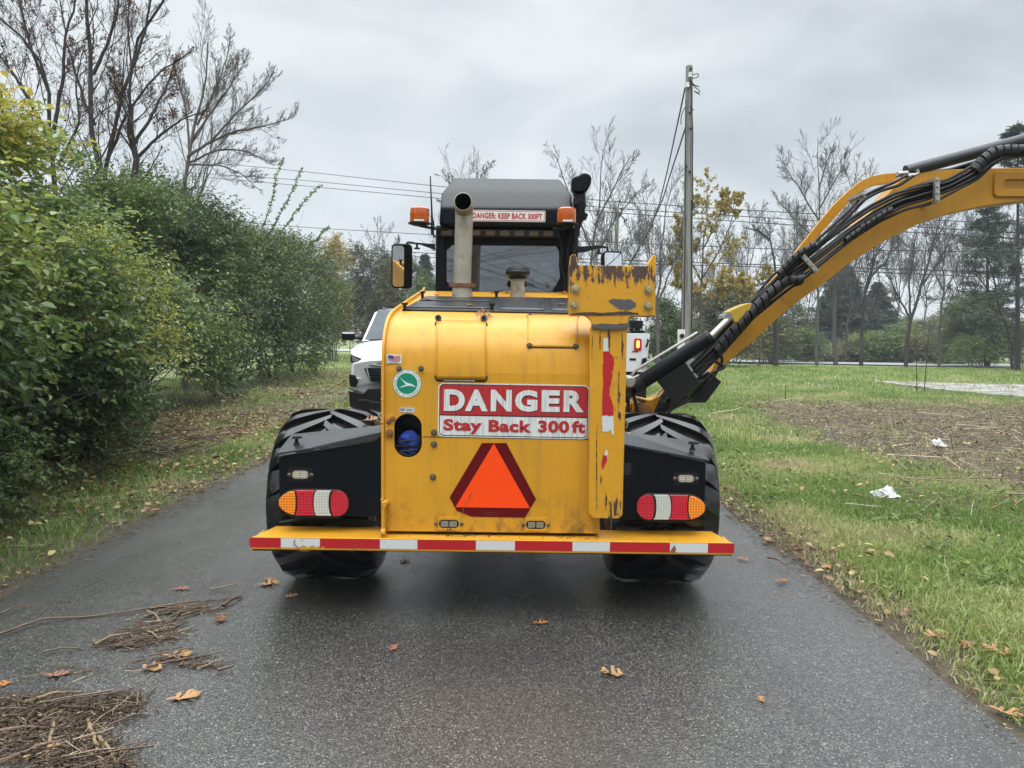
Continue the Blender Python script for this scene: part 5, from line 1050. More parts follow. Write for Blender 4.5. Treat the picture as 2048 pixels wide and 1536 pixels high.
def cluster(u0, u1, v0, v1, flip):
    D = 3.88; n = 10; vm = (v0 + v1) / 2; hv = (v1 - v0) / 2; L = u1 - u0
    def hgt_(t):   # half height along the lamp, t 0 = pointed amber end
        if t < .30: return hv * math.sqrt(max(0, 1 - ((.30 - t) / .30) ** 2)) ** 1.1
        if t > .80: return hv * math.sqrt(max(0, 1 - ((t - .80) / .2) ** 2.4))
        return hv
    U = lambda t: (u1 - L * t) if flip else (u0 + L * t); tilt = lambda u: (u - (u0 + u1) / 2) * .0122
    def outline(t0, t1, b0, b1, shrink=0):   # bulged left / right borders
        lo, hi = [], []
        for i in range(n + 1):
            t = t0 + (t1 - t0) * i / n; h = max(0, hgt_(t) - shrink); lo.append((U(t), vm + h + tilt(U(t)))); hi.append((U(t), vm - h + tilt(U(t))))
        e0 = [(U(t0 + b0 * math.sin(math.pi * k / 8)), vm + (hgt_(t0) - shrink) * math.cos(math.pi * k / 8) * -1 + tilt(U(t0))) for k in range(1, 8)] if hgt_(t0) > hv * .3 else []
        e1 = [(U(t1 + b1 * math.sin(math.pi * k / 8)), vm + (hgt_(t1) - shrink) * math.cos(math.pi * k / 8) + tilt(U(t1))) for k in range(1, 8)] if hgt_(t1) > hv * .3 else []
        o = lo + e1 + hi[::-1] + e0; r = []
        for q in o:
            if not r or (abs(q[0] - r[-1][0]) + abs(q[1] - r[-1][1])) > .15: r.append(q)
        return r
    bz = [(U(t), vm + s * (hgt_(t) + 2.2) + tilt(U(t))) for s, ts in ((1, np.linspace(-.0, 1.0, 24)), (-1, np.linspace(1.0, -.0, 24))) for t in ts]
    bz[0] = (U(-.02), bz[0][1]); bz[23] = (U(1.02), bz[23][1]); bz[24] = (U(1.02), bz[24][1]); bz[-1] = (U(-.02), bz[-1][1])
    mb = MB(); mb.prism(P2(D, bz), D - .022, D); c = mb.build('tail_light', M['black_steel'], tr, bevel=.003)
    for t0, t1, b0, b1, m in ((.012, .215, 0, .035, 'lens_amber'), (.235, .50, .035, -.0, 'lens_red'), (.545, .755, -.045, -.045, 'lens_white'), (.79, .985, -.05, 0, 'lens_red')):
        if m == 'lens_red' and t0 < .5: b1 = -.045; t1 = .53
        mb = MB(); mb.prism(P2(D - .02, outline(t0, t1, b0, b1, 1.3)), D - .031, D - .02); o = mb.build({'lens_amber': 'amber_lens', 'lens_red': 'red_lens', 'lens_white': 'clear_lens'}[m], M[m], c, bevel=.004); o.location = (0, 0, 0)
cluster(557, 699, 979, 1032, False); cluster(1272, 1411, 988, 1040, True)
# hoses and straw behind the bumper, under the boxes
for i in range(4): mb = MB(); a = [at(560 + i * 30, 1045, 4.0), at(620 + i * 25, 1036 + i * 4, 3.98), at(700, 1042 + i * 3, 3.97), at(762, 1046, 3.95)]; mb.tube(resample(a, 10), .010, 6); mb.build('axle_hose', M['hose'], tr)
for i in range(3): mb = MB(); a = [at(1225, 1046, 3.97), at(1290 + i * 10, 1036 + i * 3, 3.98), at(1345, 1045, 4.0)]; mb.tube(resample(a, 10), .010, 6); mb.build('axle_hose', M['hose'], tr)

# boom rest post in front of the hood
D = 3.775
x0, x1, z0, z1 = rect(1180, 655, 1253, 1036, D); e = P2(D, [(1181, 655), (1254.5, 655), (1245, 1030), (1238, 1037), (1185, 1036), (1177, 1028)])
mb = MB(); mb.prism(e, D, D + .05); post = mb.build('boom_rest', M['yellow_scuff'], tr, bevel=.004)
e = P2(D - .012, [(1141, 512), (1147, 508), (1152, 510), (1156.5, 530), (1293, 532), (1304, 513), (1308, 510.5), (1312, 511), (1311, 629), (1308, 632), (1260, 633), (1257, 640), (1256, 656), (1183, 655), (1184, 645), (1178, 637), (1170, 632), (1142, 628), (1136.5, 620), (1137, 545)])
zt_ = C2(1225, 532, D)[1]; zb_ = C2(1225, 570, D)[1]; mb = MB(); mb.prism(e, D - .012, D + .03); rp_ = mb.build('rest_plate', plate_paint(zb_, zt_), tr, bevel=.004)
mb = MB(); v1 = P2(D, [(1141, 627), (1311, 631)]); mb.box(v1[0][0], v1[1][0], D + .03, D + .16, v1[1][1] - .004, v1[1][1] + .012); mb.box(v1[0][0] + .003, v1[0][0] + .02, D + .03, D + .16, v1[1][1] + .013, v1[1][1] + .29); mb.box(v1[1][0] - .02, v1[1][0] - .003, D + .03, D + .16, v1[1][1] + .013, v1[1][1] + .29)
mb.build('rest_bracket', M['yellow_worn'], tr, bevel=.003)
mb = MB()
for u, v in ((1151.7, 577.8), (1296.7, 579.8), (1148.5, 609.8), (1296, 612)): xx, zz = C2(u, v, D - .012); bolt(mb, xx, zz, D - .012, .0165, .018)
o = mb.build('rest_bolt', M['bolt'], rp_); o.location = (0, 0, 0)
def patch(name, pts, D_, m, parent, th=.0015, jag=0):
    q = []
    for i, (a, b) in enumerate(zip(pts, pts[1:] + pts[:1])):
        n = max(1, int(math.hypot(b[0] - a[0], b[1] - a[1]) / 4)) if jag else 1
        for k_ in range(n): t = k_ / n; q.append((a[0] + (b[0] - a[0]) * t + random.uniform(-jag, jag), a[1] + (b[1] - a[1]) * t + random.uniform(-jag, jag)))
    mb = MB(); mb.prism(P2(D_, q), D_ - th, D_); o = mb.build(name, m, parent, smooth=False); o.location = (0, 0, 0); return o
SC = mat('scraped_brown_steel', (.062, .035, .028), .5, var=.4, vsc=30); GY = mat('rubbed_grey_steel', (.085, .08, .085), .45, var=.3, vsc=30)
patch('scrape_mark', [(1142, 513), (1147, 509), (1152, 512), (1155, 530), (1150, 538), (1141, 534)], D - .0125, SC, rp_, jag=.6)
patch('scrape_mark', [(1216, 602), (1226, 598), (1262, 599), (1272, 606), (1271, 614), (1255, 620), (1238, 618), (1228, 610)], D - .0125, GY, rp_, jag=1.0)
patch('scrape_mark', [(1140, 626.5), (1180, 624), (1210, 626), (1250, 622), (1275, 626), (1278, 629), (1200, 631.5), (1160, 631)], D - .0125, SC, rp_, jag=.6)
patch('scrape_mark', [(1184, 649), (1200, 647), (1235, 648), (1255, 646), (1256, 656), (1220, 659), (1184, 656)], D - .0125, GY, rp_, jag=.8)
for pts in ([(1200, 660), (1203, 680), (1201, 700), (1199, 700), (1198, 670)], [(1216, 658), (1224, 672), (1221, 700), (1219, 722), (1217, 690), (1213, 670)], [(1243, 664), (1250, 690), (1246, 720), (1240, 700)], [(1237, 742), (1241, 745), (1238, 790), (1233, 812), (1236, 770)], [(1184, 668), (1186, 690), (1183, 720)], [(1194, 850), (1195, 930), (1193, 1020), (1191, 930)], [(1212, 985), (1216, 1000), (1212, 1024), (1208, 1005)], [(1205, 905), (1212, 915), (1209, 930), (1202, 920)]):
    cx_ = sum(p[0] for p in pts) / len(pts); patch('scrape_mark', [(cx_ + (a - cx_) * .5, b) for a, b in pts], D - .0005, SC, post, jag=.8)
patch('reflective_tape', [(1207, 676), (1216, 677), (1216, 694), (1218, 703), (1206.5, 703)], D - .0006, M['tape_white'], post, jag=.5)
patch('reflective_tape', [(1206.5, 703), (1219, 703), (1228, 716), (1226, 738), (1224, 750), (1221, 770), (1219, 790), (1227, 812), (1227.5, 832), (1204.5, 831)], D - .0006, M['tape_red'], post, jag=1.3)
patch('reflective_tape', [(1204.5, 831), (1227.5, 832), (1227, 870), (1224, 868), (1222, 857), (1219, 862), (1204, 864)], D - .0006, M['tape_white'], post, jag=1.1)
patch('reflective_tape', [(1209, 905), (1214, 898), (1216, 915), (1210, 924)], D - .0006, M['tape_white'], post, jag=1.1); patch('reflective_tape', [(1208, 912), (1214, 911), (1213, 926), (1205, 938), (1203, 930)], D - .0007, M['tape_red'], post, jag=1.3)

# exhaust stack
D = 5.1; a, b = at(925, 585, D), at(931, 470, D)
mb = MB(); lean = [at(923.5, 592, D), at(924.5, 560, D), at(926.5, 500, D), at(928, 445, D), at(928.5, 425, D), at(928, 410, D - .06), at(926, 403, D - .17)]; r_ = px(17.6, D)
mb.tube(resample(lean, 22), [r_ * 1.12] * 2 + [r_] * 20, 28, False); mb.tube(resample(lean, 22), [r_ * .9] * 22, 28, False, 1)
p1 = Vector(resample(lean, 22)[-1]); p0 = Vector(resample(lean, 22)[-2]); ax = (p1 - p0).normalized(); mb.lathe(p1, ax, [(r_, 0), (r_ * .9, .001)], 28)
ex = mb.build('exhaust_pipe', [M['pipe'], M['soot']], tr)
mb = MB(); c = at(925, 571, D); mb.lathe(c, (0, 0, 1), [(r_ * 1.08, -.012), (r_ * 1.2, -.012), (r_ * 1.2, .012), (r_ * 1.08, .012)], 28, close=True); mb.box(c.x - r_ * 1.5, c.x - r_ * 1.1, c.y - .02, c.y + .0, c.z - .01, c.z + .01); mb.box(c.x + r_ * 1.1, c.x + r_ * 1.4, c.y - .02, c.y, c.z - .01, c.z + .01)
o = mb.build('pipe_clamp', M['rust'], ex); o.location = (0, 0, 0)
mb = MB(); c = at(925, 590, D); mb.lathe((c.x, c.y, 1.69), (0, 0, 1), [(r_ * 1.05, 0), (r_ * 1.25, .0), (r_ * 1.1, .08), (r_ * 1.05, .08)], 24, close=True); mb.build('pipe_collar', M['pipe'], tr)
# air pre-cleaner
D = 5.2; c = at(1035, 586, D); k = px(1, D); mb = MB(); mb.lathe(c, (0, 0, 1), [(0, -.06), (14.5 * k, -.06), (14.5 * k, 12 * k), (13.5 * k, 13 * k), (13.5 * k, 23 * k), (15 * k, 24 * k), (15 * k, 30 * k), (0, 30 * k)], 28); pc = mb.build('air_intake', M['pipe'], tr)
mb = MB(); mb.lathe(c + Vector((0, 0, 30 * k)), (0, 0, 1), [(0, -3 * k), (17 * k, -3 * k), (18 * k, 2 * k), (24 * k, 6 * k), (24.5 * k, 11 * k), (23 * k, 13 * k), (22 * k, 17 * k), (14 * k, 21 * k), (0, 22 * k)], 32); o = mb.build('intake_cap', M['black_steel'], pc); o.location = (0, 0, 0)

# cab
D = 5.7; xl, xr = at(871, 520, D).x, at(1156, 520, D).x; zb, zt = 1.0, C2(1014, 452, D)[1]; yf = 7.25
mb = MB()
for xx0, xx1 in ((xl, xl + .075), (xr - .10, xr)):
    mb.box(xx0, xx1, D, D + .09, zb, zt); mb.box(xx0, xx1, yf - .09, yf, zb, zt); mb.box(xx0, xx1, D + .09, yf - .09, zb, 1.45)
mb.box(xl + .075, xr - .10, D + .002, D + .06, C2(1014, 474, D)[1], zt - .002); mb.box(xl + .075, xr - .10, D + .002, D + .06, zb, C2(1000, 588, D)[1]); mb.box(xl + .075, xr - .1, yf - .06, yf - .002, zt - .08, zt - .002); mb.box(xl + .075, xr - .1, yf - .06, yf - .002, zb, 1.3)
mb.box(xl + .02, xr - .02, D + .09, yf - .09, zb, zb + .06)
cab = mb.build('cab', M['black'], tr, bevel=.012)
def cabpart(mb, name, m, **k_): o = mb.build(name, m, cab, **k_); o.location = (0, 0, 0); return o
# dark border printed round the rear pane, clipped corners
wi = P2(D + .03, [(905, 482), (1122, 484), (1128, 500), (1128, 560), (1112, 588), (900, 586), (884, 560), (884, 492)]); oo = [(xl + .07, C2(1000, 590, D)[1]), (xr - .095, C2(1000, 590, D)[1]), (xr - .095, C2(1014, 472, D)[1]), (xl + .07, C2(1014, 472, D)[1])]
mb = MB(); mb.prism(oo, D + .022, D + .026, 0, [P2(D + .022, [(905, 490), (1112, 492), (1118, 502), (1120, 556), (1104, 584), (910, 582), (893, 562), (893, 500)])]); cabpart(mb, 'window_frame', M['black'], smooth=False)
mb = MB(); mb.box(xl + .07, xr - .095, D + .03, D + .035, C2(1000, 589, D)[1], C2(1014, 473, D)[1]); cabpart(mb, 'rear_window', M['glass'])
mb = MB(); mb.box(xl + .075, xr - .1, yf - .04, yf - .035, 1.3, zt - .08); cabpart(mb, 'windscreen', M['glass'])
mb = MB(); mb.box(xl + .02, xl + .025, D + .09, yf - .09, 1.45, zt); mb.box(xr - .025, xr - .02, D + .09, yf - .09, 1.45, zt); cabpart(mb, 'side_window', M['glass'])
# roof: sloping rear face, chamfered sides
F1 = P2(5.55, [(879, 451), (884.5, 392), (905, 366), (1122, 369), (1141, 400), (1148, 453)])
F1 = P2(5.55, [(878, 451), (880, 414), (1145, 417), (1149, 454)]); z_low = F1[0][1]; z_mid = (F1[1][1] + F1[2][1]) / 2
A_ = P2(5.55, [(880, 414), (1145, 417)]); B_ = P2(5.72, [(885, 389), (1142, 394)]); C_ = P2(5.98, [(908, 359.5), (1120, 362.5)])
rings = []
def ring_(y, xa_, xb_, z, top=None): return (y, xa_, xb_, z)
zt2 = (C_[0][1] + C_[1][1]) / 2
vs = [(F1[0][0], 5.55, z_low), (F1[3][0], 5.55, z_low), (A_[1][0], 5.55, z_mid), (A_[0][0], 5.55, z_mid),                 # rear lower face 0-3
      (B_[1][0] + .004, 5.66, (B_[1][1] + B_[0][1]) / 2), (B_[0][0] - .004, 5.66, (B_[1][1] + B_[0][1]) / 2), (C_[1][0], 5.92, zt2), (C_[0][0], 5.92, zt2),   # 4,5,6,7
      (F1[0][0], 7.5, z_low), (F1[3][0], 7.5, z_low), (A_[1][0], 7.5, z_mid), (A_[0][0], 7.5, z_mid), (B_[1][0], 7.4, B_[1][1]), (B_[0][0], 7.4, B_[0][1]), (C_[1][0], 7.2, zt2), (C_[0][0], 7.2, zt2)]
fs = [(0, 1, 2, 3), (3, 2, 4, 5), (5, 4, 6, 7), (7, 6, 14, 15), (0, 3, 11, 8), (3, 5, 13, 11), (5, 7, 15, 13), (1, 9, 10, 2), (2, 10, 12, 4), (4, 12, 14, 6), (8, 9, 1, 0), (8, 11, 10, 9), (11, 13, 12, 10), (13, 15, 14, 12)]
mb = MB(); mb.add(vs, fs); rf = cabpart(mb, 'roof', M['roof'], bevel=.02)
rf.data.materials.append(M['black']); 
for p_ in rf.data.polygons:
    if all(rf.data.vertices[v].co.z < z_mid + .01 for v in p_.vertices): p_.material_index = 1
mb = MB(); x0, x1, z0, z1 = rect(880, 458, 1118, 474, 5.6); mb.box(x0, x1, 5.6, 5.68, z0, z1); lb = cabpart(mb, 'light_bar', M['black_steel'], bevel=.006)
mb = MB(); lbm = mat('dark_amber_led', (.11, .07, .035), .3, var=.5, vsc=120, bump=.2, bsc=200)
for i in range(8):
    mb = MB(); a = x0 + .02 + i * (x1 - x0 - .03) / 8; mb.box(a, a + .068, 5.594, 5.60, z0 + .012, z1 - .012); o = mb.build('led_module', lbm, lb); o.location = (0, 0, 0)
# danger sticker on the roof lip
x0, x1, z0, z1 = rect(936, 421, 1090, 443, 5.55); cc_ = ((x0 + x1) / 2, (z0 + z1) / 2)
mb = MB(); mb.prism(rr(x0, x1, z0, z1, .01), 5.547, 5.55); st = cabpart(mb, 'danger_sticker', M['label_white'], smooth=False); st.parent = tr; st.location = -tr.location
def stk(mb, n_, m): o = mb.build(n_, m, st, smooth=False); o.location = (0, 0, 0)
mb = MB(); mb.prism(rr(x0 + .005, x1 - .005, z0 + .005, z1 - .005, .008), 5.546, 5.547, 0, [rr(x0 + .0085, x1 - .0085, z0 + .0085, z1 - .0085, .006)]); stk(mb, 'sticker_border', M['sign_red'])
a, b, c_, d_ = rect(946, 426.5, 1083.5, 438, 5.55); text_mesh('sticker_lettering', 'DANGER: KEEP BACK 300FT', a, b, c_, d_, 5.5465, M['sign_red'], st, .036, .001, rot=R(-.4)).location = (0, 0, 0)
# beacons, brackets, antenna
for u0, u1, v0, v1 in ((820, 858, 416, 446), (1114, 1152, 417, 447)):
    D_ = 5.42; k = px(1, D_); c = at((u0 + u1) / 2, v1, D_); rad = (u1 - u0) / 2 * k; h = (v1 - v0) * k
    mb = MB(); mb.lathe(c, (0, 0, 1), [(0, -.022), (rad * .5, -.022), (rad * 1.18, -.008), (rad * 1.18, 0), (rad * .95, .004)], 28); mb.lathe(c, (0, 0, 1), [(rad * .95, .004), (0, .004)], 28)
    bc = mb.build('beacon', M['black_steel'], tr)
    mb = MB(); mb.lathe(c, (0, 0, 1), [(rad * .96, .003), (rad * .99, .01), (rad * .97, h * .45), (rad, h * .5), (rad * .95, h * .92), (rad * .8, h), (0, h)], 28); o = mb.build('dome', M['beacon'], bc); o.location = (0, 0, 0)
    mb = MB(); mb.box(c.x - .03, c.x + .04, c.y - rad * 1.0, c.y - rad * .985, c.z + .004, c.z + .016); o = mb.build('dome_label', M['label_white'], bc); o.location = (0, 0, 0)
    mb = MB(); sgn = -1 if u0 < 1000 else 1
    q = [c + Vector((0, 0, -.02)), c + Vector((-sgn * .10, .03, -.035)), Vector((xl + .1 if sgn < 0 else xr - .1, 5.6, c.z - .015))]; mb.tube(resample(q, 8), .009, 8); o = mb.build('bracket', M['black_steel'], bc); o.location = (0, 0, 0)
mb = MB(); mb.tube([at(860.5, 352, 5.45), at(863, 410, 5.45), at(864.5, 446, 5.45)], [.004, .006, .008], 8); mb.lathe(at(865, 455, 5.45), (0, 0, 1), [(0, -.05), (.012, -.05), (.012, -.01), (.022, -.008), (.022, .004), (.013, .01), (.011, .05), (0, .05)], 12)
mb.tube(resample([at(865, 466, 5.45), at(868, 474, 5.5), at(876, 472, 5.6)], 8), .006, 6); mb.build('antenna', M['black_steel'], tr)
# mirrors
def mirror(u0, u1, v0, v1, arm, yaw, D_=5.62, gw=.2, pit=11):
    mb = MB(); q = [at(u, v, D_) for u, v in arm[0]]; n = len(q)
    mb.prism([(p.x, p.z) for p in q], D_, D_ + .02); mb.tube(resample([at(u, v, D_ + .01) for u, v in arm[1]], 10), .009, 8)
    kp = at(*arm[2], D_ - .01); mb.lathe(kp, (0, 0, 1), [(0, -.016), (.022, -.016), (.022, -.006), (.008, -.004), (.008, .02), (0, .02)], 12)
    ma = mb.build('mirror_arm', M['black_steel'], tr)
    x0, x1, z0, z1 = rect(u0, v0, u1, v1, D_); cx, cz = (x0 + x1) / 2, (z0 + z1) / 2; w2, h2 = (x1 - x0) / 2, (z1 - z0) / 2
    mb = MB(); mb.prism(rr(-w2, w2, -h2, h2, .03, 5), -.012, .045); sh = mb.build('mirror_shell', M['black'], ma, bevel=.008)
    mb = MB(); mb.prism(rr(-w2 + .008, w2 * gw, -h2 + .012, h2 - .012, .022, 5), -.0145, -.012); gl = mb.build('mirror_glass', M['mirror'], ma)
    for o in (sh, gl): o.location = (cx, D_, cz); o.rotation_euler = (R(pit), 0, yaw)
    return ma
mirror(783.5, 824, 489, 576, ([(870, 488), (826, 484.5), (828, 488), (840, 489), (860, 496), (870, 501)], [(828, 486), (816, 484.5), (812, 490)], (834, 494)), R(9))
mirror(1205, 1245, 503, 560, ([(1153, 493), (1205, 491), (1205, 496), (1192, 498), (1170, 504), (1153, 506)], [(1203, 493), (1214, 495), (1216, 503)], (1198, 504)), R(14), gw=.9, pit=-4)
# work lamp cluster on a bracket at the roof's right corner
mb = MB(); D_ = 5.6; c = at(1160, 367, D_); k = px(1, D_)
mb.prism(P2(D_, [(1142, 362), (1147, 357), (1156, 354), (1162, 350), (1170, 349), (1178, 352), (1182, 360), (1180, 372), (1173, 384), (1165, 387), (1148, 386), (1143, 380)]), D_ - .06, D_ + .07); wl = mb.build('work_lamp', M['black'], tr, bevel=.015)
mb = MB(); mb.prism(P2(D_, [(1146, 388), (1160, 386), (1166, 395), (1171, 405), (1173, 412), (1168, 424), (1176, 430), (1172, 440), (1163, 440), (1158, 425), (1158, 408), (1150, 400)]), D_ - .02, D_ + .03); mb.prism(P2(D_, [(1146, 398), (1155, 396), (1160, 412), (1160, 470), (1150, 480), (1150, 420)]), D_ + .0, D_ + .04)
for s in range(4): mb.tube(resample([at(1162 + s * 2, 385, D_ - .03), at(1158 + s * 4, 410, D_ - .05), at(1160 + s * 2, 440, D_ - .03), at(1150 + s, 470, D_ - .02), at(1146 + s, 520, D_ - .02), at(1150, 570, D_)], 14), .006, 5)
mb.lathe(at(1152, 402, D_ - .04), (0, -1, 0), [(0, 0), (.025, 0), (.025, .02), (0, .02)], 14); o = mb.build('lamp_bracket', M['black_steel'], wl, bevel=0); o.location = (0, 0, 0)
mb = MB(); mb.tube(resample([at(*q_, 5.66) for q_ in [(1118, 480), (1124, 500), (1121, 530), (1130, 560), (1128, 585)]], 12), .007, 6); mb.tube(resample([at(*q_, 5.67) for q_ in [(1140, 470), (1134, 500), (1138, 540), (1134, 590)]], 12), .009, 6); mb.build('cab_cable', M['hose'], tr)
# seat and controls seen through the glass
sm_ = mat('seat_cloth', (.02, .05, .085), .8, var=.3); mb = MB(); mb.prism(P2(6.25, [(965, 590), (962, 555), (972, 532), (990, 525), (1035, 525), (1060, 535), (1070, 560), (1068, 600), (1060, 650), (975, 650)]), 6.2, 6.32); mb.box(-.32, .22, 6.3, 6.8, 1.25, 1.40); st_ = cabpart(mb, 'driver_seat', sm_, bevel=.03)
mb = MB(); mb.tube([(-.05, 6.85, 1.3), (-.05, 6.98, 1.75)], .03, 8); mb.lathe((-.05, 6.95, 1.78), (0, -.5, .85), [(.17, -.012), (.19, 0), (.17, .012)], 24, close=True); mb.box(.25, .42, 6.2, 6.9, 1.2, 1.55); mb.box(-.48, -.36, 6.2, 6.9, 1.2, 1.5); mb.tube([at(946, 560, 6.5), at(952, 524, 6.5)], .03, 8); mb.ball(at(952, 520, 6.5), .045, 10); cabpart(mb, 'controls', M['black_steel'])
mb = MB(); x0, x1, z0, z1 = rect(1005, 496, 1030, 506, 5.9); mb.box(x0, x1, 5.88, 5.9, z0, z1); cabpart(mb, 'interior_mirror', M['black_steel'], bevel=.005)

# ------------------------------------------------------------------ the raised arm
DB = 5.8; Y0, Y1 = 5.70, 5.88
top_ = [(1395, 790), (1432, 705), (1470, 655), (1500, 627), (1560, 566), (1601, 537), (1650, 500), (1689, 467), (1720, 437), (1751, 405), (1785, 368), (1812, 353), (1850, 347), (1904, 344), (1980, 342), (2048, 341), (2150, 345), (2260, 352), (2330, 362)]
bot_ = [(2330, 440), (2200, 414), (2120, 405), (2048, 404), (1990, 411), (1945, 418), (1883, 432), (1821, 453), (1759, 484), (1697, 523), (1631, 573), (1573, 614), (1530, 652), (1490, 689), (1450, 722), (1420, 747), (1395, 800)]
mb = MB(); mb.prism(P2(DB, top_ + bot_), Y0, Y1); arm = mb.build('boom', M['yellow_boom'], tr, smooth=False, bevel=.006)
def bp_(mb, name, m, **k_): o = mb.build(name, m, arm, **k_); o.location = (0, 0, 0); return o
rib = [(1500, 612), (1510, 596), (1560, 540), (1600, 490), (1635, 446), (1665, 410), (1697, 380), (1720, 362), (1742, 353), (1765, 348.5), (1788, 347), (1800, 350), (1792, 358), (1778, 366), (1764, 370), (1752, 371), (1732, 377), (1708, 392), (1682, 420), (1656, 449), (1634, 474), (1606, 524), (1565, 562), (1520, 610), (1500, 632)]
mb = MB(); mb.prism(P2(DB, rib), 5.775, 5.805); bp_(mb, 'stiffening_rib', M['yellow_boom'], smooth=False, bevel=.004)
mb = MB(); slot = rrp(2004, 360, 2130, 380, 9); mb.prism(P2(Y0, [(1990, 343), (2250, 350), (2250, 404), (2120, 394), (1992, 394), (1986, 390), (1985, 384), (1987, 350)]), Y0 - .02, Y0 - .002, 0, [P2(Y0, slot)[::-1]]); bp_(mb, 'side_plate', M['yellow_boom'], smooth=False, bevel=.005)
mb = MB(); mb.prism(P2(Y0, [(1560, 585), (1583, 570), (1625, 552), (1640, 540), (1655, 545), (1600, 588), (1582, 607), (1573, 606), (1565, 596)]), Y0 - .004, Y0 - .001); bp_(mb, 'side_plate', M['yellow_boom'], smooth=False, bevel=.001)
mb = MB(); mb.prism(P2(5.5, [(1456, 624), (1468, 617), (1482, 611), (1496, 606), (1504, 606), (1503, 616), (1490, 632), (1478, 646), (1469, 645), (1463, 634)]), 5.50, 5.66); bp_(mb, 'cylinder_tab', M['lemon'], smooth=False, bevel=.006)
mb = MB()   # elbow and second arm off to the right, folded down to the mower head
q = at(2290, 398, DB); mb.lathe((q.x, Y0 - .06, q.z), (0, 1, 0), [(0, 0), (.16, 0), (.16, .40), (0, .40)], 28); mb.prism([(q.x - .1, q.z + .1), (q.x + .12, q.z + .14), (q.x + 1.25, .75), (q.x + 1.05, .65), (q.x - .1, q.z - .14)], Y0 + .03, Y1 - .03); bp_(mb, 'outer_arm', M['yellow_boom'], bevel=.01)
mb = MB(); mb.prism([(q.x + .75, .35), (q.x + 2.2, .35), (q.x + 2.2, .55), (q.x + 1.9, .82), (q.x + .95, .82), (q.x + .75, .55)], 5.2, 6.4); bp_(mb, 'mower_head', M['black_steel'], bevel=.01)
# cylinders
def cyl(pts, r0, D_, name, m, parent=arm, caps=True):
    mb = MB(); mb.tube([at(u, v, D_) for u, v in pts], r0, 20, caps); o = mb.build(name, M[m], parent); o.location = (0, 0, 0) if parent is not tr else -tr.location; return o
lc = cyl([(1262, 778), (1270, 773), (1416, 677)], [.045, .054, .054], 5.3, 'lift_cylinder', 'black', tr)
mb = MB(); d1 = (at(1416, 677, 5.3) - at(1270, 773, 5.3)).normalized(); mb.lathe(at(1414, 678.5, 5.3), d1, [(.0, 0), (.058, 0), (.058, .03), (.048, .034), (0, .034)], 24); o = mb.build('gland', M['black_steel'], lc); o.location = (0, 0, 0); mb = MB(); mb.lathe(at(1272, 772, 5.3), d1, [(0, -.02), (.059, -.02), (.059, .05), (0, .05)], 24); o = mb.build('end_cap', M['black_steel'], lc); o.location = (0, 0, 0)
mb = MB(); mb.tube([at(1418, 676, 5.3), at(1455, 640, 5.35)], .022, 16); mb.lathe(at(1458, 633, 5.33), (0, 1, 0), [(0, 0), (.027, 0), (.027, .16), (0, .16)], 20); o = mb.build('piston_rod', M['chrome'], lc); o.location = (0, 0, 0)
mb = MB(); mb.tube([at(1268, 745, 5.22), at(1275, 738, 5.22), at(1395, 665, 5.22)], .010, 8); mb.tube(resample([at(1268, 745, 5.22), at(1262, 752, 5.22), at(1268, 756, 5.22), at(1278, 750, 5.22)], 8), .010, 8); mb.lathe(at(1259, 764, 5.2), (0, -1, 0), [(0, -.1), (.045, -.1), (.045, .0), (.03, .03), (0, .03)], 18); o = mb.build('hydraulic_line', M['steel'], lc); o.location = (0, 0, 0)
uc = cyl([(1812, 343), (1845, 334), (2040, 282), (2110, 262)], .046, 5.72, 'fold_cylinder', 'lid'); cyl([(1835, 352), (1900, 345), (2045, 300), (2120, 280)], .034, 5.8, 'cylinder_shade', 'black')  # black lower tube stands in for the shade under the fold cylinder
mb = MB(); mb.tube(resample([at(*q, 5.6) for q in [(1792, 352), (1812, 349), (1830, 350), (1838, 346), (1834, 339)]], 10), .011, 8); mb.tube([at(1795, 348, 5.6), at(1815, 346, 5.6)], .017, 8); mb.tube([at(1812, 353, 5.6), at(1829, 350, 5.6)], .015, 8); bp_(mb, 'hose_fitting', M['steel'])
# hose bundle: each hose its own part
HP = [(1388, 742), (1432, 700), (1500, 625), (1560, 566), (1600, 540), (1650, 500), (1700, 462), (1750, 428), (1800, 402), (1850, 388), (1900, 372), (1950, 345), (1978, 318), (2005, 304), (2060, 302), (2140, 320)]
for i in range(9):
    ph = rng.uniform(0, 6.28); o_ = (i - 4) * 1.0; q = []
    for j, (u, v) in enumerate(HP):
        t = j / (len(HP) - 1); spr = 5.2 if 3 <= j <= 9 else 2.8; off = o_ * spr * (1 + .25 * math.sin(t * 9 + ph)); q.append(at(u + off * .62, v + off * .78, 5.58 - .014 * ((i * 5) % 3) + .01 * math.sin(t * 14 + ph)))
    mb = MB(); mb.tube(resample(q, 70), .0104, 8); bp_(mb, 'hydraulic_hose', M['hose'])
for k_, q in enumerate(([(1398, 720), (1470, 650), (1540, 578), (1590, 522), (1632, 482), (1700, 420), (1722, 395), (1750, 380), (1790, 364), (1815, 350)], [(1400, 724), (1474, 655), (1545, 582), (1594, 528), (1640, 486), (1705, 425), (1730, 398), (1760, 382), (1800, 370), (1826, 352)], [(1385, 738), (1430, 722), (1450, 735), (1425, 745), (1395, 775)], [(1386, 745), (1440, 700), (1445, 722), (1430, 750), (1400, 782)], [(1380, 732), (1410, 700), (1440, 665), (1500, 606), (1560, 550)])):
    mb = MB(); mb.tube(resample([at(u, v, 5.56) for u, v in q], 50), .0115, 8); bp_(mb, 'hydraulic_hose', M['hose'])
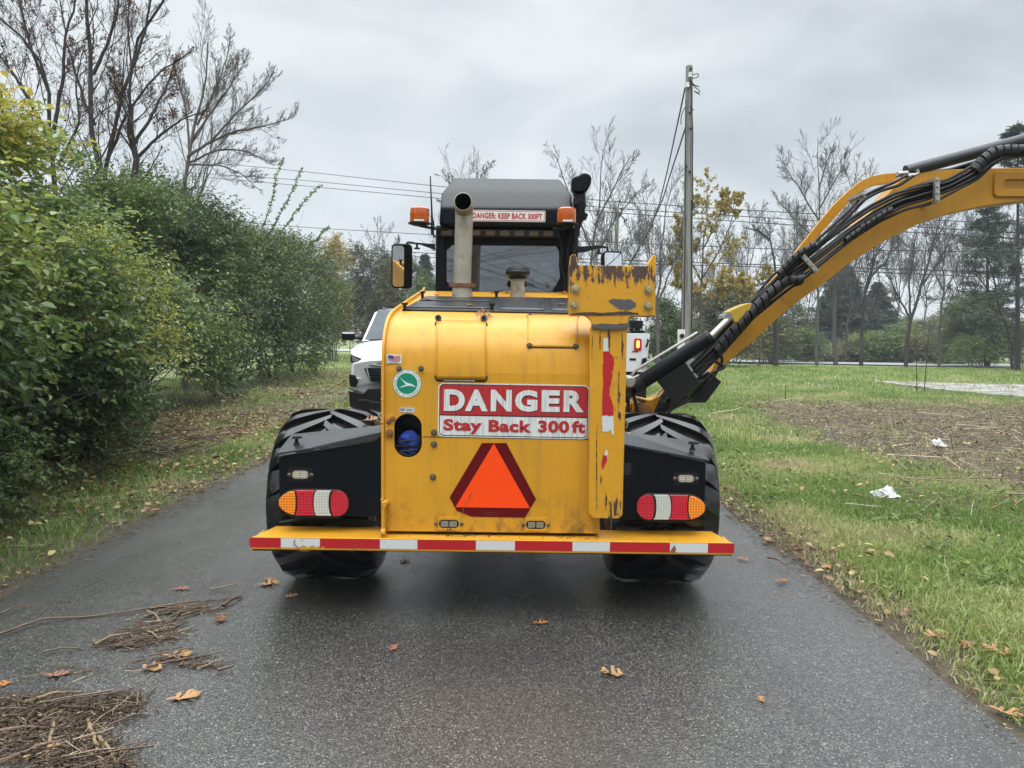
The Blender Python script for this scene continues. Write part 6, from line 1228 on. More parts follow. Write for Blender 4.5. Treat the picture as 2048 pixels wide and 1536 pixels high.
def guard(q, rad, D_, pitch=.062):          # wrapped plastic spiral: overlapping slanted turns
    P_ = resample([at(u, v, D_) for u, v in q], 200); L = np.concatenate([[0], np.cumsum(np.linalg.norm(np.diff(P_, axis=0), axis=1))]); mb = MB(); s = 0; n = 16
    while s < L[-1] - pitch:
        a, b = (Vector([np.interp(t, L, P_[:, k]) for k in range(3)]) for t in (s, s + pitch * .80)); ax = (b - a).normalized(); p1 = ax.cross(Vector((0, 1, 0))).normalized(); p2 = ax.cross(p1)
        sh = p1 * rng.normal(0, rad * .05); vs = []
        for c_, k_ in ((a, .80), (a, .97), (a.lerp(b, .5), 1.0), (b, 1.03), (b, .8)):
            for m_ in range(n): t = 2 * math.pi * m_ / n; vs.append(c_ + sh + (p1 * math.cos(t) + p2 * math.sin(t)) * rad * k_ + ax * math.cos(t) * pitch * .32)
        mb.add(vs, [(i * n + k, i * n + (k + 1) % n, (i + 1) * n + (k + 1) % n, (i + 1) * n + k) for i in range(4) for k in range(n)]); s += pitch
    bp_(mb, 'spiral_guard', M['guard'])
guard([(1433, 706), (1462, 668), (1500, 628), (1540, 588), (1572, 560), (1598, 562), (1618, 548)], .041, 5.52)
guard([(1558, 550), (1582, 522), (1606, 503), (1634, 486)], .027, 5.5, .05)
guard([(1690, 482), (1730, 452), (1770, 426), (1792, 416)], .026, 5.52, .045)
guard([(1949, 345), (1966, 322), (1984, 308), (2008, 301), (2050, 302), (2120, 316)], .044, 5.56, .05)
def clampbar(a, b, w_=4.5, D_=5.5):
    A_, B_ = Vector((a[0], a[1])), Vector((b[0], b[1])); d = (B_ - A_).normalized(); n = Vector((-d.y, d.x)) * w_
    mb = MB(); mb.prism(P2(D_, [tuple(A_ - n), tuple(A_ + n), tuple(B_ + n), tuple(B_ - n)]), D_ - .01, D_ + .02)
    for t in (.1, .37, .63, .9): q = A_.lerp(B_, t); xx, zz = C2(q.x, q.y, D_); bolt(mb, xx, zz, D_ - .01, .008, .01)
    for t in (.06, .94): q = at(*A_.lerp(B_, t), D_); mb.box(q.x - .012, q.x + .012, D_ + .02, Y0 - .001, q.z - .012, q.z + .012)
    bp_(mb, 'hose_clamp', M['steel'], smooth=False)
clampbar((1603, 509), (1634, 544)); clampbar((1873.5, 355), (1874, 405)); clampbar((1722, 389), (1727, 395), 2)
# black hose box and pivot
mb = MB(); f = P2(5.28, [(1312.5, 759.5), (1362, 712.5), (1398, 764), (1351, 811)]); g = P2(5.7, [(1330, 760), (1378, 715), (1419, 759), (1390, 789), (1372, 806)])
mb.prism(f, 5.28, 5.295); n = 4; vs = [(f[2][0], 5.295, f[2][1]), (f[3][0], 5.295, f[3][1]), (g[3][0] + .02, 5.75, g[3][1] - .02), (g[2][0] + .02, 5.75, g[2][1])]; mb.add(vs + [(a, b, c + .012) for a, b, c in vs], [(0, 1, 2, 3), (7, 6, 5, 4), (0, 4, 5, 1), (1, 5, 6, 2), (2, 6, 7, 3), (3, 7, 4, 0)])
mb.build('hose_shield', M['black_steel'], tr, smooth=False)
mb = MB(); mb.prism(P2(5.45, [(1252, 815), (1275, 795), (1300, 800), (1318, 792), (1345, 765), (1356, 790), (1322, 812), (1325, 838), (1290, 848), (1252, 848)]), 5.45, 5.62); 
x, z = C2(1300, 800, 5.6); mb.box(x - .25, x + .12, 5.3, 5.9, .5, z - .1); mb.box(.2, x, 5.4, 5.8, .45, .7); mb.build('boom_pivot', M['yellow_dark'], tr, bevel=.006)
mb = MB(); mb.prism(P2(5.9, [(1345, 770), (1400, 740), (1425, 760), (1395, 800), (1360, 800)]), 5.64, 5.96); mb.build('boom_foot', M['black_steel'], tr, bevel=.006)
mb = MB(); xx, zz = C2(1285, 826, 5.44); mb.lathe((xx, 5.45, zz), (0, -1, 0), [(0, 0), (.07, 0), (.07, .03), (.03, .05), (0, .05)], 20); mb.lathe(at(1278, 812, 5.4), (0, -1, 0), [(0, 0), (.03, 0), (.03, .05), (0, .05)], 16); mb.build('pivot_pin', M['rust'], tr)
for i in range(8):
    q = [at(1334 + i * 7, 778 + i * 3, 5.4), at(1322 + i * 4, 800 + i * 2, 5.35 - .01 * (i % 3)), at(1311 + i * 3.2, 825, 5.35), at(1310 + i * 2.5, 850, 5.36)]; mb = MB(); mb.tube(resample(q, 14), .013, 8); mb.build('hydraulic_hose', M['hose'], tr)
for q in ([(1262, 775), (1270, 800), (1278, 835), (1284, 850)], [(1256, 790), (1257, 820), (1262, 850)], [(1348, 805), (1340, 822), (1328, 830), (1318, 845)]): mb = MB(); mb.tube(resample([at(u, v, 5.3) for u, v in q], 14), .013, 8); mb.build('hydraulic_hose', M['hose'], tr)
mb = MB(); mb.tube(resample([at(*q, 3.86) for q in [(1250, 864), (1256, 868), (1263, 866), (1266, 860)]], 10), .004, 8); mb.tube(resample([at(*q, 3.86) for q in [(1251, 838), (1255, 842), (1255, 850), (1252, 856)]], 10), .004, 8); mb.build('tie_down_hook', M['steel'], tr)

# ------------------------------------------------------------------ white car ahead
car = thing('car', 'white sport utility car facing the viewer, half hidden behind the yellow tractor', 'car', (-1.4, 12.6, 0))
YC = 10.5; cX = at(687, 760, YC).x + .98
def cz(v, D=YC): return at(720, v, D).z
def carF(x, z=.7): return YC + .42 * min(1, abs(x - cX) / 1.0) ** 3 + .10 * max(0, z - .9) * 2
def cp(name, pts, off, m, th=.03, parent=car, D=YC):
    """panel that follows the nose: outline traced, mirrored to the other side as well"""
    out = None
    for mir in (0, 1):
        mb = MB(); P_ = []
        for a, b in zip(pts, pts[1:] + pts[:1]):
            for k in range(4): t = k / 4; P_.append((a[0] + (b[0] - a[0]) * t, a[1] + (b[1] - a[1]) * t))
        q = P2(D, P_); q = [((2 * cX - x if mir else x), z) for x, z in q]
        if abs(max(x for x, z in q) - cX) < .02 and not mir: pass
        mb.prism(q, 0, th); mb.v = [(x, y + carF(x, z) - off, z) for x, y, z in mb.v]; o = mb.build(name, M[m], parent, smooth=False, bevel=.006)
        if parent is not car: o.location = (0, 0, 0)
        out = out or o
    return out
st_ = [  # y, half width, z low, z high(hood/roof), shoulder z
    (0.0, .90, .42, 1.15, 1.09), (.08, .96, .38, 1.23, 1.16), (.5, .985, .36, 1.37, 1.30), (1.1, 1.0, .34, 1.44, 1.38), (1.45, 1.0, .34, 1.44, 1.38), (3.2, 1.0, .34, 1.38, 1.27), (4.7, .99, .36, 1.38, 1.27), (5.05, .93, .42, 1.33, 1.2)]
mb = MB(); vs = []; K = 13
for (y, hw, zl_, zh, zs) in st_:
    for i in range(K):
        a = -1 + 2 * i / (K - 1); b = abs(a); xx = hw * a; zz = zh - (zh - zs) * b ** 5 - .02 * b * b
        vs.append((cX + xx, carF(cX + xx) - YC + YC + y if y < .3 else YC + y, zz))
    vs += [(cX + hw * 1.005, (carF(cX + hw) + y) if y < .3 else YC + y, (zl_ + zs) / 2), (cX + hw * .97, (carF(cX + hw) + y) if y < .3 else YC + y, zl_), (cX - hw * .97, (carF(cX - hw) + y) if y < .3 else YC + y, zl_), (cX - hw * 1.005, (carF(cX - hw) + y) if y < .3 else YC + y, (zl_ + zs) / 2)]
n = K + 4; fs = [(j * n + i, j * n + (i + 1) % n, (j + 1) * n + (i + 1) % n, (j + 1) * n + i) for j in range(len(st_) - 1) for i in range(n)] + [tuple(range(n)), tuple((len(st_) - 1) * n + i for i in range(n))[::-1]]
mb.add(vs, fs); mb.build('body', M['white_paint'], car, bevel=.0)
# cabin: windscreen, pillars, roof
zr = cz(617, 12.3); zc = cz(680, 11.75)
mb = MB(); cabs = [(11.70, .96, zc - .02), (12.35, .88, zr - .06), (12.75, .85, zr), (14.6, .82, zr - .02), (15.35, .84, 1.38)]
L_ = []
for y, hw, z in cabs:
    zbase = 1.36
    L_ += [(cX - .99 if y < 15 else cX - .9, y, zbase), (cX - hw, y, z), (cX - hw * .6, y, z + .035), (cX, y, z + .05), (cX + hw * .6, y, z + .035), (cX + hw, y, z), (cX + .99 if y < 15 else cX + .9, y, zbase)]
m_ = 7; mb.add(L_, [(j * m_ + i, j * m_ + i + 1, (j + 1) * m_ + i + 1, (j + 1) * m_ + i) for j in range(4) for i in range(m_ - 1)]); mb.build('cabin', M['white_paint'], car)
def quadp(pts, m, name, th=.01):
    if name == 'windscreen': pts = [(a, b - .05, c + .045) for a, b, c in pts]
    mb = MB(); n = len(pts); mb.add([tuple(p) for p in pts] + [(a, b + th, c - th) for a, b, c in pts], [tuple(range(n)), tuple(range(n, 2 * n))[::-1]] + [(i, (i + 1) % n, n + (i + 1) % n, n + i) for i in range(n)]); return mb.build(name, M[m], car, smooth=False)
quadp([(cX - .90, 11.66, zc - .03), (cX, 11.56, zc - .02), (cX + .90, 11.66, zc - .03), (cX + .80, 12.25, zr - .065), (cX, 12.22, zr - .035), (cX - .80, 12.25, zr - .065)], 'car_glass', 'windscreen')
quadp([(cX - .91, 11.62, zc - .055), (cX, 11.51, zc - .045), (cX + .91, 11.62, zc - .055), (cX + .89, 11.64, zc - .03), (cX, 11.54, zc - .02), (cX - .89, 11.64, zc - .03)], 'black_steel', 'wiper_cowl')
for s in (-1, 1):
    mb = MB(); mb.prism([(0, 0), (.65, .52), (2.3, .52), (3.2, .08), (3.2, 0)], -.005, .005); mb.v = [(cX + s * (1.0 - (z) * .30), 11.85 + x, 1.40 + z * .85) for x, y, z in mb.v]; mb.build('side_window', M['car_glass'], car, smooth=False)
    mb = MB(); mb.tube([(cX + s * .80, 12.5, zr + .03), (cX + s * .80, 14.4, zr + .04)], .018, 8); mb.build('roof_rail', M['black_steel'], car)
    mx = at(697, 672, 11.9); xm = mx.x if s < 0 else 2 * cX - mx.x
    mb = MB(); mb.prism([(x_ + xm, z_ + mx.z) for x_, z_ in rr(-.10, .10, -.068, .058, .04)], 11.86, 11.96); mb.box(min(xm, cX + s * .9), max(xm, cX + s * .9), 11.9, 11.94, mx.z - .05, mx.z - .02); mo = mb.build('door_mirror', M['black'], car)
    mb = MB(); mb.prism([(x_ + xm, z_ + mx.z) for x_, z_ in rr(-.09, .09, .035, .062, .013)], 11.855, 11.95); o = mb.build('mirror_cap', M['white_paint'], mo); o.location = (0, 0, 0)
cp('headlight', [(688, 710), (697, 713), (712, 717), (727, 722), (721, 731), (705, 729), (688, 726.5)], .012, 'black')
cp('daytime_lamp', [(692, 713.5), (702, 717), (714, 723), (708, 727), (692, 723.5)], .018, 'steel', .02); cp('chrome_trim', [(719, 730), (726, 722), (735, 721.5), (731, 727), (766, 731), (827, 731.5), (827, 734), (766, 733), (722, 731.5)], .022, 'chrome', .02)
cp('upper_grille', [(734, 723), (766, 722), (827, 722), (827, 730.5), (766, 730), (736, 727.5)], .014, 'black'); cp('grille', [(722, 736), (766, 736.5), (827, 737), (827, 767), (739, 764)], .012, 'black')
for v_ in (742, 748, 754, 760): cp('grille_slat', [(728 + (v_ - 742) * .5, v_), (827, v_ + .6), (827, v_ + 2), (729 + (v_ - 742) * .5, v_ + 1.6)], .02, 'black_steel', .012)
cp('grille_trim', [(727, 737), (730, 737), (739.5, 763), (737, 763.5)], .022, 'chrome', .015)
fg = cp('fog_recess', [(686, 751), (702, 752.5), (709.5, 765), (704, 776.5), (688, 777), (686, 762)], .012, 'black'); cp('chrome_lip', [(686, 778), (706, 783), (722, 786), (722, 788), (704, 787), (686, 781)], .016, 'chrome', .015)
cp('lower_bumper', [(684.5, 786), (722, 789), (733, 779), (766, 777), (827, 777), (827, 822), (766, 821), (700, 821), (688, 818), (686, 800)], .014, 'black_steel'); cp('skid_plate', [(711, 801), (733, 800), (745, 804), (827, 806), (827, 809), (744, 808), (736, 804.5), (713, 806)], .022, 'roof', .02)
cp('crease', [(700, 760), (708, 757), (716, 757), (717, 758.5), (709, 760)], .008, 'white_paint', .01)
for s in (-1, 1):
    for y in (11.5, 14.5):
        mb = MB(); mb.lathe((cX + s * .86, y, .37), (1, 0, 0), [(.24, -.11), (.34, -.12), (.37, -.08), (.37, .08), (.34, .12), (.24, .11)], 32, close=True); wh = mb.build('wheel', M['rubber'], car)
        mb = MB(); mb.lathe((cX + s * .86, y, .37), (s, 0, 0), [(.25, -.1), (.25, .09), (.22, .09), (.2, .05), (.06, .07), (0, .08)], 24); o = mb.build('rim', M['steel'], wh); o.location = (0, 0, 0)

# ------------------------------------------------------------------ white equipment trailer behind the boom rest
ut = thing('utility_trailer', 'white steel cabinet trailer with a lit amber lamp, glimpsed behind the boom rest', 'trailer', (1.3, 8.6, 0))
D = 8.5; x1, z0, z1 = at(1296, 700, D).x, at(1280, 746, D).z, at(1280, 667, D).z; x0 = x1 - .75
mb = MB(); mb.prism(P2(D, [(1180, 665.5), (1300, 667.5), (1297, 700), (1293, 737), (1288, 744), (1180, 744)]), D, D + .7); cb = mb.build('cabinet', M['white_paint'], ut, bevel=.008)
def utp(mb, n_, m, **k_): o = mb.build(n_, M[m], cb, **k_); o.location = (0, 0, 0)
a, b, c_, d_ = rect(1268, 677, 1283, 701, D); mb = MB(); mb.prism(rr(a, b, c_, d_, .02), D - .012, D - .001); utp(mb, 'lamp_bezel', 'lens_red', bevel=.004)
a, b, c_, d_ = rect(1272.5, 681, 1278.5, 696, D); mb = MB(); mb.prism(rr(a, b, c_, d_, .014), D - .018, D - .012); utp(mb, 'marker_lamp', 'lamp_on')
mb = MB(); mb.tube(resample([at(1295, 679, D - .02), at(1296.5, 681, D - .035), at(1294, 691, D - .035), at(1292.5, 693, D - .02)], 8), .012, 8); utp(mb, 'handle', 'black_steel'); mb = MB(); mb.box(*[at(1258, 740, D).x, at(1272, 740, D).x], D - .03, D - .002, at(0, 742, D).z, at(0, 728, D).z); utp(mb, 'lower_box', 'black_steel'); mb = MB(); mb.prism(P2(D, [(1284, 717), (1293, 715), (1292, 731), (1282, 734)]), D - .03, D - .002); utp(mb, 'lock_case', 'black_steel')
a, b, c_, d_ = rect(1259, 716.5, 1272, 721, D); mb = MB(); mb.prism(rr(a, b, c_, d_, .004), D - .004, D - .001); utp(mb, 'plate', 'black_steel'); a, b, c_, d_ = rect(1264, 701.5, 1276, 704.5, D); mb = MB(); mb.box(a, b, D - .003, D - .001, c_, d_); utp(mb, 'red_label', 'flag_red')
mb = MB(); mb.prism(P2(D, [(1262, 640), (1290, 641), (1288, 657), (1262, 656)]), D + .1, D + .3); mb.lathe(at(1263, 659, D), (0, -1, 0), [(0, -.3), (.022, -.3), (.022, 0), (0, 0)], 14); mb.box(at(1262, 664, D).x, at(1290, 664, D).x, D + .02, D + .4, at(1280, 666, D).z, at(1280, 661, D).z); mb.tube([at(1275, 664, D + .2), at(1275, 655, D + .2)], .03, 8); mb.build('control_gear', M['black_steel'], ut, bevel=.003)
a, b, c_, d_ = rect(1291, 643, 1298, 653, D + .2); mb = MB(); mb.box(a, b, D + .18, D + .2, c_, d_); mb.build('tag_plate', M['label_white'], ut)
mb = MB(); mb.box(x0, x1, D + .05, D + 1.3, .5, z0); mb.box(x0 - .3, x1 + .1, D + .05, D + 1.4, .46, .55)
for xx in (x0 - .32, x1 + .12): mb.lathe((xx, D + .7, .33), (1, 0, 0), [(0, -.08), (.30, -.09), (.33, -.05), (.33, .05), (.30, .09), (0, .08)], 28)
mb.build('trailer_frame', M['black_steel'], ut, bevel=.004)

# ------------------------------------------------------------------ poles and wires
D = 20; b = Vector((at(1376, 700, D).x, D, 0)); t = at(1378.5, 133, D); pole = thing('utility_pole', 'tall weathered wooden pole with loose cut wires at its top', 'pole', b)
mb = MB(); P_ = [b, b.lerp(t, .4), b.lerp(t, .7), t]; mb.tube(P_ + [t + Vector((0, 0, .03))], [px(11.5, D), px(9.6, D), px(8.2, D), px(6.8, D), px(5, D)], 16); mb.build('shaft', M['wood_pole'], pole)
mb = MB(); mb.tube([at(1383.5, y_, D - .12) for y_ in (400, 500, 600, 690)], .018, 6); mb.tube(resample([at(*q, D - .12) for q in [(1379, 160), (1384, 185), (1383, 215), (1386, 260), (1385, 330), (1386, 420)]], 20), .013, 6); mb.tube(resample([at(*q, D - .11) for q in [(1371.5, 200), (1371, 300), (1370, 420), (1369, 560), (1367, 690)]], 10), .014, 6); mb.build('conduit', M['roof'], pole)
mb = MB()
for u, v in ((1380.5, 150), (1375.5, 170)): p = at(u, v, D - .12); mb.lathe(p, (0, 0, 1), [(0, -.055), (.045, -.055), (.05, -.02), (.04, 0), (.05, .03), (.04, .055), (0, .055)], 12)
mb.build('insulator', M['label_white'], pole)
mb = MB()
for q in ([(1386, 150), (1393, 147), (1398, 149), (1395, 155), (1384, 157)], [(1380, 160), (1388, 170), (1400, 174), (1392, 172), (1389, 171)], [(1380, 162), (1390, 175), (1398, 180), (1401, 185), (1396, 186), (1388, 182)], [(1388, 182), (1394, 186), (1400, 190)], [(1371, 214), (1366, 222), (1362, 235), (1362, 249)], [(1381, 212), (1387, 221)]): mb.tube(resample([at(u, v, D - .1) for u, v in q], 12), .012, 5); mb.build('loose_wire', M['hose'], pole); mb = MB()
for u, v in ((1381, 139), (1379, 226), (1381, 258), (1379, 344), (1372, 334)): p = at(u, v, D - .13); mb.lathe(p, (0, -1, 0), [(0, 0), (.03, 0), (.03, .05), (0, .05)], 8); mb.build('pole_bolt', M['hose'], pole); mb = MB()
mb = MB(); a, b_, c_, d_ = rect(1355.5, 659, 1368, 700, D - .25); mb.prism(rr(a, b_, c_, d_, .02), D - .35, D - .2); mbx = mb.build('meter_box', M['label_white'], pole, bevel=.01)
mb = MB(); mb.lathe(((a + b_) / 2, D - .35, d_ - .17), (0, -1, 0), [(0, 0), (.06, 0), (.06, .05), (.05, .06), (0, .06)], 16); o = mb.build('meter', M['black_steel'], mbx); o.location = (0, 0, 0)
def wire(name, label, P_, r, n=40, sag=0, group=None, m='hose'):
    P_ = [Vector(p) for p in P_]; q = resample(P_, n); 
    if sag: tt = np.linspace(0, 1, n); q[:, 2] -= sag * 4 * tt * (1 - tt)
    mb = MB(); mb.tube([Vector(x) for x in q], r, 5); o = mb.build(name, M[m], None, fix=False); tag(o, label, 'wire', group); return o
wire('guy_wire', 'outer of the two wires slanting down left from the pole top', [at(*q, d) for q, d in (((1370, 176), 20), ((1362, 215), 21), ((1350, 270), 23), ((1335, 340), 26), ((1318, 410), 30), ((1290, 480), 36), ((1262, 520), 44))], .022)
wire('guy_wire', 'inner straighter wire slanting down left from mid pole', [at(*q, d) for q, d in (((1373, 248), 20), ((1360, 290), 21.5), ((1345, 335), 23.5), ((1325, 400), 27), ((1303, 450), 32), ((1275, 505), 39), ((1262, 525), 44))], .022)
D2 = 58
b = Vector((at(1229, 600, D2).x, D2, 0)); t = at(1235, 416, D2); p2 = thing('transformer_pole', 'distant grey pole carrying a transformer can, just right of the cab', 'pole', b)
mb = MB(); mb.tube([b, b.lerp(t, .5), t], [.2, .17, .14], 12); mb.build('shaft', M['wood_pole'], p2)
mb = MB(); p = at(1217, 472, D2); mb.lathe(p - Vector((0, 0, .38)), (0, 0, 1), [(0, 0), (.24, 0), (.25, .05), (.25, .72), (.27, .74), (.27, .8), (.15, .88), (0, .88)], 18); mb.tube([at(1212, 455, D2), at(1212, 448, D2)], .05, 6); mb.tube([at(1222, 455, D2), at(1222, 446, D2)], .05, 6); mb.build('transformer', M['concrete'], p2)
mb = MB(); mb.tube([at(1235, 418, D2), at(1239, 404, D2)], .05, 6); mb.ball(at(1239.5, 403, D2), .1, 8); mb.ball(at(1243, 418, D2), .12, 8); mb.tube([at(1236, 435, D2), at(1243, 426, D2)], .12, 6); mb.tube(resample([at(1243, 432, D2), at(1250, 440, D2), at(1247, 446, D2), at(1254, 438, D2)], 10), .05, 5); mb.build('insulator', M['black_steel'], p2)
for i, (lab, pts) in enumerate((('uppermost power line in the sky', [(380, 322, 90), (560, 338, 80), (870, 372, 66), (1239, 404, 58), (1520, 422, 54), (2100, 452, 48)]), ('second power line from the top', [(380, 345, 90), (600, 360, 80), (870, 386, 66), (1243, 418, 58), (1540, 436, 54), (2100, 470, 48)]),
        ('third power line from the top, close below the second', [(380, 352, 90), (600, 371, 80), (870, 396, 66), (1236, 426, 58), (1540, 447, 54), (2100, 482, 48)]), ('single thin line level with the roof beacons', [(380, 436, 90), (630, 456, 80), (870, 470, 66), (1232, 485, 58), (1540, 498, 54), (2100, 505, 48)]),
        ('thicker line passing behind the left mirror', [(380, 478, 90), (640, 495, 80), (870, 507, 66), (1231, 520, 58), (1540, 530, 54), (2100, 548, 48)]), ('lowest line, close under the one behind the mirror', [(640, 500, 80), (870, 515, 66), (1231, 527, 58), (1500, 533, 54), (2100, 560, 48)]))):
    wire('power_line', lab, [at(u, v, d) for u, v, d in pts], .030 if i != 4 else .036, 60)

# ------------------------------------------------------------------ far house, bags, sticks, leaves
D = 150; hp_ = at(1848, 690, D); hs = thing('house', 'distant house with a red roof seen between the bare trees', 'house', (hp_.x, D, 0))
k = px(1, D); zE, zR = at(1848, 668, D).z, at(1848, 648, D).z; mb = MB(); mb.box(hp_.x - 42 * k, hp_.x + 42 * k, D, D + 9, 0, zE); wl_ = mb.build('wall', M['label_white'], hs)
mb = MB(); mb.add([(hp_.x - 46 * k, D - .4, zE), (hp_.x + 46 * k, D - .4, zE), (hp_.x + 30 * k, D + 4.5, zR), (hp_.x - 22 * k, D + 4.5, zR), (hp_.x + 46 * k, D + 9.4, zE), (hp_.x - 46 * k, D + 9.4, zE)], [(0, 1, 2, 3), (1, 4, 2), (4, 5, 3, 2), (5, 0, 3), (0, 5, 4, 1)]); mb.build('roof', mat('red_shingles', (.26, .13, .10), .8, var=.25, vsc=3), hs, smooth=False)
for i in range(4): xx = hp_.x + (-30 + i * 20) * k; mb = MB(); mb.box(xx - .5, xx + .5, D - .05, D - .005, zE - 1.9, zE - .5); mb.build('window', M['black'], hs)
def bag(label, u, v, w_):
    p = gp(u, v); mb = MB(); mb.ball((p.x, p.y, .06), (w_, w_ * .7, .07), 24); o = mb.build('plastic_bag', M['label_white'], None, fix=False); o.location = (0, 0, 0)
    c = np.array([v_.co[:] for v_ in o.data.vertices]); n_ = vnoise(c, 13, 5) - .5; n2 = vnoise(c, 37, 6) - .5; n3 = vnoise(c, 22, 9); d = c - [p.x, p.y, .05]
    c = c + unit(d) * (n_ * w_ * 1.5 + n2 * w_ * .8)[:, None]; c[:, 2] = .045 + np.maximum(0, c[:, 2] - .04) * (.35 + 1.1 * n3); o.data.vertices.foreach_set('co', c.ravel()); o.data.polygons.foreach_set('use_smooth', [False] * len(o.data.polygons)); tag(o, label, 'bag')
bag('crumpled white plastic bag in the grass near the right edge', 1770, 1006, .10); bag('small white scrap of plastic out on the bare brushy patch', 1875, 900, .075)
def sapling(label, u, v, top, k_=3):
    p = gp(u, v); q = at(u + top[0], top[1], p.y); P_ = np.array([resample([p, p.lerp(q, .5), q], 14)]); r = thing('sapling', label, 'sapling', p); c1, r1 = children(P_, np.linspace(.016, .005, 14)[None], k_, .3, 30, 6, .2, .08, rmin=.004)
    npmesh('stem', *(lambda vf: (vf[0], [vf[1]]))(join_np([tubes_np(P_, np.linspace(.014, .006, 14)[None], 5), tubes_np(c1, r1, 4)])), M['bark_dark'], parent=r)
sapling('bare sapling stem in front of the concrete slab, left of its twin', 1834, 790, (-2, 660)); sapling('reddish twin sapling stem, just right of the first one', 1848, 788, (12, 640)); sapling('pale dry weed stalk standing in the bare patch', 1570, 805, (2, 770), 2)
def lobed(n=5, L=.13, Wd=.10):     # oak leaf outline: pointed lobes splayed from the midrib, along +x
    def half():
        o = [(.02, .012), (.16, .05)]; ts = [.24, .46, .68][:3 if random.random() < .8 else 2]
        for i, t in enumerate(ts):
            an = R(random.uniform(48, 66) - i * 7); ln = (.34, .42, .30)[i] * random.uniform(.8, 1.2); d = (math.cos(an), math.sin(an)); nx = (-d[1], d[0])
            bx = t; w_ = .055
            o += [(bx + d[0] * ln * .45 + nx[0] * w_ * .9, d[1] * ln * .45 + nx[1] * w_ * .9), (bx + d[0] * ln * .8 + nx[0] * .075, d[1] * ln * .8 + nx[1] * .075), (bx + d[0] * ln * .82 + nx[0] * .02, d[1] * ln * .82 + nx[1] * .02), (bx + d[0] * ln, d[1] * ln), (bx + d[0] * ln * .82 - nx[0] * .05, d[1] * ln * .82 - nx[1] * .05), (bx + d[0] * ln * .4 - nx[0] * w_, d[1] * ln * .4 - nx[1] * w_)]
            o.append((min(.9, t + .17), random.uniform(.045, .075)))
        o += [(.90, .09)]; return o
    up, dn = half(), half()
    return [(x * L, y * L) for x, y in up] + [(L, 0)] + [(x * L, -y * L) for x, y in dn[::-1]]
def oak_leaf(label, pos, L, rz, tint, nrm=None, curl=.25, group='fallen oak leaves', zoff=.004, name='oak_leaf'):
    pts = lobed(5, L); bm = bmesh.new(); vs = [bm.verts.new((x, y, 0)) for x, y in pts]; E_ = [bm.edges.new((vs[i], vs[(i + 1) % len(vs)])) for i in range(len(vs))]
    bmesh.ops.triangle_fill(bm, edges=E_, use_beauty=True); bmesh.ops.subdivide_edges(bm, edges=bm.edges[:], cuts=1, use_grid_fill=False)
    for v_ in bm.verts: x, y = v_.co.x / L, v_.co.y / L; v_.co.z = L * curl * (abs(y) * .9 + (x - .5) ** 2 * .8 + .10 * math.sin(x * 9 + y * 11))
    s0 = [bm.verts.new((a, b, c)) for a, b, c in ((0, .0015, .002), (0, -.0015, .002), (-L * .28, 0, L * curl * .45))]; bm.faces.new(s0)
    me = bpy.data.meshes.new(name); bm.to_mesh(me); bm.free(); me.materials.append(M['oak']); a = me.attributes.new('tint', 'FLOAT', 'POINT'); a.data.foreach_set('value', np.full(len(me.vertices), tint, np.float32))
    o = bpy.data.objects.new(name, me); COL.objects.link(o); o.location = Vector(pos) + Vector((0, 0, zoff)); q = Matrix.Rotation(rz, 3, 'Z')
    if nrm is not None: q = Vector((0, 0, 1)).rotation_difference(Vector(nrm)).to_matrix() @ q
    o.rotation_euler = q.to_euler(); tag(o, label, 'leaf', group); s = o.modifiers.new('s', 'SOLIDIFY'); s.thickness = .0006; return o
random.seed(5)
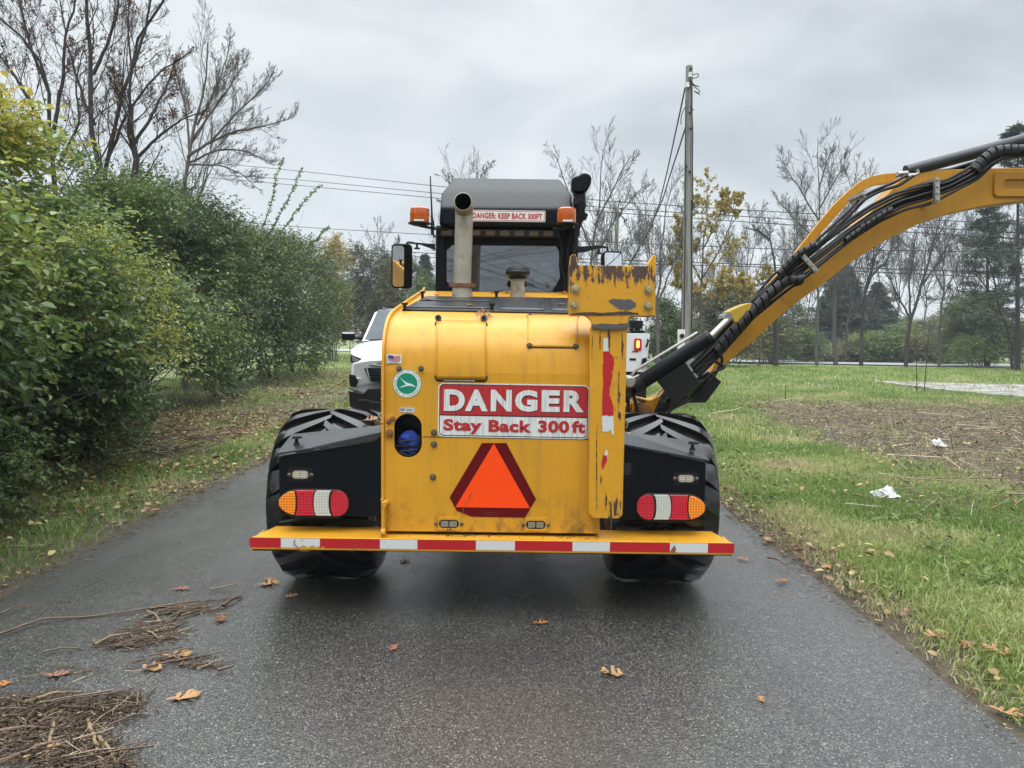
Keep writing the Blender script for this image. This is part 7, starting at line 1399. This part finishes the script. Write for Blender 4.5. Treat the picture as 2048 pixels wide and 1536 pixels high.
for lab, u, v, L, rz, ti, cu in (('tan curled oak leaf lying alone on the wet path right of centre', 1253, 1357, .12, 2.6, .7, .5), ('pinkish oak leaf on the dark path below the bumper, left of centre', 780, 1305, .085, 1.3, 1.0, .2), ('brown oak leaf in the dark shade straight below the bumper', 1064, 1250, .09, .4, .3, .3),
    ('small orange oak leaf on the path at lower right', 1528, 1408, .055, 1.6, .5, .3), ('large orange and tan oak leaf on the path beside the brush heap', 330, 1405, .14, .5, .62, .3), ('tan oak leaf arched over the short twigs, upper one of the stacked pair', 322, 1318, .14, .2, .7, .5), ('tan oak leaf directly below the arched one', 328, 1344, .11, 2.9, .66, .5),
    ('orange oak leaf between tyre and twig trail, biggest of its cluster', 512, 1174, .14, .5, .6, .4), ('brown oak leaf touching the orange one by the left tyre', 548, 1166, .10, 2.4, .3, .3), ('greyish leaf further right, near the left tyre shadow', 568, 1198, .09, .9, .85, .2), ('reddish leaf above the twig trail left of the tyre', 345, 1180, .10, .1, 1.0, .3),
    ('dark maple leaf near the end of the long twig trail', 445, 1232, .11, 5.0, .05, .3), ('tan leaf caught in the middle of the twig trail', 358, 1226, .09, 2.0, .7, .4), ('red leaf lying at the far left of the path', 88, 1354, .10, .2, 1.0, .3), ('brownish leaf beside the red one at far left', 30, 1367, .11, 3.5, .4, .2),
    ('tan leaf in the lower left corner on the brush heap', 45, 1525, .12, 1.0, .7, .5), ('red leaf on the path left of the tractor, beside the box', 545, 985, .12, 1.5, 1.0, .5), ('orange leaf on the path edge right of the bumper', 1540, 1086, .12, 1.5, .65, .4), ('brown leaf on the path below the orange one at right', 1552, 1166, .10, .5, .25, .3), ('dull leaf right beside the right tyre on the path', 1500, 1122, .09, 2.5, .9, .3),
    ('pair-lobed tan leaf at the far right path edge', 1975, 1418, .13, 5.6, .6, .4), ('large orange leaf in the grass at the right picture edge', 2030, 1345, .14, 2.2, .55, .5), ('orange leaf on bare soil by the right path edge', 1898, 1292, .12, 3.0, .6, .4), ('brown leaf near the orange one on the right verge', 1925, 1318, .13, .8, .2, .4),
    ('dark red leaf in the right verge grass', 1868, 1052, .13, 2.0, .12, .5), ('rusty leaf low in the right verge grass', 1755, 1128, .10, 1.0, .1, .4), ('dark leaf by the left tyre inner side', 800, 1128, .10, 1.0, .0, .3)):
    p = gp(u, v); z_ = float(hgt(p.x, p.y)) + .03 if (p.x > 1.97 or p.x < -2.9) else 0.0; oak_leaf(lab, (p.x, p.y, z_), L, rz, ti, curl=cu)
for lab, u, v, L, rz, ti in (('big lobed oak leaf stuck on the hood edge above the hatch', 990, 640, .115, 2.9, .5), ('orange leaf on the black mesh at its left end', 845, 605, .07, .3, .5), ('second small leaf on the left of the black mesh', 872, 597, .07, 1.5, .4), ('reddish leaf on the middle of the black mesh', 946, 618, .07, 2.2, .45), ('thin brown leaf on the right part of the black mesh', 1034, 602, .07, .1, .3), ('pale leaf on the black mesh near the boom rest', 1115, 616, .07, .8, .75),
    ('leaf lying against the cab base left of the intake', 975, 588, .10, .6, .4), ('orange leaf beside the intake stem', 1008, 588, .11, 1.2, .55), ('large orange leaf at the cab base near the boom rest', 1112, 589, .14, .4, .6)):
    h = hood_hit(u, v, .014 if v < 630 and v > 592 else .004)
    if h is None: h = Vector(at(u, v, 5.4))
    n_ = (0, -.85, .6) if v > 632 else (0, -.1, 1); oak_leaf(lab, h, L, rz, ti, n_, .28, zoff=.006)
oak_leaf('tan leaf lying on the left tyre top beside the hood', (at(727, 850, 4.32).x, 4.32, .965), .09, .5, .75, (0, -.4, 1), .4)
# single sticks one can pick out
def stick(label, uvs, r, tint_m='bark_dark', z=.015, kids=3):
    q = [gp(u, v) for u, v in uvs]; P_ = np.array([resample([(p.x, p.y, z + .01 * math.sin(i * 2.1)) for i, p in enumerate(q)], 22)]); P_[:, 1:-1] += rng.normal(0, .012, P_[:, 1:-1].shape) * min(.35, (Vector(q[0]) - Vector(q[-1])).length) * .35; P_[..., 2] = np.maximum(P_[..., 2], r)
    rad = (r * np.linspace(1, .5, 22) * rng.uniform(.93, 1.07, 22) * .8)[None]; parts = [tubes_np(P_, rad, 7)]
    if kids: c1, r1 = children(P_, rad, kids, .16, 35, 5, 0, .1, rmin=.0012, flat=.3); c1[..., 2] = np.maximum(c1[..., 2], .003); parts.append(tubes_np(c1, r1, 4))
    v, f = join_np(parts); o = npmesh('stick', v, [f], M[tint_m], smooth=True); tag(o, label, 'stick', 'sticks lying on the path')
TW = mat('split_twig_wood', (.22, .155, .085), .7, var=.4, vsc=30, dirt=(.09, .05, .03), dsc=18, bump=.3); M['twig'] = TW; M['brown_twig'] = mat('brown_wet_twig', (.11, .065, .045), .55, var=.4, vsc=25, dirt=(.22, .16, .09), dsc=20)
for a in (('long bent stick trailing in from the left edge across the path', [(-10, 1277), (90, 1245), (160, 1238), (260, 1228), (330, 1218)], .009, 'brown_twig'), ('straight stick continuing the long trail towards the tyre', [(300, 1222), (380, 1212), (440, 1202), (482, 1196)], .008, 'brown_twig'), ('short thick stick at the right end of the trail', [(445, 1217), (465, 1206), (484, 1197)], .011, 'brown_twig'),
    ('curved pale split stick standing out in the upper twig trail', [(295, 1228), (312, 1238), (322, 1252)], .008, 'twig'), ('pale stick pointing down left from the upper heap', [(188, 1296), (220, 1282), (262, 1268)], .009, 'twig'), ('second pale stick lying across the upper heap', [(283, 1264), (305, 1275), (322, 1284)], .009, 'twig'),
    ('dark long stick under the two stacked tan leaves', [(292, 1340), (345, 1332), (400, 1316), (452, 1308)], .007, 'brown_twig'), ('short stub of stick right of the stacked leaves', [(435, 1347), (466, 1342)], .011, 'brown_twig'), ('short pale stick near the left tyre leaves', [(420, 1184), (475, 1176)], .008, 'twig'), ('pale stick by itself left of the middle heap', [(88, 1310), (125, 1305), (165, 1300)], .007, 'brown_twig'),
    ('stick at the upper rim of the big corner heap', [(48, 1413), (110, 1396), (164, 1387)], .010, 'twig'), ('pale upright lying stick in the corner heap', [(98, 1494), (108, 1465), (107, 1436)], .009, 'twig'), ('thick splintered stick at the right of the corner heap', [(176, 1448), (190, 1490), (207, 1540)], .010, 'twig'), ('second splintered stick crossing beside the thick one', [(196, 1482), (218, 1508), (236, 1540)], .009, 'twig'),
    ('slim stick reaching out of the corner heap to the right', [(232, 1534), (262, 1508), (298, 1482)], .006, 'brown_twig'), ('long brown stick across the middle of the corner heap', [(0, 1530), (90, 1500), (170, 1478), (240, 1448), (270, 1440)], .008, 'brown_twig'), ('dark stick at the left middle of the corner heap', [(0, 1470), (50, 1466), (105, 1460)], .011, 'brown_twig'), ('stick poking up at the top right of the corner heap', [(274, 1420), (276, 1400), (280, 1376)], .007, 'brown_twig'),
    ('thin stick at the left edge near the verge', [(-5, 1235), (30, 1222), (60, 1215)], .008, 'brown_twig'), ('dark stick on the path by the right verge', [(1535, 1119), (1555, 1126), (1575, 1134)], .008, 'brown_twig')):
    stick(*a)
# brush pile on the bank
bp0 = gp(330, 905); q = []; n = 60; a = rng.random(n) * 6.28; c = np.array([bp0.x, bp0.y, .12]) + rng.normal(0, 1, (n, 3)) * [.42, .7, .05]; d = unit(np.stack([np.cos(a), np.sin(a), rng.normal(.15, .22, n)], 1)); L = rng.uniform(.3, 1.1, n); s = np.linspace(-.5, .5, 6)
P_ = c[:, None] + d[:, None] * (s[None] * L[:, None])[..., None] + rng.normal(0, .02, (n, 6, 3)); P_[..., 2] = np.maximum(P_[..., 2], .03); rd = rng.uniform(.006, .014, n)[:, None] * np.linspace(1, .5, 6)[None]; c1, r1 = children(P_, rd, 4, .4, 40, 4, .1, .1, rmin=.003)
v, f = join_np([tubes_np(P_, rd, 5), tubes_np(c1, r1, 3)]); tag(npmesh('brush_pile', v, [f], M['brown_twig'], smooth=True), 'tangle of broken branches piled on the bank under the hedge', 'brush', kind='stuff')

# ------------------------------------------------------------------ damp air
m = bpy.data.materials.new('damp_air'); m.use_nodes = True; n = N(m.node_tree); n.n.clear(); o_ = n.new('ShaderNodeOutputMaterial'); v = n.new('ShaderNodeVolumePrincipled')
v.inputs['Color'].default_value = (.86, .92, 1, 1); v.inputs['Density'].default_value = .0009; n.l.new(v.outputs[0], o_.inputs['Volume'])
mb = MB(); mb.box(-200, 200, -60, 260, -1.1, 32); tag(mb.build('haze', m, None, smooth=False), 'thin damp haze in the air', 'haze', kind='stuff')
